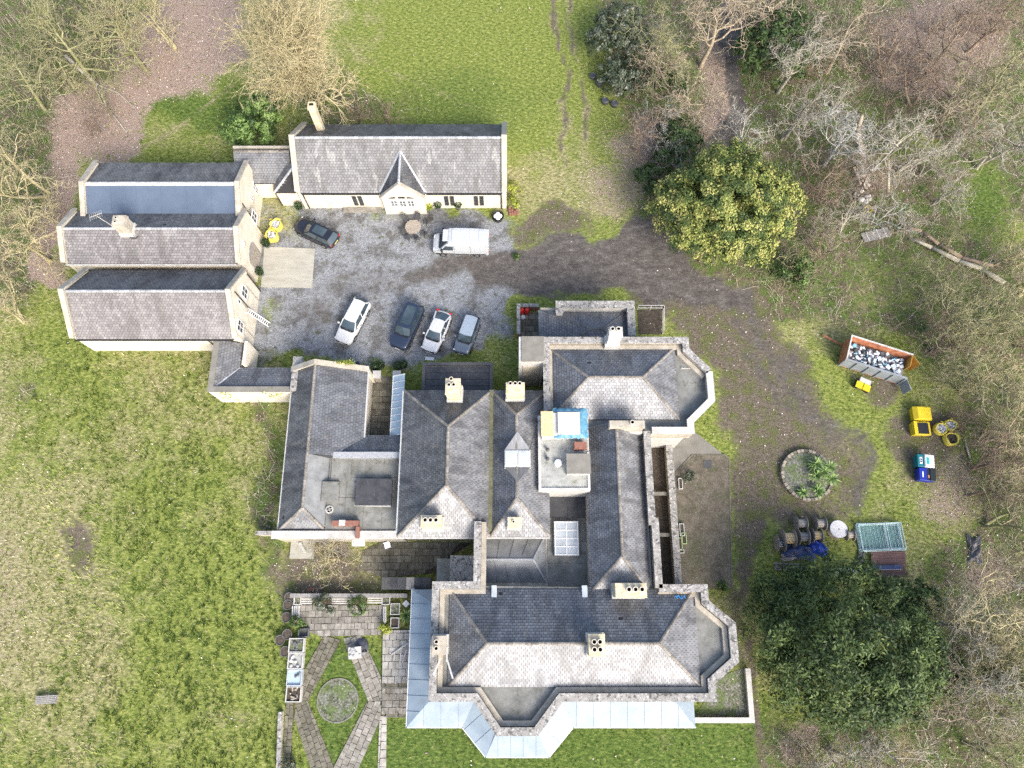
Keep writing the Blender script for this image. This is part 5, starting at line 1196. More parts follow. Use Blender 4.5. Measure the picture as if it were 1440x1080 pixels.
    for i in range(n + 1):
        a, b = lerp(B['Fr'], B['Rr'], i / n), lerp(B['Fl'], B['Rl'], i / n); dz = .05 * math.sin(math.pi * (i + .4) / (n + .8))
        dx = (.08 if i == 0 else (-.06 if i == n else 0))
        R_.append([(lerp(a, b, j / 6)[0] + dx * math.sin(math.pi * j / 6), lerp(a, b, j / 6)[1], lerp(a, b, j / 6)[2] + .004 + dz + .035 * math.sin(math.pi * j / 6)) for j in range(7)])
    mb.add([p for q in R_ for p in q], [[i * 7 + j, i * 7 + j + 1, (i + 1) * 7 + j + 1, (i + 1) * 7 + j] for i in range(n) for j in range(6)])
    mb.build('roof_panel', roofm or pm, t, smooth=True)
    if spec.get('sunroof'):
        g = MB(); a = x1 - .25; b = x1 - .25 - spec['sunroof']; g.face((a, -wr * .7, H + .035), (b, -wr * .7, H + .035), (b, wr * .7, H + .035), (a, wr * .7, H + .035)); g.build('sunroof', CARGLASS, t)
    for sx in (.305, -.29):
        for sy in (-1, 1):
            wv = MB(); wv.lathe([(.2, -.1), (.3, -.105), (.325, -.07), (.325, .07), (.3, .105), (.2, .1)], (0, 0, 0), 20)
            wv.v = [(p[0] + sx * L, p[2] + sy * (W / 2 - .1), p[1] + .325) for p in wv.v]; tw = wv.build('wheel', TYRE, t, smooth=True)
            rm = MB(); rm.lathe([(.21, .095), (.18, .085), (.05, .1)], (0, 0, 0), 16, cap1=True); rm.v = [(p[0] + sx * L, sy * (p[2] + W / 2 - .1), p[1] + .325) for p in rm.v]; rm.build('rim', ALLOY, tw)
    MB().box(L / 2 - .1, L / 2 + .015, -.26, .26, .42, .53).build('number_plate', WHITE, t); MB().box(-L / 2 - .015, -L / 2 + .1, -.26, .26, .55, .66).build('number_plate', PLATE, t)
    MB().box(L / 2 - .2, L / 2 - .005, -W * .3, W * .3, .54, .66).build('grille', TRIM, t)
    return t
EST = dict(L=4.65, W=1.86, H=1.47, belt=.97, cab=(.20, .06, -.40, -.475), body=[(-.5, .62, .7), (-.493, .8, .86), (-.475, .91, .96), (-.43, .97, .985), (-.2, 1, .97), (.05, 1, .96), (.2, .99, .94), (.34, .965, .88), (.42, .92, .81), (.465, .83, .74), (.49, .66, .64), (.5, .48, .56)])
SUVS = dict(L=4.65, W=1.95, H=1.68, belt=1.12, cab=(.21, .1, -.42, -.475), tum=.7, sunroof=1.9, dark_pillars=True, body=[(-.5, .66, .8), (-.493, .84, 1.0), (-.475, .93, 1.1), (-.43, .98, 1.13), (-.2, 1, 1.12), (.05, 1, 1.1), (.21, .99, 1.07), (.36, .97, 1.0), (.44, .93, .93), (.475, .85, .85), (.493, .7, .74), (.5, .55, .64)])
COUPE = dict(L=4.25, W=1.8, H=1.4, belt=.93, cab=(.2, .06, -.22, -.42), body=[(-.5, .42, .62), (-.49, .6, .76), (-.46, .78, .88), (-.4, .92, .93), (-.2, 1, .93), (.05, 1, .92), (.2, .98, .89), (.34, .94, .82), (.42, .87, .75), (.465, .76, .68), (.49, .56, .6), (.5, .38, .53)])
HATCH = dict(L=3.85, W=1.72, H=1.44, belt=.95, cab=(.19, .07, -.42, -.475), tum=.7, dark_pillars=True, body=[(-.5, .6, .7), (-.492, .78, .84), (-.47, .9, .94), (-.42, .97, .97), (-.2, 1, .95), (.05, 1, .94), (.2, .98, .91), (.34, .95, .85), (.42, .89, .78), (.465, .79, .7), (.49, .6, .6), (.5, .42, .53)])
DARKE = dict(L=4.6, W=1.84, H=1.5, belt=.98, cab=(.19, .05, -.40, -.475), sunroof=1.3, dark_pillars=True, body=EST['body'])
make_car('estate_car', 'white estate car parked alone on the gravel, apart from the row of three', (480, 483), (512, 421.5), EST, paint('white_car_paint', (.62, .62, .61)))
make_car('suv', 'dark blue four-by-four with glass roof beside the white coupe', (558, 491), (586.5, 428), SUVS, paint('navy_car_paint', (.035, .05, .085), .2, .3))
make_car('coupe_car', 'white coupe with rounded tail between the blue four-by-four and grey hatchback', (603, 493), (625, 440.5), COUPE, paint('pure_white_paint', (.62, .62, .62)))
make_car('hatchback_car', 'small grey hatchback with pale roof next to the white coupe', (647.5, 497), (665.5, 446), HATCH, paint('steel_grey_paint', (.16, .19, .23), .25, .3), roofm=paint('pale_blue_roof', (.34, .4, .46)))
make_car('dark_car', 'black estate car parked by the yellow bags near the long hall', (416, 313), (473.5, 341), DARKE, paint('black_car_paint', (.016, .018, .026), .15))
# panel van
f, r_ = at(608, 342, .8), at(688.5, 344, .8); ang = math.atan2(f[1] - r_[1], f[0] - r_[0])
van = thing('panel_van', 'white high-roofed panel van parked before the long hall', 'van', ((f[0] + r_[0]) / 2, (f[1] + r_[1]) / 2, .005), ang)
VP = paint('van_white', (.5, .52, .53)); L, W = 5.45, 2.0; secs = []
for x, wf, zt in ((-.5, .94, 2.28), (-.49, .97, 2.34), (-.2, 1, 2.38), (.1, 1, 2.38), (.2, .985, 2.3), (.265, .975, 1.95), (.345, .97, 1.34), (.36, .965, 1.24), (.44, .92, 1.1), (.485, .8, .92), (.5, .66, .72)):
    x *= L; w_ = W / 2 * wf; zb = .32
    tw = .82 if zt > 1.6 else .86
    secs.append([(x, -w_ * .94, zb), (x, -w_, zb + .2), (x, -w_, min(zt - .08, 1.2)), (x, -w_ * (.93 if zt > 1.6 else .95), zt - .16), (x, -w_ * tw, zt - .03), (x, -w_ * .4, zt), (x, w_ * .4, zt), (x, w_ * tw, zt - .03), (x, w_ * (.93 if zt > 1.6 else .95), zt - .16), (x, w_, min(zt - .08, 1.2)), (x, w_, zb + .2), (x, w_ * .94, zb)])
MB().loft(secs).build('body', VP, van, smooth=False, bevel=.04)
g = MB(); g.add([(L * .343, -.83, 1.36), (L * .343, .83, 1.36), (L * .265, .78, 1.95), (L * .265, -.78, 1.95), (L * .208, .72, 2.25), (L * .208, -.72, 2.25)], [[0, 1, 2, 3], [3, 2, 4, 5]]); g.v = [(p[0] + .06, p[1], p[2] + .045) for p in g.v]; g.build('windscreen', CARGLASS, van); MB().box(L * .345, L * .375, -.75, .75, 1.27, 1.34).build('scuttle', TRIM, van)
for s in (-1, 1):
    y_ = s * (W / 2 * .99); g = MB(); g.face((L * .315, y_ * .985, 1.3), (L * .12, y_ * 1.0, 1.3), (L * .12, y_ * .95, 1.95), (L * .245, y_ * .94, 1.95)); g.v = [(p[0], p[1] + .02 * s, p[2]) for p in g.v]; g.build('side_window', CARGLASS, van)
    MB().box(-L * .45, L * .43, min(y_, y_ + .03 * s), max(y_, y_ + .03 * s), .55, .68).build('side_moulding', TRIM, van)
    for xx in (-L * .18, L * .1): MB().box(xx - .008, xx + .008, min(y_, y_ + .012 * s), max(y_, y_ + .012 * s), .7, 2.1).build('panel_gap', TRIM, van)
    MB().box(L * .3, L * .33, *sorted((s * 1.0, s * 1.28)), 1.25, 1.6).build('mirror', TRIM, van, bevel=.03)
    MB().box(L / 2 - .3, L / 2 - .12, *sorted((s * .5, s * .84)), .78, 1.0).build('headlight', CLEAR, van, bevel=.03); MB().box(-L / 2 - .02, -L / 2 + .06, *sorted((s * .8, s * .95)), .8, 1.35).build('tail_light', RED, van)
    for sx in (.31, -.29):
        wv = MB(); wv.lathe([(.2, -.1), (.32, -.11), (.345, -.07), (.345, .07), (.32, .11), (.2, .1)], (0, 0, 0), 20); wv.v = [(p[0] + sx * L, p[2] + s * (W / 2 - .09), p[1] + .345) for p in wv.v]; tw = wv.build('wheel', TYRE, van, smooth=True)
        rm = MB(); rm.lathe([(.21, .105), (.1, .1)], (0, 0, 0), 14, cap1=True); rm.v = [(p[0] + sx * L, s * (p[2] + W / 2 - .09), p[1] + .345) for p in rm.v]; rm.build('rim', ALLOY, tw)
MB().box(L / 2 - .12, L / 2 + .03, -.8, .8, .35, .62).build('bumper', TRIM, van, bevel=.03); MB().box(L / 2 - .3, L / 2 - .06, -.45, .45, .78, .92).build('grille', TRIM, van)
for k in range(5): MB().box(-L * .42 + k * .85, -L * .42 + k * .85 + .5, -.62, .62, 2.372, 2.39).build('roof_rib', VP, van)

# ------------------------------------------------------------------ courtyard furniture
x_, y_ = at(581, 319, .7); t_ = thing('garden_table', 'round brown slatted table ringed by black chairs before the porch', 'table', (x_, y_, 0))
for i in range(9):
    h = -.75 + 1.5 * (i + .5) / 9; w_ = math.sqrt(max(0, .78 ** 2 - h * h)); MB().box(-w_, w_, h - .075, h + .075, .7, .735).build('table_slat', WOOD, t_)
MB().tube((0, 0, .02), (0, 0, .7), .06).build('pedestal', IRON, t_); MB().lathe([(.35, 0), (.33, .04), (.05, .06)], n=16).build('foot', IRON, t_)
def chair(px, py, face, first=[None]):
    x_, y_ = at(px, py, .4); a = math.atan2(face[1] - y_, face[0] - x_)
    if first[0] is None:
        c = thing('garden_chair', 'black garden chair drawn up to the round table', 'chair', (x_, y_, 0), a, group='chairs around the round table')
        MB().box(-.24, .24, -.24, .24, .42, .47).build('seat', IRON, c); MB().hexa([(-.26, -.24, .47), (-.22, -.24, .47), (-.22, .24, .47), (-.26, .24, .47)], [(-.36, -.24, .95), (-.32, -.24, .95), (-.32, .24, .95), (-.36, .24, .95)]).build('backrest', IRON, c)
        for sx in (-.22, .22):
            for sy in (-.22, .22): MB().box(sx - .02, sx + .02, sy - .02, sy + .02, 0, .42).build('leg', IRON, c)
        first[0] = c
    else: c = copy_tree(first[0]); c.location = (x_, y_, 0); c.rotation_euler = (0, 0, a)
for px, py in ((568, 324), (574, 334), (586, 335), (596, 328), (571, 309), (587, 307)): chair(px, py, (x_, y_))
c = copy_tree(bpy.data.objects['garden_chair']); c.location = (*at(600, 312, .4), 0); c.rotation_euler = (0, 0, 2.4); c['label'] = 'black garden chair standing apart from the round table set'
def ball_leaves(R, c, r, n, sz, flat=1.0):
    d = R.normal(size=(n, 3)); d /= np.linalg.norm(d, axis=1)[:, None]; d[:, 2] = np.abs(d[:, 2]) * flat + (1 - flat) * d[:, 2]
    return np.array(c) + d * r * R.uniform(.75, 1.05, (n, 1)), d
def leaf_quads(P, Nn, sz, R, asp=.6):
    n = len(P); t = R.normal(size=(n, 3)); t -= (t * Nn).sum(1)[:, None] * Nn; t /= np.linalg.norm(t, axis=1)[:, None] + 1e-9; b = np.cross(Nn, t)
    s = (np.asarray(sz) * R.uniform(.6, 1.3, n))[:, None] if np.ndim(sz) == 0 else np.asarray(sz)[:, None]
    V = np.stack([P - t * s, P - b * s * asp, P + t * s, P + b * s * asp], 1).reshape(-1, 3)
    return V, np.arange(4 * n).reshape(n, 4)
def leaf_mat(name, stops, trans=.25, rough=.55):
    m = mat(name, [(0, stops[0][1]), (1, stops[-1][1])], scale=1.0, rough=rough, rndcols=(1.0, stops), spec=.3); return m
BOXGREEN = leaf_mat('box_leaf', [(0, (.008, .02, .007)), (.6, (.025, .055, .016)), (1, (.06, .11, .03))])
GREY_POT = mat('lead_planter', [(0, (.08, .082, .085)), (1, (.16, .162, .165))], scale=5, rough=.8); TERRA = mat('terracotta', [(0, (.32, .13, .07)), (1, (.46, .22, .13))], scale=5, rough=.85)
def potted(px, py, label, kind='ball', r=.32, h=.4, pm=GREY_POT, grp='potted topiary'):
    x_, y_ = at(px, py, .4); t_ = thing('potted_plant', label, 'plant pot', (x_, y_, 0), group=grp)
    b = MB(); b.lathe([(r * .7, 0), (r, h), (r * .9, h), (r * .85, h - .05)], n=16, cap0=True); b.build('pot', pm, t_, smooth=True); MB().lathe([(r * .86, h - .06), (.01, h - .05)], n=16).build('soil', SOIL, t_)
    if kind == 'ball':
        R = np.random.RandomState(int(px)); P, d = ball_leaves(R, (0, 0, h + .42), .42, 420, .07, 0); V, F = leaf_quads(P, d * .6 + R.normal(size=d.shape) * .4, .075, R); link('foliage', npmesh('foliage', V, F, R.rand(len(F))), BOXGREEN, t_); MB().tube((0, 0, h - .1), (0, 0, h + .3), .03).build('stem', WOOD, t_)
    return t_
for px, py in ((616, 290), (644, 289)): potted(px, py, 'clipped dark topiary ball in a pot against the hall wall')
for px, py in ((528, 517), (536, 515), (560, 516), (568, 514)): potted(px, py, 'dark topiary ball in a pot by the yard gate piers', grp='topiary at the yard gate')
potted(375, 344, 'topiary ball at the corner of the concrete pad near the yellow bags'); potted(366, 384, 'topiary ball beside the arched carriage door'); potted(421, 292, 'black pot with dark shrub at the lean-to corner')
for px, py, lab in ((407, 840, 'grey stone urn beside the end of the slatted garden bench'), (405, 850, 'grey garden pot next to the bench corner post'), (403, 868, 'pale-rimmed empty pot beside the garden'), (404, 892, 'small dark pot near the first planter crate'), (394, 900, 'round grey pot standing out in the long grass'), (401, 916, 'leaning grey pot behind the planter crates')): potted(px, py, lab, 'none', .42, .5, grp='pots along the garden edge')
potted(606, 306, 'low grey pot beside the loose garden chair', 'none', .25, .3, grp=None)
# gate piers of the yard
for px, lab in ((530, 'pale stone gate pier beside the small yard, west of the gap'), (558, 'pale stone gate pier beside the glazed lean-to')):
    x_, y_ = at(px, 527, 1.3); t_ = thing('gate_pier', lab, 'pier', (x_, y_, 0)); MB().box(-.28, .28, -.28, .28, 0, 1.25).build('shaft', STONE, t_); MB().box(-.36, .36, -.36, .36, 1.25, 1.4).build('cap', PALECOP, t_)
# ladder against the coach house
p0 = A(379, 457, .03); p1 = (CLX1 + .24, at(352, 443, 2)[1] + .2, 2.7)
t_ = thing('ladder', 'white ladder leaning on the coach house gable', 'ladder', p0); d_ = Vector(p1) - Vector(p0); sd_ = d_.cross(Vector((0, 0, 1))).normalized() * .2
for s in (-1, 1): MB().bar(sd_ * s, d_ + sd_ * s, .06, .06).build('rail', WHITE, t_)
for i in range(1, 12): q = d_ * (i / 12); MB().bar(q - sd_ * .9, q + sd_ * .9, .05, .04).build('rung', WHITE, t_)
# bulk bags
YEL = mat('yellow_bag', [(0, (.62, .5, .06)), (1, (.78, .66, .14))], scale=3, rough=.6, bump=.5, bscale=9); YELP = mat('yellow_plastic', [(0, (.62, .45, .015)), (1, (.7, .53, .03))], scale=2, rough=.35)
def bulk_bag(px, py, label, fill, r=.5, h=.75, grp=None, seed=1):
    R = random.Random(seed); x_, y_ = at(px, py, h * .7); t_ = thing('bulk_bag', label, 'bag', (x_, y_, 0), R.uniform(0, 1.5), group=grp)
    secs = []
    for rr, z_ in ((.88, 0), (1.06, .2), (1.1, .5), (1.0, .8), (.98, 1), (.84, .97), (.8, .7)):
        secs.append([(r * rr * (1 + .08 * math.sin(3 * a + seed) + .1 * abs(math.cos(2 * a))) * math.cos(a), r * rr * (1 + .08 * math.sin(2 * a + seed) + .1 * abs(math.cos(2 * a))) * math.sin(a), h * z_ + (.06 * math.sin(4 * a + seed) if z_ > .9 else 0)) for a in [2 * math.pi * i / 20 for i in range(20)]])
    MB().loft(secs, cap=False).build('bag', YEL, t_, smooth=True)
    b = MB()
    for i in range(40):
        a, q = R.uniform(0, 6.28), r * .72 * math.sqrt(R.random()); s = R.uniform(.05, .14); c = (q * math.cos(a), q * math.sin(a), h * .7 + R.uniform(-.02, .1)); b.cr = R.random(); b.hexa([(c[0] + dx * s, c[1] + dy * s, c[2] - .05) for dx, dy in ((-1, -1), (1, -1), (1, .8), (-.8, 1))], [(c[0] + dx * s * .7, c[1] + dy * s * .7, c[2] + s * .6) for dx, dy in ((-1, -1), (1, -1), (1, .8), (-.8, 1))])
    b.lathe([(r * .85, h * .68), (.01, h * .7)], n=16); b.build('contents', fill, t_, kind='stuff')
    for a in (.8, 2.4, 3.9, 5.5):
        q = (r * 1.05 * math.cos(a), r * 1.05 * math.sin(a), h); MB().poly_tube([q, vadd(q, (.1 * math.cos(a + 1), .1 * math.sin(a + 1), .12)), vadd(q, (.22 * math.cos(a + 1.3), .22 * math.sin(a + 1.3), .0))], .025, 5).build('strap', YEL, t_)
RUB = mat('grey_rubble', [(0, (.2, .2, .2)), (1, (.6, .6, .58))], scale=8, rough=.9, rnd=.6); RUBB = mat('blue_waste', [(0, (.1, .12, .2)), (.5, (.5, .5, .5)), (1, (.7, .7, .66))], scale=9, rough=.8)
bulk_bag(388, 316, 'yellow bulk bag with blue waste beside the black estate car', RUBB, .55, .8, seed=2); bulk_bag(382, 331, 'yellow bulk bag of pale rubble next to the coach house wall', RUB, .55, .8, seed=5)
bulk_bag(1323, 603, 'yellow bulk bag slumped over with grey bundles inside', RUBB, .5, .7, seed=7); bulk_bag(1336, 598, 'yellow bulk bag of pale rubble at the wood edge', RUB, .48, .7, seed=8); bulk_bag(1338, 617, 'yellow bulk bag half filled with dark soil', SOIL, .55, .75, seed=9)
# gas bottles, oddments in the small court
for px, lab in ((733.5, 'red gas bottle standing in the small court by the wall'), (741, 'red gas bottle standing in the small court by the annexe')):
    t_ = thing('gas_bottle', lab, 'gas bottle', (*at(px, 438, .5), 0.08), group='red gas bottles'); MB().lathe([(.2, 0), (.22, .1), (.22, .8), (.17, .95), (.05, 1.0)], n=14, cap0=True).build('cylinder', mat('red_enamel', (.55, .02, .015), rough=.35) if 'red_enamel' not in MATS else MATS['red_enamel'], t_, smooth=True); MB().tube((0, 0, 1.0), (0, 0, 1.12), .05).build('valve', IRON, t_)
t_ = thing('plastic_sack', 'small white sack beside the red gas bottles', 'sack', (*at(735, 446, .2), .08)); b = MB(); b.lathe([(.2, 0), (.26, .12), (.2, .3), (.06, .42)], n=10, cap0=True, cap1=True); b.build('sack', WHITE, t_)
# round bin of white sacks by the hall corner, trolley, plant stand
t_ = thing('tub', 'black tub full of white sacks at the hall corner', 'tub', (*at(700, 304, .4), 0)); MB().lathe([(.5, 0), (.62, .5), (.56, .5), (.5, .2)], n=18, cap0=True).build('tub', TRIM, t_, smooth=True)
b = MB(); [b.lathe([(.2, .3), (.26, .45), (.15, .62), (.02, .66)], (.2 * math.cos(k * 1.6), .2 * math.sin(k * 1.6), 0), 9) for k in range(4)]; b.build('sacks', WHITE, t_, smooth=True)
t_ = thing('brick_stack', 'small stack of pink perforated bricks beside the hall corner shrub', 'bricks', (*at(722, 297, .3), 0), .1)
for k in range(10): MB().box(-.45 + .24 * (k % 4), -.24 + .24 * (k % 4), -.3 + .12 * (k // 4) * 2, -.1 + .12 * (k // 4) * 2, 0, .3 + .1 * (k % 3)).build('brick', BRICK, t_)
t_ = thing('drinks_tray', 'white tray on the grass edge between the parked cars and dark porch', 'tray', (*at(604, 504, .1), 0), -.1); MB().box(-.4, .4, -.15, .15, 0, .06).build('tray', WHITE, t_); MB().box(-.42, .42, -.17, -.14, .04, .1).build('rim', WHITE, t_)
# wall lantern on the west wing gable
t_ = thing('security_lamp', 'white security lamp bracket above the ivy on the west wing gable', 'lamp', (*at(499, 513, 3.3), 3.2), .4); MB().bar((-.3, 0, 0), (.25, .1, .1), .08, .06).build('bracket', WHITE, t_); MB().box(.15, .4, -.1, .16, .02, .2).build('head', TRIM, t_)

# ------------------------------------------------------------------ garden furniture
def slat_bench(p, q, wd, label, n=4, h=.45, cap='bench'):
    t_ = thing('slatted_bench', label, cap, ((p[0] + q[0]) / 2, (p[1] + q[1]) / 2, 0)); a, b = Vector((p[0], p[1], h)), Vector((q[0], q[1], h)); d = (b - a).normalized(); sd_ = Vector((-d.y, d.x, 0))
    for i in range(n): o_ = sd_ * (wd * ((i + .5) / n - .5)); MB().bar(a + o_, b + o_, wd / n * .62, .05).build('slat', WHITED, t_, world=True)
    m_ = max(2, int((b - a).length / 1.4))
    for i in range(m_ + 1): c = a + (b - a) * (i / m_); MB().box(c.x - .05, c.x + .05, c.y - wd * .4, c.y + wd * .4, .03, h - .03).build('leg', WOODG, t_, world=True)
slat_bench(at(424, 844, .45), at(439, 844, .45), .7, 'short slatted bench between the corner planter and white-flowered shrub', 4); slat_bench(at(467, 844, .45), at(492, 844, .45), .7, 'slatted bench between the two terrace shrubs', 4); slat_bench(at(517, 843, .45), at(537, 843, .45), .7, 'slatted bench between the green shrub and the second corner planter', 4)
slat_bench(at(416, 852, .45), at(416, 869, .45), .7, 'side bench of upright slats at the terrace corner', 4); slat_bench(at(541, 853, .5), at(541, 875, .5), .3, 'narrow slatted rail by the raised herb beds', 2)
def planter(px0, py0, px1, py1, h, label, fill, m=WHITED, name='planter_box', inset=.07):
    x0_, y0_ = at(px0, py1, h); x1_, y1_ = at(px1, py0, h); t_ = thing(name, label, 'planter', ((x0_ + x1_) / 2, (y0_ + y1_) / 2, 0)); a, b = (x1_ - x0_) / 2, (y1_ - y0_) / 2
    for pts in (((-a, -b), (a, -b)), ((a, -b), (a, b)), ((a, b), (-a, b)), ((-a, b), (-a, -b))): q = MB(); q.bar((*pts[0], h / 2), (*pts[1], h / 2), .07, h, ext=-.035 if pts[0][0] == pts[1][0] else .035); q.build('side_board', m, t_)
    MB().box(-a + .04, a - .04, -b + .04, b - .04, .02, h * .75).build('soil', fill, t_); return t_, a, b
planter(413, 839, 423, 850, .5, 'square corner planter at the end of the slatted benches', SOILM); planter(537, 839, 548, 850, .5, 'square corner planter beside the raised herb beds', SOILM)
planter(549, 849, 562, 864, .5, 'raised herb bed with green seedlings behind the narrow rail', SOILM); planter(549, 869, 561, 883, .5, 'raised herb bed of bare soil next to the spiky plant', SOIL)
for k, (y0_, y1_, lab) in enumerate(((898, 917, 'pale tub planter full of grey stones'), (919, 940, 'pale tub planter of white cobbles'), (942, 964, 'pale blue tub planter filled with water'), (966, 987, 'pale tub planter of brown logs'))):
    t_, a, b = planter(405.5 - k * 1.4, y0_, 427.5 - k * 1.4, y1_, .6, lab + ' in the row of four', (SOILM, FELTG, GLASSB, SOIL)[k], WHITED if k != 2 else GLASSW, 'tub_planter'); R = random.Random(k)
    for i in range(9):
        q = MB(); c = (R.uniform(-a * .7, a * .7), R.uniform(-b * .7, b * .7), .47)
        if k == 3: q.bar((c[0], c[1], .5), (c[0] + R.uniform(-.3, .3), c[1] + R.uniform(-.3, .3), .55), .1, .1)
        elif k == 2 and i > 2: continue
        else: s = R.uniform(.08, .17); q.lathe([(s * .8, 0), (s, s * .5), (s * .5, s * 1.0), (.01, s * 1.1)], c, 7, sx=R.uniform(.7, 1.2))
        q.build('log' if k == 3 else 'stone', (GREY_POT, WHITED, GREY_POT, WOOD)[k], t_)
t_ = thing('wheelbarrow', 'white-rimmed barrow of pale rubble on the paved garden path', 'barrow', (*at(499, 918, .5), .05), .1); q = MB(); q.hexa([(-.35, -.3, .15), (.4, -.3, .15), (.4, .3, .15), (-.35, .3, .15)], [(-.5, -.45, .6), (.55, -.45, .6), (.55, .45, .6), (-.5, .45, .6)]); q.build('tray', WHITED, t_)
q = MB(); R = random.Random(8); [q.box(a, a + .16, b, b + .14, .55, .64 + .06 * R.random()) for a, b in [(R.uniform(-.45, .35), R.uniform(-.4, .28)) for _ in range(16)]]; q.build('rubble', RUB, t_, kind='stuff'); q = MB(); q.lathe([(.1, -.05), (.2, -.04), (.2, .04), (.1, .05)], n=14); q.v = [(p[0] + .75, p[2], p[1] + .2) for p in q.v]; q.build('wheel', TYRE, t_)
for s in (-.3, .3): MB().bar((-.4, s, .5), (-1.0, s, .55), .04, .04).build('handle', IRON, t_)
t_ = thing('tarpaulin_heap', 'black plastic sheet bunched on the path behind the barrow', 'sheet', (*at(508, 910, .2), .06)); q = MB(); q.lathe([(.75, .0), (.6, .12), (.35, .2), (.01, .26)], n=12, sx=.8, sy=1.0); q.build('sheet', TARPK, t_, smooth=True)
t_ = thing('timber_trestle', 'dismantled pale timber trestle lying on the terrace by the veranda', 'timber', (*at(563, 917, .3), .25)); [MB().bar(*seg, .1, .06).build('board', WHITED, t_) for seg in (((-.7, -.2, .1), (.6, .7, .12)), ((0, -.9, .05), (.05, .4, .06)), ((.2, -.8, .05), (.5, .2, .05)), ((-.5, -.7, .05), (-.45, .0, .05)))]
t_ = thing('sign', 'white diamond-shaped board standing in the narrow bed by the veranda', 'sign', (*at(571, 849, .3), 0), .78); MB().box(-.22, .22, -.22, .22, .3, .34).build('board', WHITE, t_); MB().box(-.03, .03, -.03, .03, 0, .3).build('post', WOODG, t_)
t_ = thing('toolbox', 'grey open-topped crate on the grass near the first tub planter', 'crate', (*at(427, 890, .3), 0), .05); q = MB(); strip(q, [(-.4, -.3), (.4, -.3), (.4, .3), (-.4, .3)], .08, 0, .4, True); q.build('sides', GREY_POT, t_); MB().box(-.36, .36, -.26, .26, .01, .08).build('base', GREY_POT, t_)
t_ = thing('slab_pallet', 'weathered slatted bench standing alone in the rough field', 'bench', (*at(65, 984, .3), 0), .06)
for i in range(5): MB().box(-.8, .8, -.3 + i * .13, -.2 + i * .13, .35, .4).build('slat', WOODG, t_)
for s in (-.7, .7): MB().box(s - .05, s + .05, -.28, .3, 0, .35).build('leg', WOODG, t_)
# rear yard things
t_ = thing('concrete_platform', 'grey concrete slab with broken white pipe below the west wing', 'slab', (*at(425, 770, .4), 0)); MB().box(-1.0, 1.0, -.9, .9, 0, .4).build('slab', CONCP, t_); MB().tube((-.95, 1.0, .5), (-.5, 2.2, 2.8), .13, n=10).build('pipe', WHITED, t_); MB().tube((-.2, .4, .5), (.3, -.4, .45), .14, n=10).build('pipe', WHITED, t_)
t_ = thing('canopy', 'small white pitched door canopy over the rear yard', 'canopy', (*at(504, 762, 1.8), 0)); MB().hexa([(-.55, -.35, 1.7), (.55, -.35, 1.7), (.55, .35, 1.9), (-.55, .35, 1.9)], [(-.3, -.3, 1.78), (.3, -.3, 1.78), (.4, .35, 2.1), (-.4, .35, 2.1)]).build('hood', WHITED, t_); MB().box(-.5, -.4, -.3, -.2, 0, 1.7).build('post', WHITED, t_)
t_ = thing('plastic_chair', 'white chair standing on the mossy yard paving', 'chair', (*at(545, 767, .4), .06), .3); MB().box(-.25, .25, -.25, .25, .4, .45).build('seat', WHITE, t_); MB().box(-.25, .25, .2, .25, .45, .85).build('backrest', WHITE, t_); [MB().box(a - .03, a + .03, b - .03, b + .03, 0, .4).build('leg', WHITE, t_) for a in (-.2, .2) for b in (-.2, .2)]
t_ = thing('red_spade', 'red-bladed tool dropped beside the garden fence', 'tool', (*at(437, 829, .1), .02), .2); MB().box(-.3, .3, -.1, .1, 0, .06).build('blade', BRICK, t_); MB().tube((.3, 0, .04), (1.0, .1, .05), .02).build('shaft', WOOD, t_)
# ------------------------------------------------------------------ the works yard on the east side
GREYP = mat('skip_paint', [(0, (.2, .225, .24)), (1, (.3, .33, .345))], scale=2, rough=.6, spots=[(5, .6, .72, (.3, .14, .06), .6)]); RUST = mat('rusty_steel', [(0, (.24, .07, .03)), (.5, (.42, .16, .08)), (1, (.5, .26, .15))], scale=2.5, rough=.85, spots=[(6, .58, .7, (.5, .42, .36), .4)]); RUSTO = mat('orange_steel', [(0, (.36, .18, .03)), (1, (.52, .3, .06))], scale=3, rough=.7, spots=[(5, .58, .7, (.2, .1, .05), .6)])
zt = 2.1; a, b, c = at(1198, 472, zt), at(1284, 499, zt), at(1191, 503, zt)
ang = math.atan2(b[1] - a[1], b[0] - a[0]); Ls = math.dist(a, b); Ws = 2.3
ux, uy = math.cos(ang), math.sin(ang)
sk = thing('skip_container', 'grey roll-off skip with rusty inside heaped with white rubbish', 'skip', (a[0] + ux * Ls / 2 + uy * Ws / 2, a[1] + uy * Ls / 2 - ux * Ws / 2, 0), ang)
h2 = Ls / 2; w2 = Ws / 2
MB().box(-h2, h2, -w2, w2, .2, .3).build('floor', RUST, sk)
MB().box(-h2, h2, w2 - .06, w2, .3, zt).build('side_wall', RUST, sk); MB().box(-h2, h2, -w2, -w2 + .06, .3, zt - .25).build('side_wall', GREYP, sk); MB().box(-h2, -h2 + .06, -w2 + .06, w2 - .06, .3, zt).build('end_wall', RUST, sk)
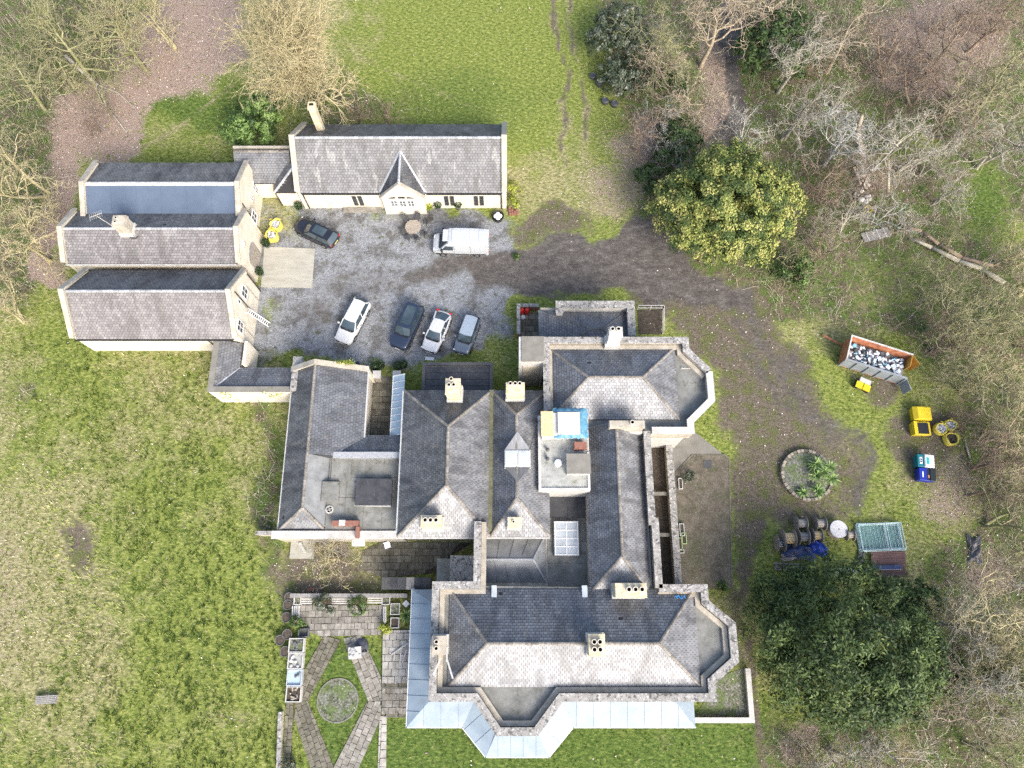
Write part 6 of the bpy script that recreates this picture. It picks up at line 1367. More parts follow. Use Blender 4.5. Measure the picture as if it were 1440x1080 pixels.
MB().box(h2 - .06, h2, 0, w2 - .06, .3, zt).build('end_door', RUSTO, sk); MB().hexa([(h2, w2 - .06, .35), (h2 + .75, w2 - .75, .35), (h2 + .8, w2 - .7, .35), (h2, w2, .35)], [(h2, w2 - .06, zt), (h2 + .75, w2 - .75, zt), (h2 + .8, w2 - .7, zt), (h2, w2, zt)]).build('end_door', RUSTO, sk); MB().hexa([(h2, -w2, .35), (h2 + .55, -w2 - .9, .35), (h2 + .6, -w2 - .86, .35), (h2, -w2 + .06, .35)], [(h2, -w2, zt - .3), (h2 + .55, -w2 - .9, zt - .3), (h2 + .6, -w2 - .86, zt - .3), (h2, -w2 + .06, zt - .3)]).build('end_door', GREYP, sk)
for i in range(6): x_ = -h2 + (Ls - .12) * i / 5; MB().box(x_, x_ + .12, -w2 - .1, -w2, .2, zt - .3).build('rib', GREYP, sk)
r_ = MB(); strip(r_, [(h2, w2), (-h2, w2), (-h2, -w2)], .12, zt, zt + .08); r_.build('rim', WHITED, sk); MB().box(-h2 - .02, h2, -w2 - .06, -w2 + .1, zt - .25, zt - .17).build('rim', GREYP, sk)
MB().bar((-h2 - .1, w2 - .3, .4), (-h2 - 1.9, w2 + .1, .35), .14, .14).build('drawbar', RUST, sk)
R = random.Random(12); W3 = mat('rubbish', [(0, (.5, .5, .5)), (1, (.7, .7, .7))], scale=3, rough=.7, rndcols=(1.0, [(0, (.03, .03, .035)), (.22, (.1, .11, .12)), (.4, (.3, .32, .34)), (.55, (.62, .64, .66)), (.9, (.78, .79, .8)), (1, (.1, .4, .6))]))
q = MB()
for i in range(210):
    q.cr = R.random(); x_, y_ = R.uniform(-h2 + .35, h2 - .4), R.uniform(-w2 + .3, w2 - .35); z_ = 1.15 + .35 * math.cos(x_ * .5) * math.cos(y_) + R.uniform(-.15, .15); s = R.uniform(.12, .4); d = Vector((R.uniform(-1, 1), R.uniform(-1, 1), R.uniform(-.3, .3))).normalized()
    q.bar(Vector((x_, y_, z_)) - d * s * .5, Vector((x_, y_, z_)) + d * s * .5, s * R.uniform(.3, .9), R.uniform(.03, .2))
q.cr = .3; q.box(-h2 + .1, h2 - .1, -w2 + .1, w2 - .1, .3, 1.0)
rb = q.build('rubbish', W3); rb.location = sk.location; rb.rotation_euler = sk.rotation_euler; tag(rb, 'heap of white and black rubbish filling the skip', 'rubbish', kind='stuff')
t_ = thing('site_mixer', 'small machine with twin yellow lids in front of the skip', 'machine', (*at(1214, 541, .5), 0), -.45); MB().box(-.7, .7, -.35, .35, .25, .6).build('chassis', TRIM, t_); MB().box(-.5, .5, .1, .5, .6, .8).build('engine', WHITED, t_); [MB().box(-.66 + .68 * k, -.04 + .68 * k, -.55, .08, .62, .68).build('lid', YELP, t_) for k in range(2)]; [MB().tube((a, -.3, .2), (a, -.42, .2), .2, n=14).build('wheel', TYRE, t_) for a in (-.5, .5)]; MB().poly_tube([(-.7, .2, .5), (-1.2, .4, .7), (-1.3, .1, .75)], .03).build('handle', IRON, t_)
def grit(px, py, label, lid_open):
    t_ = thing('grit_bin', label, 'bin', (*at(px, py, .9), 0), -.03); w_, d_ = .78, .62
    MB().hexa([(-w_ * .85, -d_ * .85, 0), (w_ * .85, -d_ * .85, 0), (w_ * .85, d_ * .85, 0), (-w_ * .85, d_ * .85, 0)], [(-w_, -d_, .8), (w_, -d_, .8), (w_, d_, .8), (-w_, d_, .8)]).build('tub', YELP, t_, bevel=.04)
    if lid_open: MB().box(-w_ * .5, w_ * .75, -d_ * .78, d_ * .8, .8, .86).build('opening', TRIM, t_); MB().box(-w_ * .95, -w_ * .55, -d_, d_, .8, .98).build('lid', YELP, t_, bevel=.03)  # black plate painted for the dark inside of the open tub
    else: MB().hexa([(-w_ * 1.05, -d_ * 1.05, .8), (w_ * 1.05, -d_ * 1.05, .8), (w_ * 1.05, d_ * 1.05, .8), (-w_ * 1.05, d_ * 1.05, .8)], [(-w_ * .6, -d_ * .9, 1.1), (w_ * .95, -d_ * .9, 1.0), (w_ * .95, d_ * .9, 1.0), (-w_ * .6, d_ * .9, 1.1)]).build('lid', YELP, t_, bevel=.05)
grit(1297, 581, 'yellow plastic grit bin with its sloped lid closed', False); grit(1297, 602, 'yellow plastic grit bin with dark open top', True)
def waste_bin(px, py, label, bm, lm, mark):
    t_ = thing('waste_bin', label, 'bin', (*at(px, py, 1.1), 0), -.12); MB().hexa([(-.6, -.5, .15), (.6, -.5, .15), (.6, .5, .15), (-.6, .5, .15)], [(-.68, -.56, 1.05), (.68, -.56, 1.05), (.68, .56, 1.05), (-.68, .56, 1.05)]).build('body', bm, t_, bevel=.04)
    if mark == 1:
        MB().hexa([(-.15, -.58, 1.05), (.72, -.58, 1.05), (.72, .58, 1.05), (-.15, .58, 1.05)], [(-.1, -.54, 1.22), (.68, -.54, 1.2), (.68, .54, 1.2), (-.1, .54, 1.22)]).build('lid', lm, t_, bevel=.03); MB().box(0, .22, -.3, .3, 1.222, 1.23).build('lid_panel', mat('teal_panel', (.01, .42, .4), rough=.4), t_); MB().box(-.5, -.28, -.3, .3, 1.052, 1.07).build('label_plate', WHITE, t_); MB().box(-.46, -.32, -.16, -.02, 1.071, 1.075).build('label_mark', TRIM, t_); MB().box(-.46, -.32, .04, .18, 1.071, 1.075).build('label_mark', TRIM, t_)
    else:
        MB().box(.22, .7, -.56, .56, 1.06, 1.14).build('lid', lm, t_, bevel=.03); MB().box(-.02, .2, -.5, .5, 1.051, 1.06).build('opening', TRIM, t_); MB().box(.02, .16, -.3, -.05, 1.061, 1.1).build('rubbish_bag', TERRA, t_); MB().box(-.42, -.32, -.28, .22, 1.052, 1.06).build('label_plate', WHITE, t_)  # black opening strip paints the dark inside of the bin
    [MB().tube((a, b_, .08), (a + .06, b_, .08), .08, n=10).build('wheel', TYRE, t_) for a in (-.5, .45) for b_ in (-.42, .42)]
waste_bin(1302, 648, 'teal wheeled waste bin with white lid', mat('teal_plastic', (.008, .16, .2), rough=.4), WHITE, 1); waste_bin(1304.5, 667, 'royal blue wheeled waste bin with black lid', mat('blue_plastic', (.012, .03, .3), rough=.4), mat('dark_lid', (.02, .03, .028), rough=.4), 2)
# cable drums
DRUM = mat('drum_timber', [(0, (.13, .115, .1)), (.5, (.22, .2, .175)), (1, (.33, .3, .26))], scale=4, rough=.92, bump=.4, stretch=(1, 1, 5)); DRUMP = mat('bleached_drum', [(0, (.5, .49, .48)), (1, (.68, .67, .66))], scale=3, rough=.9, stretch=(1, 6, 1), spots=[(7, .6, .68, (.15, .14, .13), .7)]); CORE = mat('drum_core', [(0, (.3, .25, .2)), (1, (.5, .46, .4))], scale=4, rough=.9, stretch=(6, 1, 1))
def drum(px, py, label, R0=.62, wd=.8, core=CORE, upright=False, z=None, rz=0):
    t_ = thing('cable_drum', label, 'cable drum', (*at(px, py, R0 if z is None else z), 0), rz, group='wooden cable drums by the yew')
    def put(mb, nm, m):
        if not upright: mb.v = [(p[2], p[0], p[1] + R0) for p in mb.v]
        else: mb.v = [(p[0], p[1], p[2] + wd / 2 + .04) for p in mb.v]
        return mb.build(nm, m, t_)
    for s in (-1, 1):
        fl = put(MB().lathe([(.06, s * wd / 2 - .03), (R0, s * wd / 2 - .03), (R0, s * wd / 2 + .03), (.06, s * wd / 2 + .03), (.06, s * wd / 2 - .03)], n=24), 'flange', (DRUMP if (upright and s > 0) else DRUM))
        put(MB().lathe([(.055, s * (wd / 2 + .032)), (.005, s * (wd / 2 + .032))], n=10), 'hub_hole', BLACK)
    for i in range(10): a = 2 * math.pi * i / 10; put(MB().bar((R0 * .5 * math.cos(a), R0 * .5 * math.sin(a), -wd / 2 + .03), (R0 * .5 * math.cos(a), R0 * .5 * math.sin(a), wd / 2 - .03), R0 * .31, R0 * .12, up=(math.cos(a), math.sin(a), 0.001)), 'stave', core)
drum(1126, 736, 'weathered cable drum with pale grey core in the back row'); drum(1153, 736, 'weathered cable drum in the back row next to the upright drum', .6, .78); drum(1108, 757, 'large cable drum with tan core lying nearest the terrace', .78, .95, OSB); drum(1129, 755, 'dark grey cable drum between the two tan-cored drums', .66, .8, WOODG); drum(1148, 753, 'cable drum with orange-tan core beside the blue sheet', .62, .72, OSB)
drum(1180, 744, 'upright cable drum with bleached white top', .74, .7, upright=True, z=.8); drum(1195, 752, 'small cable drum wedged against the fence panels', .5, .6, CORE); drum(1097, 764, 'dark cable drum with black and white winding at the end of the pile', .7, .6, mat('striped_core', [(0, (.02, .02, .02)), (.5, (.03, .03, .03)), (.55, (.7, .7, .7)), (1, (.7, .7, .7))], scale=6, rough=.7))
# site fence panels
TEAL = mat('galvanised_teal', [(0, (.36, .5, .5)), (1, (.52, .64, .65))], scale=3, rough=.45); TEALD = mat('teal_net', [(0, (.04, .13, .12)), (1, (.1, .24, .22))], scale=2.5, rough=.8, spots=[(3, .56, .7, (.2, .15, .1), .6)])
x_, y_ = at(1238, 756, .2); R = random.Random(3)
o = MB().box(-1.9, 1.9, -1.15, 1.15, .0, .05).build('netting_sheet', TEALD); o.location = (x_, y_, .02); tag(o, 'dark teal netting sheet under the stack of fence panels', 'netting')
for k in range(7):
    t_ = thing('fence_panel', 'pale galvanised site fence panel lying flat in the stack', 'fence panel', (x_ + R.uniform(-.16, .16), y_ + R.uniform(-.15, .15), .1 + .07 * k), R.uniform(-.06, .06) + .03, group='stacked site fence panels')
    w_, d_ = 1.85 - .05 * (k % 3), 1.1 - .05 * (k % 2)
    for p, q in (((-w_, -d_), (w_, -d_)), ((w_, -d_), (w_, d_)), ((w_, d_), (-w_, d_)), ((-w_, d_), (-w_, -d_))): MB().tube((*p, 0), (*q, 0), .032, n=6).build('frame_tube', TEAL, t_)
    MB().tube((w_ * .3, -d_, 0), (w_ * .3, d_, 0), .02, n=5).build('brace', TEAL, t_)
    ms = MB(); [ms.tube((-w_ + 2 * w_ * i / 12, -d_, -.01), (-w_ + 2 * w_ * i / 12, d_, -.01), .006, n=3, cap=False) for i in range(1, 12)]; ms.build('wire_mesh', TEAL, t_)
BRN = mat('brown_sheet', [(0, (.12, .065, .055)), (1, (.18, .1, .085))], scale=2, rough=.5)
for k in range(5):
    p = at(1249, 779 + 7 * k, .35); t_ = thing('roofing_sheet', 'brown ribbed roofing sheet stacked beside the fence panels', 'roofing sheet', (p[0] + .04 * k, p[1], .3 - .06 * k), -.03 + .02 * k, group='stack of brown sheets')
    MB().box(-1.45, 1.45, -.26, .26, 0, .05).build('sheet', BRN, t_); [MB().box(-1.45, 1.45, b_ - .03, b_ + .03, .05, .09).build('rib', BRN, t_) for b_ in (-.2, 0, .2)]
t_ = thing('plastic_trough', 'navy trough lying between the brown sheets', 'trough', (*at(1247, 798, .4), .1), .02); MB().hexa([(-1.0, -.1, .2), (1.0, -.1, .2), (1.0, .1, .2), (-1.0, .1, .2)], [(-1.2, -.18, .38), (1.2, -.18, .38), (1.2, .18, .38), (-1.2, .18, .38)]).build('trough', TARPD, t_); MB().box(-1.22, 1.22, -.2, -.17, .36, .4).build('rim', WHITED, t_)
for k, (px, py, L_, rz, m_, lab) in enumerate(((1211, 787, 1.3, 1.2, GREY_POT, 'bundle of grey plastic pipes beside the brown sheets'), (1205, 799, 3.4, .05, GLASSB, 'long pale blue panel half under the yew branches'), (1112, 783, 1.6, .1, WOOD, 'pile of pale timber offcuts near the dark drum'), (1110, 797, 2.4, -.05, DRUM, 'dark scaffold boards under the yew edge'))):
    t_ = thing('timber_pile' if k > 1 else ('pipe_bundle' if k == 0 else 'panel'), lab, ('pipes', 'panel', 'timber', 'boards')[k], (*at(px, py, .2), 0), rz); R = random.Random(k)
    for i in range(4 if k != 1 else 2): MB().bar((-L_ / 2 + R.uniform(-.1, .1), -.25 + .16 * i, .1 + .05 * (i % 2)), (L_ / 2, -.25 + .16 * i + R.uniform(-.05, .05), .12 + .05 * (i % 2)), .13 if k != 1 else .3, .08).build('board' if k else 'pipe', m_, t_)
def crumple(name, px, py, w_, d_, h, m, label, seed, rz=0):
    R = np.random.RandomState(seed); n = 18; u, v = np.meshgrid(np.linspace(-1, 1, n), np.linspace(-1, 1, n)); e = np.clip(1 - np.maximum(abs(u), abs(v)), 0, 1)
    z = h * np.minimum(1, e * 3) * (.55 + .45 * np.sin(u * 4 + seed) * np.cos(v * 5)) + R.rand(n, n) * h * .25; x = u * w_ * (1 + .15 * np.sin(v * 3 + seed)); y = v * d_ * (1 + .15 * np.sin(u * 4 + seed))
    i, j = np.meshgrid(np.arange(n - 1), np.arange(n - 1)); k = (j * n + i).ravel(); o = link(name, npmesh(name, np.stack([x, y, z], 2).reshape(-1, 3), np.stack([k, k + 1, k + n + 1, k + n], 1), smooth=True), m); o.location = (*at(px, py, h), .03); o.rotation_euler = (0, 0, rz); tag(o, label, 'sheet')
crumple('tarpaulin', 1126, 775, 1.3, .7, .5, TARPD, 'navy and blue tarpaulin draped beside the cable drums', 3, -.15); crumple('tarpaulin', 1373, 772, .55, 1.1, .35, TARPK, 'crumpled black sheet on the leaves by the wood', 5, -.15); crumple('tarpaulin', 1152, 769, .5, .9, .45, mat('royal_tarp', (.02, .06, .35), rough=.4), 'bright blue plastic folded over the tarpaulin edge', 8, .9)
# round brick planting bed
cx, cy = at(1133, 669); t_ = thing('round_planter', 'round low brick planting bed in the turning circle', 'planter', (cx, cy, 0))
n = 40
for i in range(n):
    a0, a1 = 2 * math.pi * i / n + .012, 2 * math.pi * (i + 1) / n - .012; q = MB(); P_ = [(r * math.cos(a), r * math.sin(a)) for r, a in ((2.04, a0), (2.28, a0), (2.28, a1), (2.04, a1))]; q.prism(P_, 0, .42 + .02 * ((i * 7) % 3)); q.build('brick', WOOD if i % 3 else SLABM, t_)
MB().lathe([(2.03, .3), (1.2, .38), (.01, .42)], n=28).build('soil', SOILM, t_)
YUC = leaf_mat('yucca_leaf', [(0, (.05, .11, .03)), (.5, (.17, .28, .075)), (1, (.4, .5, .2))])
def yucca(px, py, z0, label, L_=.75, n=46, seed=1, name='yucca'):
    R = np.random.RandomState(seed); V = []; F = []
    for i in range(n):
        a = R.uniform(0, 6.28); el = R.uniform(.1, 1.3); L1 = L_ * R.uniform(.7, 1.1); d = np.array([math.cos(a) * math.cos(el), math.sin(a) * math.cos(el), math.sin(el)]); sd_ = np.array([-math.sin(a), math.cos(a), 0]) * .05
        m_ = d * L1 * .55 + np.array([0, 0, .02]); e_ = d * L1 + np.array([0, 0, -.22 * L1]); k = len(V); V += [sd_ * .5, -sd_ * .5, m_ - sd_, m_ + sd_, e_ - sd_ * .1, e_ + sd_ * .1]; F += [(k, k + 1, k + 2, k + 3), (k + 3, k + 2, k + 4, k + 5)]
    x_, y_ = at(px, py, z0 + .3); t2 = thing(name, label, 'plant', (x_, y_, 0)); MB().tube((0, 0, .02), (0, 0, z0), .1, .07).build('stem', WOOD, t2); o = link('leaves', npmesh('leaves', np.array(V) + np.array([0, 0, z0]), np.array(F), np.repeat(R.rand(n), 2)), YUC, t2)
for k, (px, py, z0, lab) in enumerate(((1149, 652, .9, 'bright spiky yucca at the back of the round bed'), (1168, 656, 1.0, 'tall bright yucca overhanging the bed edge'), (1149, 668, .8, 'spiky yucca in the middle of the round bed'), (1171, 672, .9, 'yucca leaning out over the driveway'), (1151, 690, .7, 'bright low yucca at the front of the round bed'), (1130, 692, .5, 'small dark yucca on the mossy side of the bed'), (1160, 663, 1.1, 'tallest yucca among the cluster in the round bed'))): yucca(px, py, z0, lab, .85 if k != 5 else .65, 60, k + 1)
yucca(571, 865, .3, 'dark spiky plant beside the veranda wall', .8, 40, 21)
# fly-tipped white bags and wood by the felled trees
t_ = thing('rubbish_sacks', 'heap of white sacks dumped among the bare trees', 'sacks', (*at(1214, 272, .3), 0)); R = random.Random(9)
for i in range(9): q = MB(); s = R.uniform(.25, .4); q.lathe([(s * .8, 0), (s, s * .5), (s * .6, s), (.02, s * 1.15)], (R.uniform(-.8, .8), R.uniform(-.9, .9), .05), 8, sx=R.uniform(.8, 1.3)); q.build('sack', WHITED, t_, smooth=True)
t_ = thing('cabinet', 'pale broken timber cabinet lying above the white sacks', 'cabinet', (*at(1212, 250, .3), 0), .2); MB().box(-.55, .55, -1.2, 1.0, 0, .5).build('carcass', PLY, t_); MB().box(-.5, .5, 1.05, 1.3, 0, .4).build('door', OSB, t_)
t_ = thing('yellow_tub', 'small yellow tub below the white sacks', 'tub', (*at(1220, 295, .2), 0)); MB().lathe([(.3, 0), (.38, .4), (.33, .4), (.28, .1)], n=14, cap0=True).build('tub', YELP, t_); MB().lathe([(.3, .12), (.01, .12)], n=14).build('contents', SOIL, t_)
t_ = thing('wooden_sheet', 'weathered flat panel half buried under felled branches', 'panel', (*at(1232, 330, .2), .05), .25); MB().box(-1.4, 1.4, -.5, .5, .1, .16).build('board', WOODG, t_); [MB().box(a - .05, a + .05, -.55, .55, .16, .2).build('batten', WHITED, t_) for a in (-.9, .2, .9)]
for k, (px, py) in enumerate(((834, 107), (843, 117), (851, 142), (864, 146))):
    t_ = thing('dark_tub', 'round dark tub left among scrap at the field edge', 'tub', (*at(px, py, .3), 0), group='tubs at the field edge'); MB().lathe([(.3, 0), (.36, .45), (.3, .5), (.25, .45)], n=14, cap0=True, cap1=True).build('tub', TARPK, t_); MB().lathe([(.37, .38), (.39, .42), (.37, .46)], n=14).build('rim', IRON, t_)
# ------------------------------------------------------------------ trees
def bark(name, a, b, c, moss=(.2, .24, .07), amt=.4): return mat(name, [(0, a), (.5, b), (1, c)], scale=2.5, rough=.95, spots=[(.9, .5, .68, moss, amt)])
BK_STRAW = bark('straw_twigs', (.3, .25, .14), (.44, .38, .22), (.56, .5, .32), (.42, .4, .16), .4)
BK_OLIVE = bark('mossy_twigs', (.17, .16, .085), (.28, .265, .145), (.42, .4, .24), (.24, .27, .07), .6)
BK_PALE = bark('pale_bark', (.24, .215, .165), (.36, .33, .265), (.48, .45, .38), (.38, .38, .22), .35)
BK_BROWN = bark('brown_twigs', (.15, .105, .075), (.25, .185, .135), (.38, .3, .23), (.26, .22, .12), .3)
BK_WHITE = bark('silver_bark', (.32, .305, .27), (.44, .425, .385), (.55, .535, .49), (.45, .46, .33), .3)
BK_BEIGE = bark('beige_bark', (.24, .19, .13), (.36, .295, .21), (.5, .43, .33), (.42, .36, .2), .35)

def tubes(segs, sides=4):
    S_ = np.array([[*a, *b, r0, r1] for a, b, r0, r1 in segs], np.float32); p, q, r0, r1 = S_[:, :3], S_[:, 3:6], S_[:, 6], S_[:, 7]
    d = q - p; d /= np.linalg.norm(d, axis=1)[:, None] + 1e-9; ref = np.where(np.abs(d[:, 2:3]) > .9, np.array([[1., 0, 0]]), np.array([[0, 0, 1.]])); a = np.cross(d, ref); a /= np.linalg.norm(a, axis=1)[:, None] + 1e-9; b = np.cross(d, a)
    V = []
    for c, r in ((p, r0), (q, r1)):
        for i in range(sides): t = 2 * math.pi * i / sides; V.append(c + a * (r * math.cos(t))[:, None] + b * (r * math.sin(t))[:, None])
    V = np.stack(V, 1); n = len(S_); base = (np.arange(n) * 2 * sides)[:, None]
    F = np.concatenate([base + np.array([[i, (i + 1) % sides, sides + (i + 1) % sides, sides + i]]) for i in range(sides)], 0)
    return V.reshape(-1, 3), F
def grow_tree(seed, H=11., rad=4.5, r0=.22, n1=10, n2=7, n3=6, n4=4, up=.5, trunk=.3, wig=.16, fast=False, stems=1, twig=.014):
    """trunk segments and crown segments of a leafless tree"""
    R = random.Random(seed); T = []; Cc = []
    rv = lambda s: Vector((R.gauss(0, s), R.gauss(0, s), R.gauss(0, s)))
    def branch(p, d, L, r, lev, out):
        n = (5, 5, 4, 3, 2)[min(lev - 1, 4)]; kids = (0, n1, n2, n3, n4, 0)[lev]; pts = [p]
        for i in range(n):
            d = (d + rv(wig * (1 + .35 * lev)) + Vector((0, 0, .06 * up * (2 if lev < 3 else .6)))).normalized(); q = p + d * (L / n)
            ra, rb = r * (1 - .8 * i / n), r * (1 - .8 * (i + 1) / n); out.append((tuple(p), tuple(q), max(ra * 1.15, twig * .6), max(rb * 1.15, twig * .5))); p = q; pts.append((p, d))
        if lev >= 5: return
        for k in range(kids):
            t = R.uniform(.25, 1) * n; i = min(int(t), n - 1); a = pts[i][0] if i > 0 else pts[0]; b = pts[i + 1][0]; c = a.lerp(b, t - i); bd = pts[i + 1][1]
            side = bd.cross(rv(1)).normalized(); ang = R.uniform(.45, 1.0) if not fast else R.uniform(.25, .6)
            nd = (bd * math.cos(ang) + side * math.sin(ang)).normalized(); branch(c, nd, L * R.uniform(.38, .62), max(r * .55, twig), lev + 1, out)
    for s in range(stems):
        p = Vector((R.uniform(-.2, .2) * (stems > 1), R.uniform(-.2, .2) * (stems > 1), -.05)); d = (Vector((0, 0, 1)) + rv(.1 + .16 * (stems > 1))).normalized(); Lt = H * (.8 if fast else .62); n = 7; pts = []
        for i in range(n):
            d = (d + rv(.07) + Vector((0, 0, .08))).normalized(); q = p + d * (Lt / n); T.append((tuple(p), tuple(q), r0 * (1 - .75 * i / n), r0 * (1 - .75 * (i + 1) / n))); pts.append((p, q, d)); p = q
        for k in range(n1 // stems + 1):
            t = (trunk + (1 - trunk) * (k + R.random()) / (n1 // stems + 1)) * n; i = min(int(t), n - 1); c = pts[i][0].lerp(pts[i][1], t - i); az = k * 2.4 + R.uniform(-.5, .5); el = R.uniform(.2, .8) * up * 1.6 if not fast else R.uniform(1.0, 1.32)
            nd = Vector((math.cos(az) * math.cos(el), math.sin(az) * math.cos(el), math.sin(el))); L = rad * (1.15 - .45 * (t / n)) * R.uniform(.8, 1.15) if not fast else H * .42 * R.uniform(.6, 1.1)
            branch(c, nd, L, r0 * .5 * (1.1 - .6 * t / n), 2, Cc)
    return T, Cc
TREE_MESH = {}
def bare_tree(key, px, py, z, m, label, rz=0.0, sc=1.0, name='bare_tree', cat='tree', grp='leafless trees of the wood', **kw):
    """px, py, z: a sight line through the crown at height z"""
    if key not in TREE_MESH:
        T, Cc = grow_tree(**kw); TREE_MESH[key] = (npmesh('trunk', *tubes(T, 6), smooth=True), npmesh('crown', *tubes(Cc, 3)))
    x, y = at(px, py, z); t = thing(name, label, cat, (x, y, 0), rz, group=grp); t.scale = (sc, sc, sc)
    for nm, me in zip(('trunk', 'crown'), TREE_MESH[key]):
        o = link(nm, me, m, t)
        o.material_slots[0].link = 'OBJECT'; o.material_slots[0].material = m
    return t
def K(seed, **k): return dict(seed=seed, **k)
BIG = [dict(seed=s, H=12, rad=5.2, r0=.26, n1=10, n2=6, n3=5, n4=2, twig=.014, wig=.24) for s in (11, 12, 13)]
MED = [dict(seed=s, H=8.5, rad=4.0, r0=.17, n1=10, n2=6, n3=4, n4=2, stems=2, twig=.012, wig=.22) for s in (21, 22, 23)]
SML = [dict(seed=s, H=5.0, rad=2.6, r0=.1, n1=10, n2=5, n3=4, n4=1, stems=3, twig=.010, wig=.22) for s in (31, 32)]
def put(kind, i, px, py, z, m, label, sc=1.0, **k):
    P = dict(B=BIG, M=MED, S=SML)[kind]; i %= len(P); bare_tree(kind + str(i), px, py, z, m, label, rz=(px * 7 + py * 3) % 6.28, sc=sc, **P[i], **k)
bare_tree('poplar', 424, 74, 7.5, BK_STRAW, 'straw-coloured leafless poplar with dense upswept twigs behind the hall chimney', grp='leafless trees by the lawn', seed=5, H=14.5, rad=3.6, r0=.24, n1=44, n2=9, n3=6, n4=3, fast=True, trunk=.05, up=.8, twig=.018)
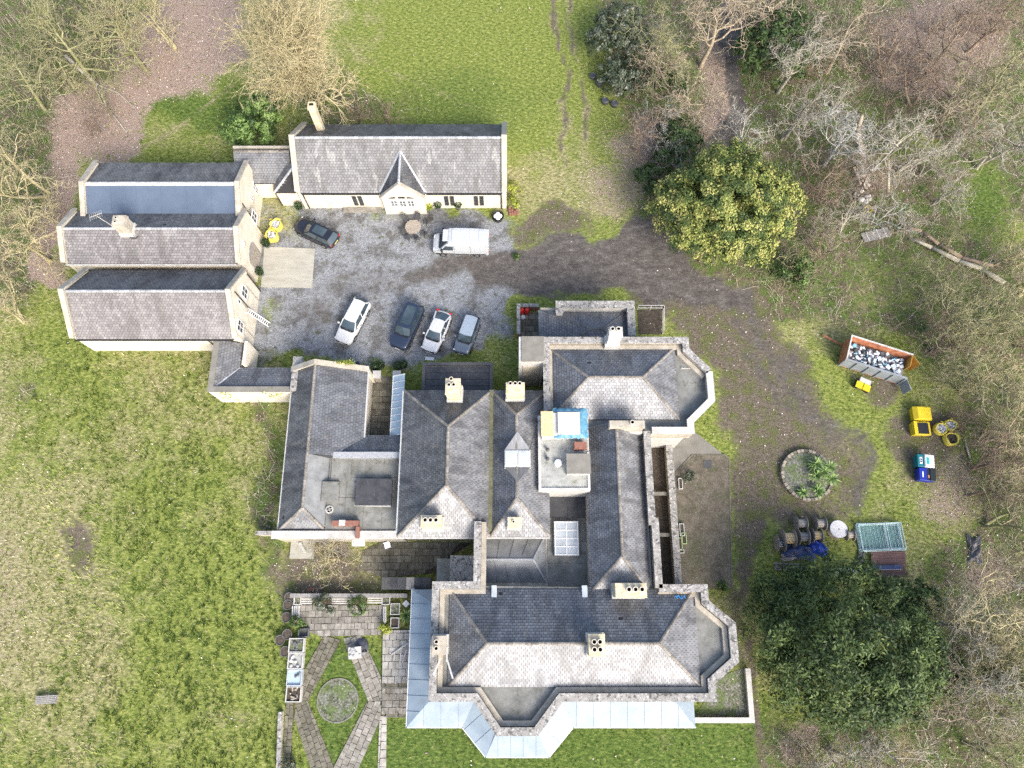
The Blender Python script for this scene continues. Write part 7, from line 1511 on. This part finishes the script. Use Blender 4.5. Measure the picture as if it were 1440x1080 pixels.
W_ = [  # east wood and west wood
 ('B', 0, 75, 45, 7, BK_OLIVE, 'mossy leafless tree with snapped pale limb at the west wood edge', 1.0), ('B', 1, 155, 25, 7, BK_OLIVE, 'mossy leafless tree overhanging the pink leaf litter', .9), ('M', 0, 215, 15, 5, BK_STRAW, 'straw-twigged tree between the leaf litter and mossy trees', .95), ('B', 2, 8, 95, 6, BK_OLIVE, 'olive-twigged tree deep in the west wood', .85), ('M', 1, 30, 235, 4.5, BK_STRAW, 'pale straw-twigged tree west of the blue membrane roof', 1.1), ('M', 2, 25, 335, 4.5, BK_STRAW, 'pale thicket tree west of the coach house chimney', 1.05), ('M', 0, 110, 150, 4, BK_BROWN, 'brown-twigged sapling over the fallen pale limb', .6), ('S', 0, 70, 300, 2.5, BK_STRAW, 'low straw-coloured sapling by the coach house gable', 1.0), ('M', 1, -10, 430, 4, BK_STRAW, 'straw-twigged tree at the margin of the rough field', .8),
 ('B', 0, 938, 25, 8, BK_OLIVE, 'yellow-green mossy tree at the top of the field hedge', .85), ('B', 1, 1015, 8, 8, BK_BEIGE, 'tall beige tree with drooping branches beside the lane', 1.05), ('B', 2, 1092, -5, 7, BK_BEIGE, 'beige fanned tree leaning over the lane', .9), ('M', 2, 900, 175, 4, BK_BROWN, 'grey-brown thicket tree at the field margin', .85), ('S', 1, 940, 160, 4.0, BK_WHITE, 'white-branched small tree rising through ivy', 1.1), ('S', 0, 958, 200, 3.5, BK_WHITE, 'silver-twigged tree crowning the ivy mound', 1.0), ('S', 1, 1056, 168, 4, BK_WHITE, 'small white leafless tree standing by the lane', 1.15),
 ('B', 1, 1130, 60, 7, BK_PALE, 'pale spreading tree beside the dark ivy clump', .85), ('B', 2, 1205, 30, 7, BK_BEIGE, 'beige straggling tree over the brown thicket', .85), ('M', 0, 1275, 60, 5, BK_BROWN, 'brown-twigged tree in the reddish thicket', 1.15), ('B', 0, 1350, 40, 7, BK_BROWN, 'dark brown tree over the russet leaf litter', .95), ('B', 2, 1425, 105, 7, BK_OLIVE, 'mossy leaning tree at the wood corner', 1.0), ('M', 1, 1400, 20, 5, BK_BROWN, 'slender brown tree behind the mossy leaning tree', 1.0),
 ('B', 1, 1195, 180, 6, BK_WHITE, 'silver-limbed dead tree above the dumped sacks', .82), ('B', 0, 1265, 195, 6, BK_PALE, 'pale twisted tree beside the green clearing', .85), ('M', 2, 1120, 160, 4, BK_PALE, 'pale thicket tree between the lane and the dead tree', 1.05), ('M', 0, 1150, 250, 3.5, BK_BROWN, 'brown tangled sapling near the evergreen oak', .85), ('M', 1, 1345, 150, 4.5, BK_BEIGE, 'beige thicket tree above the green clearing', 1.0), ('M', 2, 1420, 190, 5, BK_PALE, 'pale fine-twigged tree on the clearing edge', 1.1), ('S', 0, 1195, 310, 2, BK_PALE, 'felled pale brushwood beside the flat panel', 1.1), ('S', 1, 1240, 300, 2, BK_WHITE, 'silver brushwood heap at the felled trunk tips', 1.0), ('S', 0, 1165, 345, 1.8, BK_BROWN, 'brown brushwood below the evergreen oak', 1.0), ('S', 1, 1120, 380, 2, BK_OLIVE, 'olive-twigged bush under the evergreen oak', 1.0),
 ('M', 1, 1415, 435, 5, BK_OLIVE, 'olive-twigged tree at the root of the felled trunks', 1.0), ('M', 0, 1345, 450, 3.5, BK_OLIVE, 'olive-twigged bushy tree behind the skip', .85), ('M', 2, 1390, 530, 4, BK_OLIVE, 'mossy spreading tree east of the skip', 1.05), ('M', 1, 1330, 520, 2.5, BK_OLIVE, 'low mossy thicket beside the skip door', .6), ('M', 0, 1435, 600, 4, BK_STRAW, 'straw-twigged tree beyond the yellow bags', 1.1), ('M', 2, 1400, 650, 3.5, BK_BROWN, 'brown thicket tree beyond the blue bin', .95), ('M', 1, 1425, 730, 4, BK_OLIVE, 'olive thicket tree near the black sheet', 1.0), ('M', 0, 1385, 690, 2.5, BK_BROWN, 'dark brown sapling over the leaf litter', .7),
 ('B', 2, 1415, 870, 6, BK_STRAW, 'large pale straw tree east of the yew', .85), ('M', 2, 1370, 880, 4, BK_PALE, 'pale many-stemmed tree touching the yew', .95), ('B', 0, 1425, 975, 6, BK_PALE, 'pale crooked tree beyond the yew', .8), ('M', 1, 1350, 1010, 4, BK_BEIGE, 'beige tree below the holly', .9), ('M', 0, 1270, 1060, 4, BK_PALE, 'pale leafless tree at the foot of the yew', .9), ('S', 1, 1185, 1065, 2.5, BK_PALE, 'pale sapling between the lawn and the yew', 1.2), ('M', 2, 1400, 1060, 4, BK_OLIVE, 'olive-twigged tree below the crooked tree', .9),
 ('S', 0, 470, 782, 2.2, BK_STRAW, 'leafless shrub with yellow-tinged twigs in the rear garden', 1.0), ('S', 1, 455, 770, 2.2, BK_PALE, 'grey bare shrub against the west wing parapet', .8), ('S', 0, 500, 160, 1.5, BK_BROWN, 'brown bramble bush behind the hall chimney', .8), ('S', 1, 545, 165, 1.2, BK_BROWN, 'low brown bramble behind the hall roof', .7)]
for k, i, px, py, z, m, lab, sc in W_: put(k, i, px, py, z, m, lab, sc)
def thicket(n, seed, region, z, kinds, mats, labels, grp):
    R = random.Random(seed); done = []; tries = 0
    while len(done) < n and tries < 4000:
        tries += 1; px, py = R.uniform(region[0], region[2]), R.uniform(region[1], region[3]); x_, y_ = at(px, py, z); zz = zones(np.array([x_]), np.array([y_]))
        if zz['wood'][0] < .55 or zz['track'][0] > .3 or zz['earth'][0] > .5 or any((px - a) ** 2 + (py - b) ** 2 < 28 ** 2 for a, b in done): continue
        if abs(px - 1033) < 42 and py < 230: continue
        if math.hypot(px - 1016, py - 298) < 118 or math.hypot(px - 1190, py - 905) < 135: continue
        done.append((px, py)); k = R.randrange(len(mats)); put(R.choice(kinds), R.randrange(3), px, py, z, mats[k], labels[k], R.uniform(.65, 1.1), grp=grp)
thicket(20, 1, (870, -10, 1450, 330), 2.5, 'MSS', [BK_BEIGE, BK_PALE, BK_BROWN], ['slender beige sapling in the tangled wood north of the skip', 'slender pale sapling in the tangled wood north of the skip', 'slender brown sapling in the tangled wood north of the skip'], 'saplings of the north-east thicket')
thicket(16, 2, (1290, 330, 1460, 800), 2, 'MSS', [BK_OLIVE, BK_STRAW, BK_BROWN], ['olive sapling in the thicket east of the works yard', 'straw-coloured sapling in the thicket east of the works yard', 'brown sapling in the thicket east of the works yard'], 'saplings of the east thicket')
thicket(10, 3, (1080, 800, 1460, 1100), 2, 'MSS', [BK_PALE, BK_STRAW, BK_OLIVE], ['pale sapling in the thicket round the yew', 'straw-coloured sapling in the thicket round the yew', 'olive sapling in the thicket round the yew'], 'saplings round the yew')
thicket(9, 4, (-20, -10, 250, 430), 2.5, 'MSS', [BK_STRAW, BK_OLIVE], ['straw-coloured sapling in the west wood', 'olive mossy sapling in the west wood'], 'saplings of the west wood')

def crown_mesh(seed, blobs, n_cl, cl_r, per, size, asp=.55, tip=.5, fill=.25, rad_orient=.6):
    """leaf-sized faces in clumps over lumpy volumes; blobs: (x, y, z, rx, ry, rz)"""
    R = np.random.RandomState(seed); P = []; Nn = []; C = []
    vol = np.array([b[3] * b[4] for b in blobs]); vol = vol / vol.sum()
    for b, w_ in zip(blobs, vol):
        m = max(6, int(n_cl * w_)); d = R.normal(size=(m, 3)); d /= np.linalg.norm(d, axis=1)[:, None]; d[:, 2] = np.where(d[:, 2] < -.35, -d[:, 2], d[:, 2])
        rr = np.where(R.rand(m) < fill, R.uniform(.5, .85, m), R.uniform(.86, 1.06, m))[:, None]
        cen = np.array(b[:3]) + d * np.array(b[3:]) * rr; cr = cl_r * R.uniform(.6, 1.25, m); tone = R.rand(m)
        for c, dn, r_, t in zip(cen, d, cr, tone):
            o = R.normal(size=(per, 3)); o /= np.linalg.norm(o, axis=1)[:, None]; o *= (R.rand(per, 1) ** .4) * r_; o[:, 2] *= .75
            P.append(c + o); nn = dn * rad_orient + o / r_ * .5 + R.normal(size=(per, 3)) * .38 + np.array([0, 0, .25]); Nn.append(nn / np.linalg.norm(nn, axis=1)[:, None])
            out = (o @ dn) / r_; C.append(np.clip(.28 * t + .3 * R.rand(per) + tip * .45 * (out * .5 + .5) * (t > .35), 0, 1))  # outward leaves paler: yellow new growth, and lit tips put into the colour
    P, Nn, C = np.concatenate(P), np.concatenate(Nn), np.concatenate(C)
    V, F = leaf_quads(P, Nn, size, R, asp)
    return npmesh('crown', V, F, C)
def leafy(name, px, py, z, label, blobs, m, trunk_h, trunk_r, cat='tree', grp=None, tr=BK_BROWN, **kw):
    x, y = at(px, py, z); t = thing(name, label, cat, (x, y, 0), group=grp)
    b = MB(); R = random.Random(int(px)); p = Vector((0, 0, -.02)); 
    for i in range(5): q = p + Vector((R.uniform(-.12, .12), R.uniform(-.12, .12), trunk_h / 5)); b.tube(p, q, trunk_r * (1 - .13 * i), trunk_r * (1 - .13 * (i + 1)), 8); p = q
    for k in range(6): a = k * 1.05; b.tube((0, 0, trunk_h * .5), (math.cos(a) * trunk_h * .4, math.sin(a) * trunk_h * .4, trunk_h * R.uniform(.8, 1.05)), trunk_r * .4, trunk_r * .12, 6)
    b.build('trunk', tr, t); link('crown', crown_mesh(blobs=blobs, **kw), m, t); return t
OAK = leaf_mat('evergreen_oak_leaf', [(0, (.024, .042, .013)), (.32, (.07, .11, .027)), (.52, (.16, .205, .046)), (.7, (.3, .31, .085)), (1, (.52, .45, .17))])
YEW = leaf_mat('yew_needle', [(0, (.015, .03, .011)), (.35, (.043, .074, .021)), (.7, (.092, .135, .036)), (1, (.23, .265, .08))])
BAY = leaf_mat('bay_leaf', [(0, (.014, .032, .01)), (.4, (.045, .085, .02)), (.75, (.13, .21, .05)), (1, (.3, .4, .14))])
IVY = leaf_mat('ivy_leaf', [(0, (.018, .035, .012)), (.5, (.05, .09, .026)), (1, (.14, .19, .055))])
GREYB = leaf_mat('grey_bush_leaf', [(0, (.02, .03, .018)), (.45, (.06, .08, .045)), (.72, (.16, .175, .13)), (1, (.5, .5, .46))])
LIMEL = leaf_mat('lime_leaf', [(0, (.1, .15, .015)), (.5, (.28, .32, .04)), (1, (.5, .5, .12))])
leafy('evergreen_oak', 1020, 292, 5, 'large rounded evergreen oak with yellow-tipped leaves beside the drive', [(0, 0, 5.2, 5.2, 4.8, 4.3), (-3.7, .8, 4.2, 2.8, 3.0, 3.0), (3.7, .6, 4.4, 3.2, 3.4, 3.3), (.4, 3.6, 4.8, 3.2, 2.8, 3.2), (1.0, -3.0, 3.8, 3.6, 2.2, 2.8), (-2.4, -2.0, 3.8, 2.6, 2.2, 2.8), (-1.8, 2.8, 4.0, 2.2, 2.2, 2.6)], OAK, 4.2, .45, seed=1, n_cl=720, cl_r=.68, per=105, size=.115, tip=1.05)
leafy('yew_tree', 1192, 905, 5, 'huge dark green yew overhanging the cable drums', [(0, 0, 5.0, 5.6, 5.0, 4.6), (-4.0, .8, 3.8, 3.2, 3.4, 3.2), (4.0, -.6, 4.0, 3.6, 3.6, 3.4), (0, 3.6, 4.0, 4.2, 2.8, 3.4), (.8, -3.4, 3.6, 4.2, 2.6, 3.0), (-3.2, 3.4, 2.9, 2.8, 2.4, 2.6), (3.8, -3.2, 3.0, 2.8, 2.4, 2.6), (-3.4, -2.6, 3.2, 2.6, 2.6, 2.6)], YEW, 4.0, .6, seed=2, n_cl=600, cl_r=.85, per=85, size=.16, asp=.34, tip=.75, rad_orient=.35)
leafy('bay_tree', 352, 172, 2.5, 'bright green bay shrub squeezed behind the link building', [(0, 0, 2.3, 2.4, 2.0, 2.0), (1.6, 1.2, 2.6, 1.9, 2.0, 2.2), (-1.5, -.6, 1.6, 1.6, 1.4, 1.5), (.6, -1.2, 2.0, 1.9, 1.3, 1.7)], BAY, 2.2, .16, cat='shrub', seed=3, n_cl=190, cl_r=.5, per=52, size=.14, tip=1.0)
for px, py, z, lab, s, m, sd in ((1092, 70, 3, 'dark ivy-clad clump beside the lane', 3.8, IVY, 11), (955, 200, 2, 'ivy mound under the silver-twigged tree', 2.3, IVY, 12), (870, 45, 2.5, 'grey speckled bush at the field hedge', 2.9, GREYB, 13), (872, 105, 2, 'grey-leaved lower bush at the field hedge', 2.0, GREYB, 14), (945, 110, 1.8, 'bright green bush beside the mossy hedge tree', 1.4, BAY, 15), (1290, 845, 2, 'dark glossy holly on the far side of the yew', 1.9, IVY, 16), (915, 245, 2, 'dark green bush between the field and evergreen oak', 1.4, IVY, 17), (1345, 950, 2.5, 'silver-green shrub tucked against the yew', 1.7, IVY, 18), (1110, 20, 3, 'tall dark evergreen by the lane', 2.2, IVY, 19), (1110, 385, 1, 'green bramble mound below the evergreen oak', 1.7, BAY, 20), (862, 108, .7, 'yellow-green shrub among the dark tubs', .9, LIMEL, 21), (1430, 960, 2, 'mossy green bush at the wood edge', 1.6, BAY, 22), (885, 120, .8, 'small dark green shrub near the dark tubs', .9, BAY, 25)):
    R = random.Random(sd); bl = [(0, 0, s * .8, s, s, s)] + [(R.uniform(-.8, .8) * s, R.uniform(-.8, .8) * s, s * R.uniform(.5, .9), s * .6, s * .6, s * .6) for _ in range(3)]
    leafy('evergreen_bush', px, py, z, lab, bl, m, s * .8, .1, cat='bush', grp='bushes of the wood edge', seed=sd, n_cl=int(26 * s * s), cl_r=.42, per=34, size=.13, tip=.8)
for px, py, z, lab, s, m, sd in ((722, 262, .8, 'yellow-green climbing shrub on the hall gable', .75, LIMEL, 31), (723, 285, .5, 'lime shrub at the hall corner', .6, LIMEL, 32), (600, 288, .6, 'orange-tinged shrub beside the porch', .55, mat('amber', (.4, .25, .05)) if False else LIMEL, 33), (455, 848, .6, 'white-flowered shrub on the terrace bench line', .95, GREYB, 34), (504, 850, .6, 'leafy green shrub on the terrace bench line', .85, BAY, 35), (541, 882, .5, 'bright lime shrub by the narrow rail', .5, LIMEL, 36), (418, 876, .4, 'straggly shrub beside the side bench', .6, BAY, 37), (405, 1075, .4, 'white-flecked rosette plant at the path end', .6, GREYB, 38), (725, 360, .2, 'small weed clump on the drive edge', .3, BAY, 39), (966, 668, .4, 'purple-brown shrub on the east terrace corner', .55, GREYB, 40), (1014, 824, .4, 'green weeds at the corner of the south range', .5, BAY, 41)):
    leafy('garden_shrub', px, py, z, lab, [(0, 0, s * .8, s, s, s), (s * .5, -s * .4, s * .6, s * .6, s * .6, s * .6)], m, s * .7, .04, cat='shrub', seed=sd, n_cl=int(30 * s * s) + 10, cl_r=.22, per=30, size=.075, tip=.8)
# ivy on walls
def ivy_wall(name, label, p, q, z0, z1, n, m, seed, out=(0, -.12, 0)):
    R = np.random.RandomState(seed); t = R.rand(n); u = R.rand(n); P = np.array(p)[None] * (1 - t[:, None]) + np.array(q)[None] * t[:, None]; P = np.concatenate([P[:, :2], (z0 + (z1 - z0) * u ** .6)[:, None]], 1) + np.array(out) * R.uniform(.3, 1.6, (n, 1)); P += R.normal(size=P.shape) * .09
    N_ = np.array(out)[None] * 4 + R.normal(size=(n, 3)) * .5 + np.array([0, 0, .5]); N_ /= np.linalg.norm(N_, axis=1)[:, None]; V, F = leaf_quads(P, N_, .085, R); o = link(name, npmesh(name, V, F, R.rand(n)), m); tag(o, label, 'ivy')
ivy_wall('ivy', 'yellow-green ivy creeping over the west wing north gable', at(440, 514, 4.6), at(499, 515, 3.6), 3.9, 4.7, 900, LIMEL, 51, (0, .1, 0)); ivy_wall('ivy', 'pale ivy on the boundary wall end nearest the coach house', at(303, 550, 2.5), at(330, 553, 2.2), .4, 3.2, 420, LIMEL, 52); ivy_wall('ivy', 'pale ivy on the boundary wall beside the west wing', at(372, 551, 2.5), at(400, 551, 2.5), .9, 3.3, 420, LIMEL, 53)
# felled trunks
def log(pts, radii, label, m, name='fallen_tree', twigs=()):
    P_ = [A(*p) for p in pts]; t_ = thing(name, label, 'fallen tree', (P_[0][0], P_[0][1], 0)); off = Vector((P_[0][0], P_[0][1], 0)); b = MB()
    for i in range(len(P_) - 1): b.tube(Vector(P_[i]) - off, Vector(P_[i + 1]) - off, radii[i], radii[i + 1], 9)
    b.build('trunk', m, t_, smooth=True)
    for tw in twigs: q = [Vector(A(*p)) - off for p in tw]; c = MB(); [c.tube(q[i], q[i + 1], .07 - .02 * i, .05 - .02 * i, 6) for i in range(len(q) - 1)]; c.build('limb', m, t_)
log([(1283, 336, .4), (1310, 348, .45), (1348, 367, .5), (1380, 378, .5), (1412, 398, .45)], [.13, .18, .21, .23, .24], 'long pale felled trunk lying in the clearing', BK_PALE, twigs=[[(1380, 377, .6), (1392, 370, 1.2), (1396, 360, 1.6)]]); log([(1270, 318, .5), (1296, 325, .6), (1320, 343, .6), (1352, 362, .6), (1396, 374, .5)], [.1, .13, .16, .18, .19], 'mossy felled trunk alongside the pale one', BK_BROWN, twigs=[[(1275, 318, .5), (1258, 308, 1.0), (1240, 300, 1.2)], [(1290, 323, .6), (1265, 325, .8), (1245, 330, .6)]])
log([(92, 78, 2.6), (118, 103, 1.6), (138, 120, .9), (150, 150, .4), (178, 186, .15)], [.2, .17, .13, .09, .04], 'snapped pale limb fallen across the west leaf litter', BK_PALE, twigs=[[(138, 120, .9), (165, 130, .6), (190, 152, .3), (207, 187, .1)]]); log([(1213, 225, 2.5), (1206, 185, 5.0), (1212, 163, 7.0)], [.3, .24, .16], 'stout broken tree stem above the dumped cabinet', BK_BEIGE, 'broken_tree'); log([(1249, 270, .5), (1250, 225, 3.0)], [.16, .12], 'thin grey dead stem beside the white sacks', BK_PALE, 'broken_tree'); log([(1355, 615, .1), (1365, 648, .15)], [.07, .06], 'pale branch dropped beside the yellow bags', BK_PALE)

# ------------------------------------------------------------------ ground cover nobody could count
def sample(n, seed, wfun, x=(-58, 58), y=(-13, 66)):
    R = np.random.RandomState(seed); px, py = R.uniform(*x, n), R.uniform(*y, n); Z = zones(px, py); sx, sy = to_px(px, py)
    keep = (R.rand(n) < wfun(Z, sx, sy)) & (sx > -60) & (sx < 1500) & (sy > -60) & (sy < 1130)
    for q in FOOT: keep &= poly_mask(px, py, q, .02) < .5
    return px[keep], py[keep], {k: v[keep] for k, v in Z.items()}, R
FOOT = [S_PATH[2:14], N_PATH[1:8] + [(N_PATH[7][0], N_PATH[1][1])]] + [PX(q) for q in ([(405, 520), (560, 520), (560, 770), (395, 770)], [(560, 540), (1030, 620), (1030, 830), (830, 850), (560, 760)], [(590, 505), (700, 505), (700, 560), (590, 560)], [(420, 845), (542, 845), (542, 893), (420, 893)], [(538, 880), (580, 880), (578, 1005), (537, 1005)], [(735, 440), (900, 440), (900, 540), (735, 540)], [(110, 395), (350, 395), (350, 495), (125, 495)], [(110, 250), (370, 250), (370, 400), (110, 400)], [(385, 200), (705, 200), (705, 288), (385, 288)], [(372, 347), (443, 350), (439, 405), (367, 404)], [(575, 1000), (980, 990), (978, 1025), (806, 1024), (772, 1063), (684, 1063), (650, 1022), (575, 1022)],
        [(456, 894), (480, 900), (434, 985), (469, 1076), (472, 1090), (440, 1090), (414, 1010), (417, 985)], [(483, 898), (508, 893), (536, 952), (537, 1000), (500, 1090), (467, 1090), (517, 986)])]
GRASSL = leaf_mat('grass_blades', [(0, (.04, .07, .014)), (.35, (.11, .165, .028)), (.6, (.2, .25, .05)), (.82, (.36, .36, .14)), (1, (.5, .46, .27))])
def grass():
    px, py, Z, R = sample(46000, 5, lambda Z, sx, sy: np.clip(1 - Z['gravel'] * 1.3 - Z['track'] * 1.2 - Z['earth'] - Z['litter'] * .9 - Z['wood'] * .75, 0, 1) * np.where(sx < 420, 1, .75))
    n = len(px); k = 9; sxp, syp = to_px(px, py); rg_ = np.clip(1.3 - np.abs(sxp - 200) / 400, .5, 1.1) * np.where(syp > 470, 1.05, .6)
    rough = np.repeat(rg_, k); a = R.uniform(0, 6.28, n * k); rad = R.rand(n * k) ** .5 * .13 * rough; cl = np.repeat(fbm(px, py, .25, 77) * 9, k)
    X0 = np.repeat(px, k) + np.cos(a) * rad; Y0 = np.repeat(py, k) + np.sin(a) * rad; lean = np.where(R.rand(n * k) < .5, a, cl + R.normal(0, .5, n * k)); h = R.uniform(.12, .3, n * k) * rough; L = R.uniform(.1, .26, n * k) * rough; wd = R.uniform(.02, .042, n * k) * rough
    d = np.stack([np.cos(lean), np.sin(lean)], 1); s = np.stack([-d[:, 1], d[:, 0]], 1) * wd[:, None]; B0 = np.stack([X0, Y0], 1); z0 = np.zeros(n * k)
    V = np.stack([np.c_[B0 - s, z0], np.c_[B0 + s, z0], np.c_[B0 + d * L[:, None], h]], 1).reshape(-1, 3)
    lush = np.repeat(np.clip(Z['lush'] + .5 * (fbm(px, py, .8, 63) - .5), 0, 1), k); tone = np.repeat(R.rand(n), k); C = np.clip((1 - lush) * .5 + tone * .42 + R.rand(n * k) * .25 - .05, 0, 1)
    o = link('grass', npmesh('grass', V, np.arange(3 * n * k).reshape(-1, 3), C), GRASSL); tag(o, 'rough green and straw-coloured grass over the fields and lawns', 'grass', kind='stuff')
grass()
LITL = leaf_mat('dead_leaf', [(0, (.07, .045, .03)), (.35, (.2, .135, .095)), (.6, (.36, .27, .21)), (.85, (.56, .48, .42)), (1, (.74, .7, .66))])
def litter():
    px, py, Z, R = sample(150000, 6, lambda Z, sx, sy: np.clip(Z['litter'] * .75 + Z['wood'] * .28 + .035 + .12 * Z['earth'], 0, 1) * (1 - .9 * Z['gravel']) * (1 - .8 * Z['track'])); n = len(px)
    P = np.stack([px, py, R.uniform(.015, .09, n)], 1); N_ = R.normal(size=(n, 3)) * .35 + np.array([0, 0, 1]); N_ /= np.linalg.norm(N_, axis=1)[:, None]; V, F = leaf_quads(P, N_, .075, R, .6); o = link('leaf_litter', npmesh('leaf_litter', V, F, R.rand(n)), LITL); tag(o, 'fallen brown and bleached leaves scattered under the trees', 'leaves', kind='stuff')
litter()
BRAML = leaf_mat('bramble_stems', [(0, (.08, .06, .04)), (.35, (.2, .16, .1)), (.65, (.34, .29, .19)), (.9, (.48, .44, .32)), (1, (.6, .57, .46))])
px_ = lambda sx, sy: (sx / 15.0, sy / 15.0)
def undergrowth():
    px, py, Z, R = sample(60000, 7, lambda Z, sx, sy: np.clip(Z['wood'] * .95 - Z['earth'] * .6 - Z['track'] * 1.5 - .5 * Z['litter'], 0, 1)); n = len(px); a = R.uniform(0, 6.28, n); L = R.uniform(.4, 1.9, n); h = R.uniform(.15, 1.5, n) * np.clip(fbm(px, py, .2, 41) * 1.8, .3, 1.4); w_ = R.uniform(.006, .013, n); d = np.stack([np.cos(a), np.sin(a)], 1); s = np.stack([-d[:, 1], d[:, 0]], 1) * w_[:, None]; P = np.stack([px, py], 1)
    pts = [(P, np.full(n, .01)), (P + d * (L * .4)[:, None], h), (P + d * L[:, None], h * R.uniform(.2, .9, n))]; V = []
    for q, z in pts: V += [np.c_[q - s, z], np.c_[q + s, z]]
    V = np.stack(V, 1).reshape(-1, 3); b = np.arange(n)[:, None] * 6; F = np.concatenate([b + np.array([[0, 1, 3, 2]]), b + np.array([[2, 3, 5, 4]])]); C = R.rand(n); o = link('undergrowth', npmesh('undergrowth', V, F, np.concatenate([C, C])), BRAML); tag(o, 'tangled bare bramble stems covering the woodland floor', 'undergrowth', kind='stuff')
    px, py, Z, R = sample(110000, 8, lambda Z, sx, sy: np.clip(Z['wood'] * .9 - Z['earth'] * .6 - Z['track'] * 1.5 - .6 * Z['litter'], 0, 1) * np.clip((fbm(px_(sx, sy)[0], px_(sx, sy)[1], .16, 52) - .40) * 5, .04, 1)); n = len(px); P = np.stack([px, py, R.uniform(.03, .5, n)], 1); N_ = R.normal(size=(n, 3)) * .5 + np.array([0, 0, 1]); N_ /= np.linalg.norm(N_, axis=1)[:, None]; V, F = leaf_quads(P, N_, .085, R, .6); o = link('bramble_leaves', npmesh('bramble_leaves', V, F, R.rand(n)), BAY); tag(o, 'patches of green bramble and ivy leaves on the woodland floor', 'bramble', kind='stuff')
undergrowth()
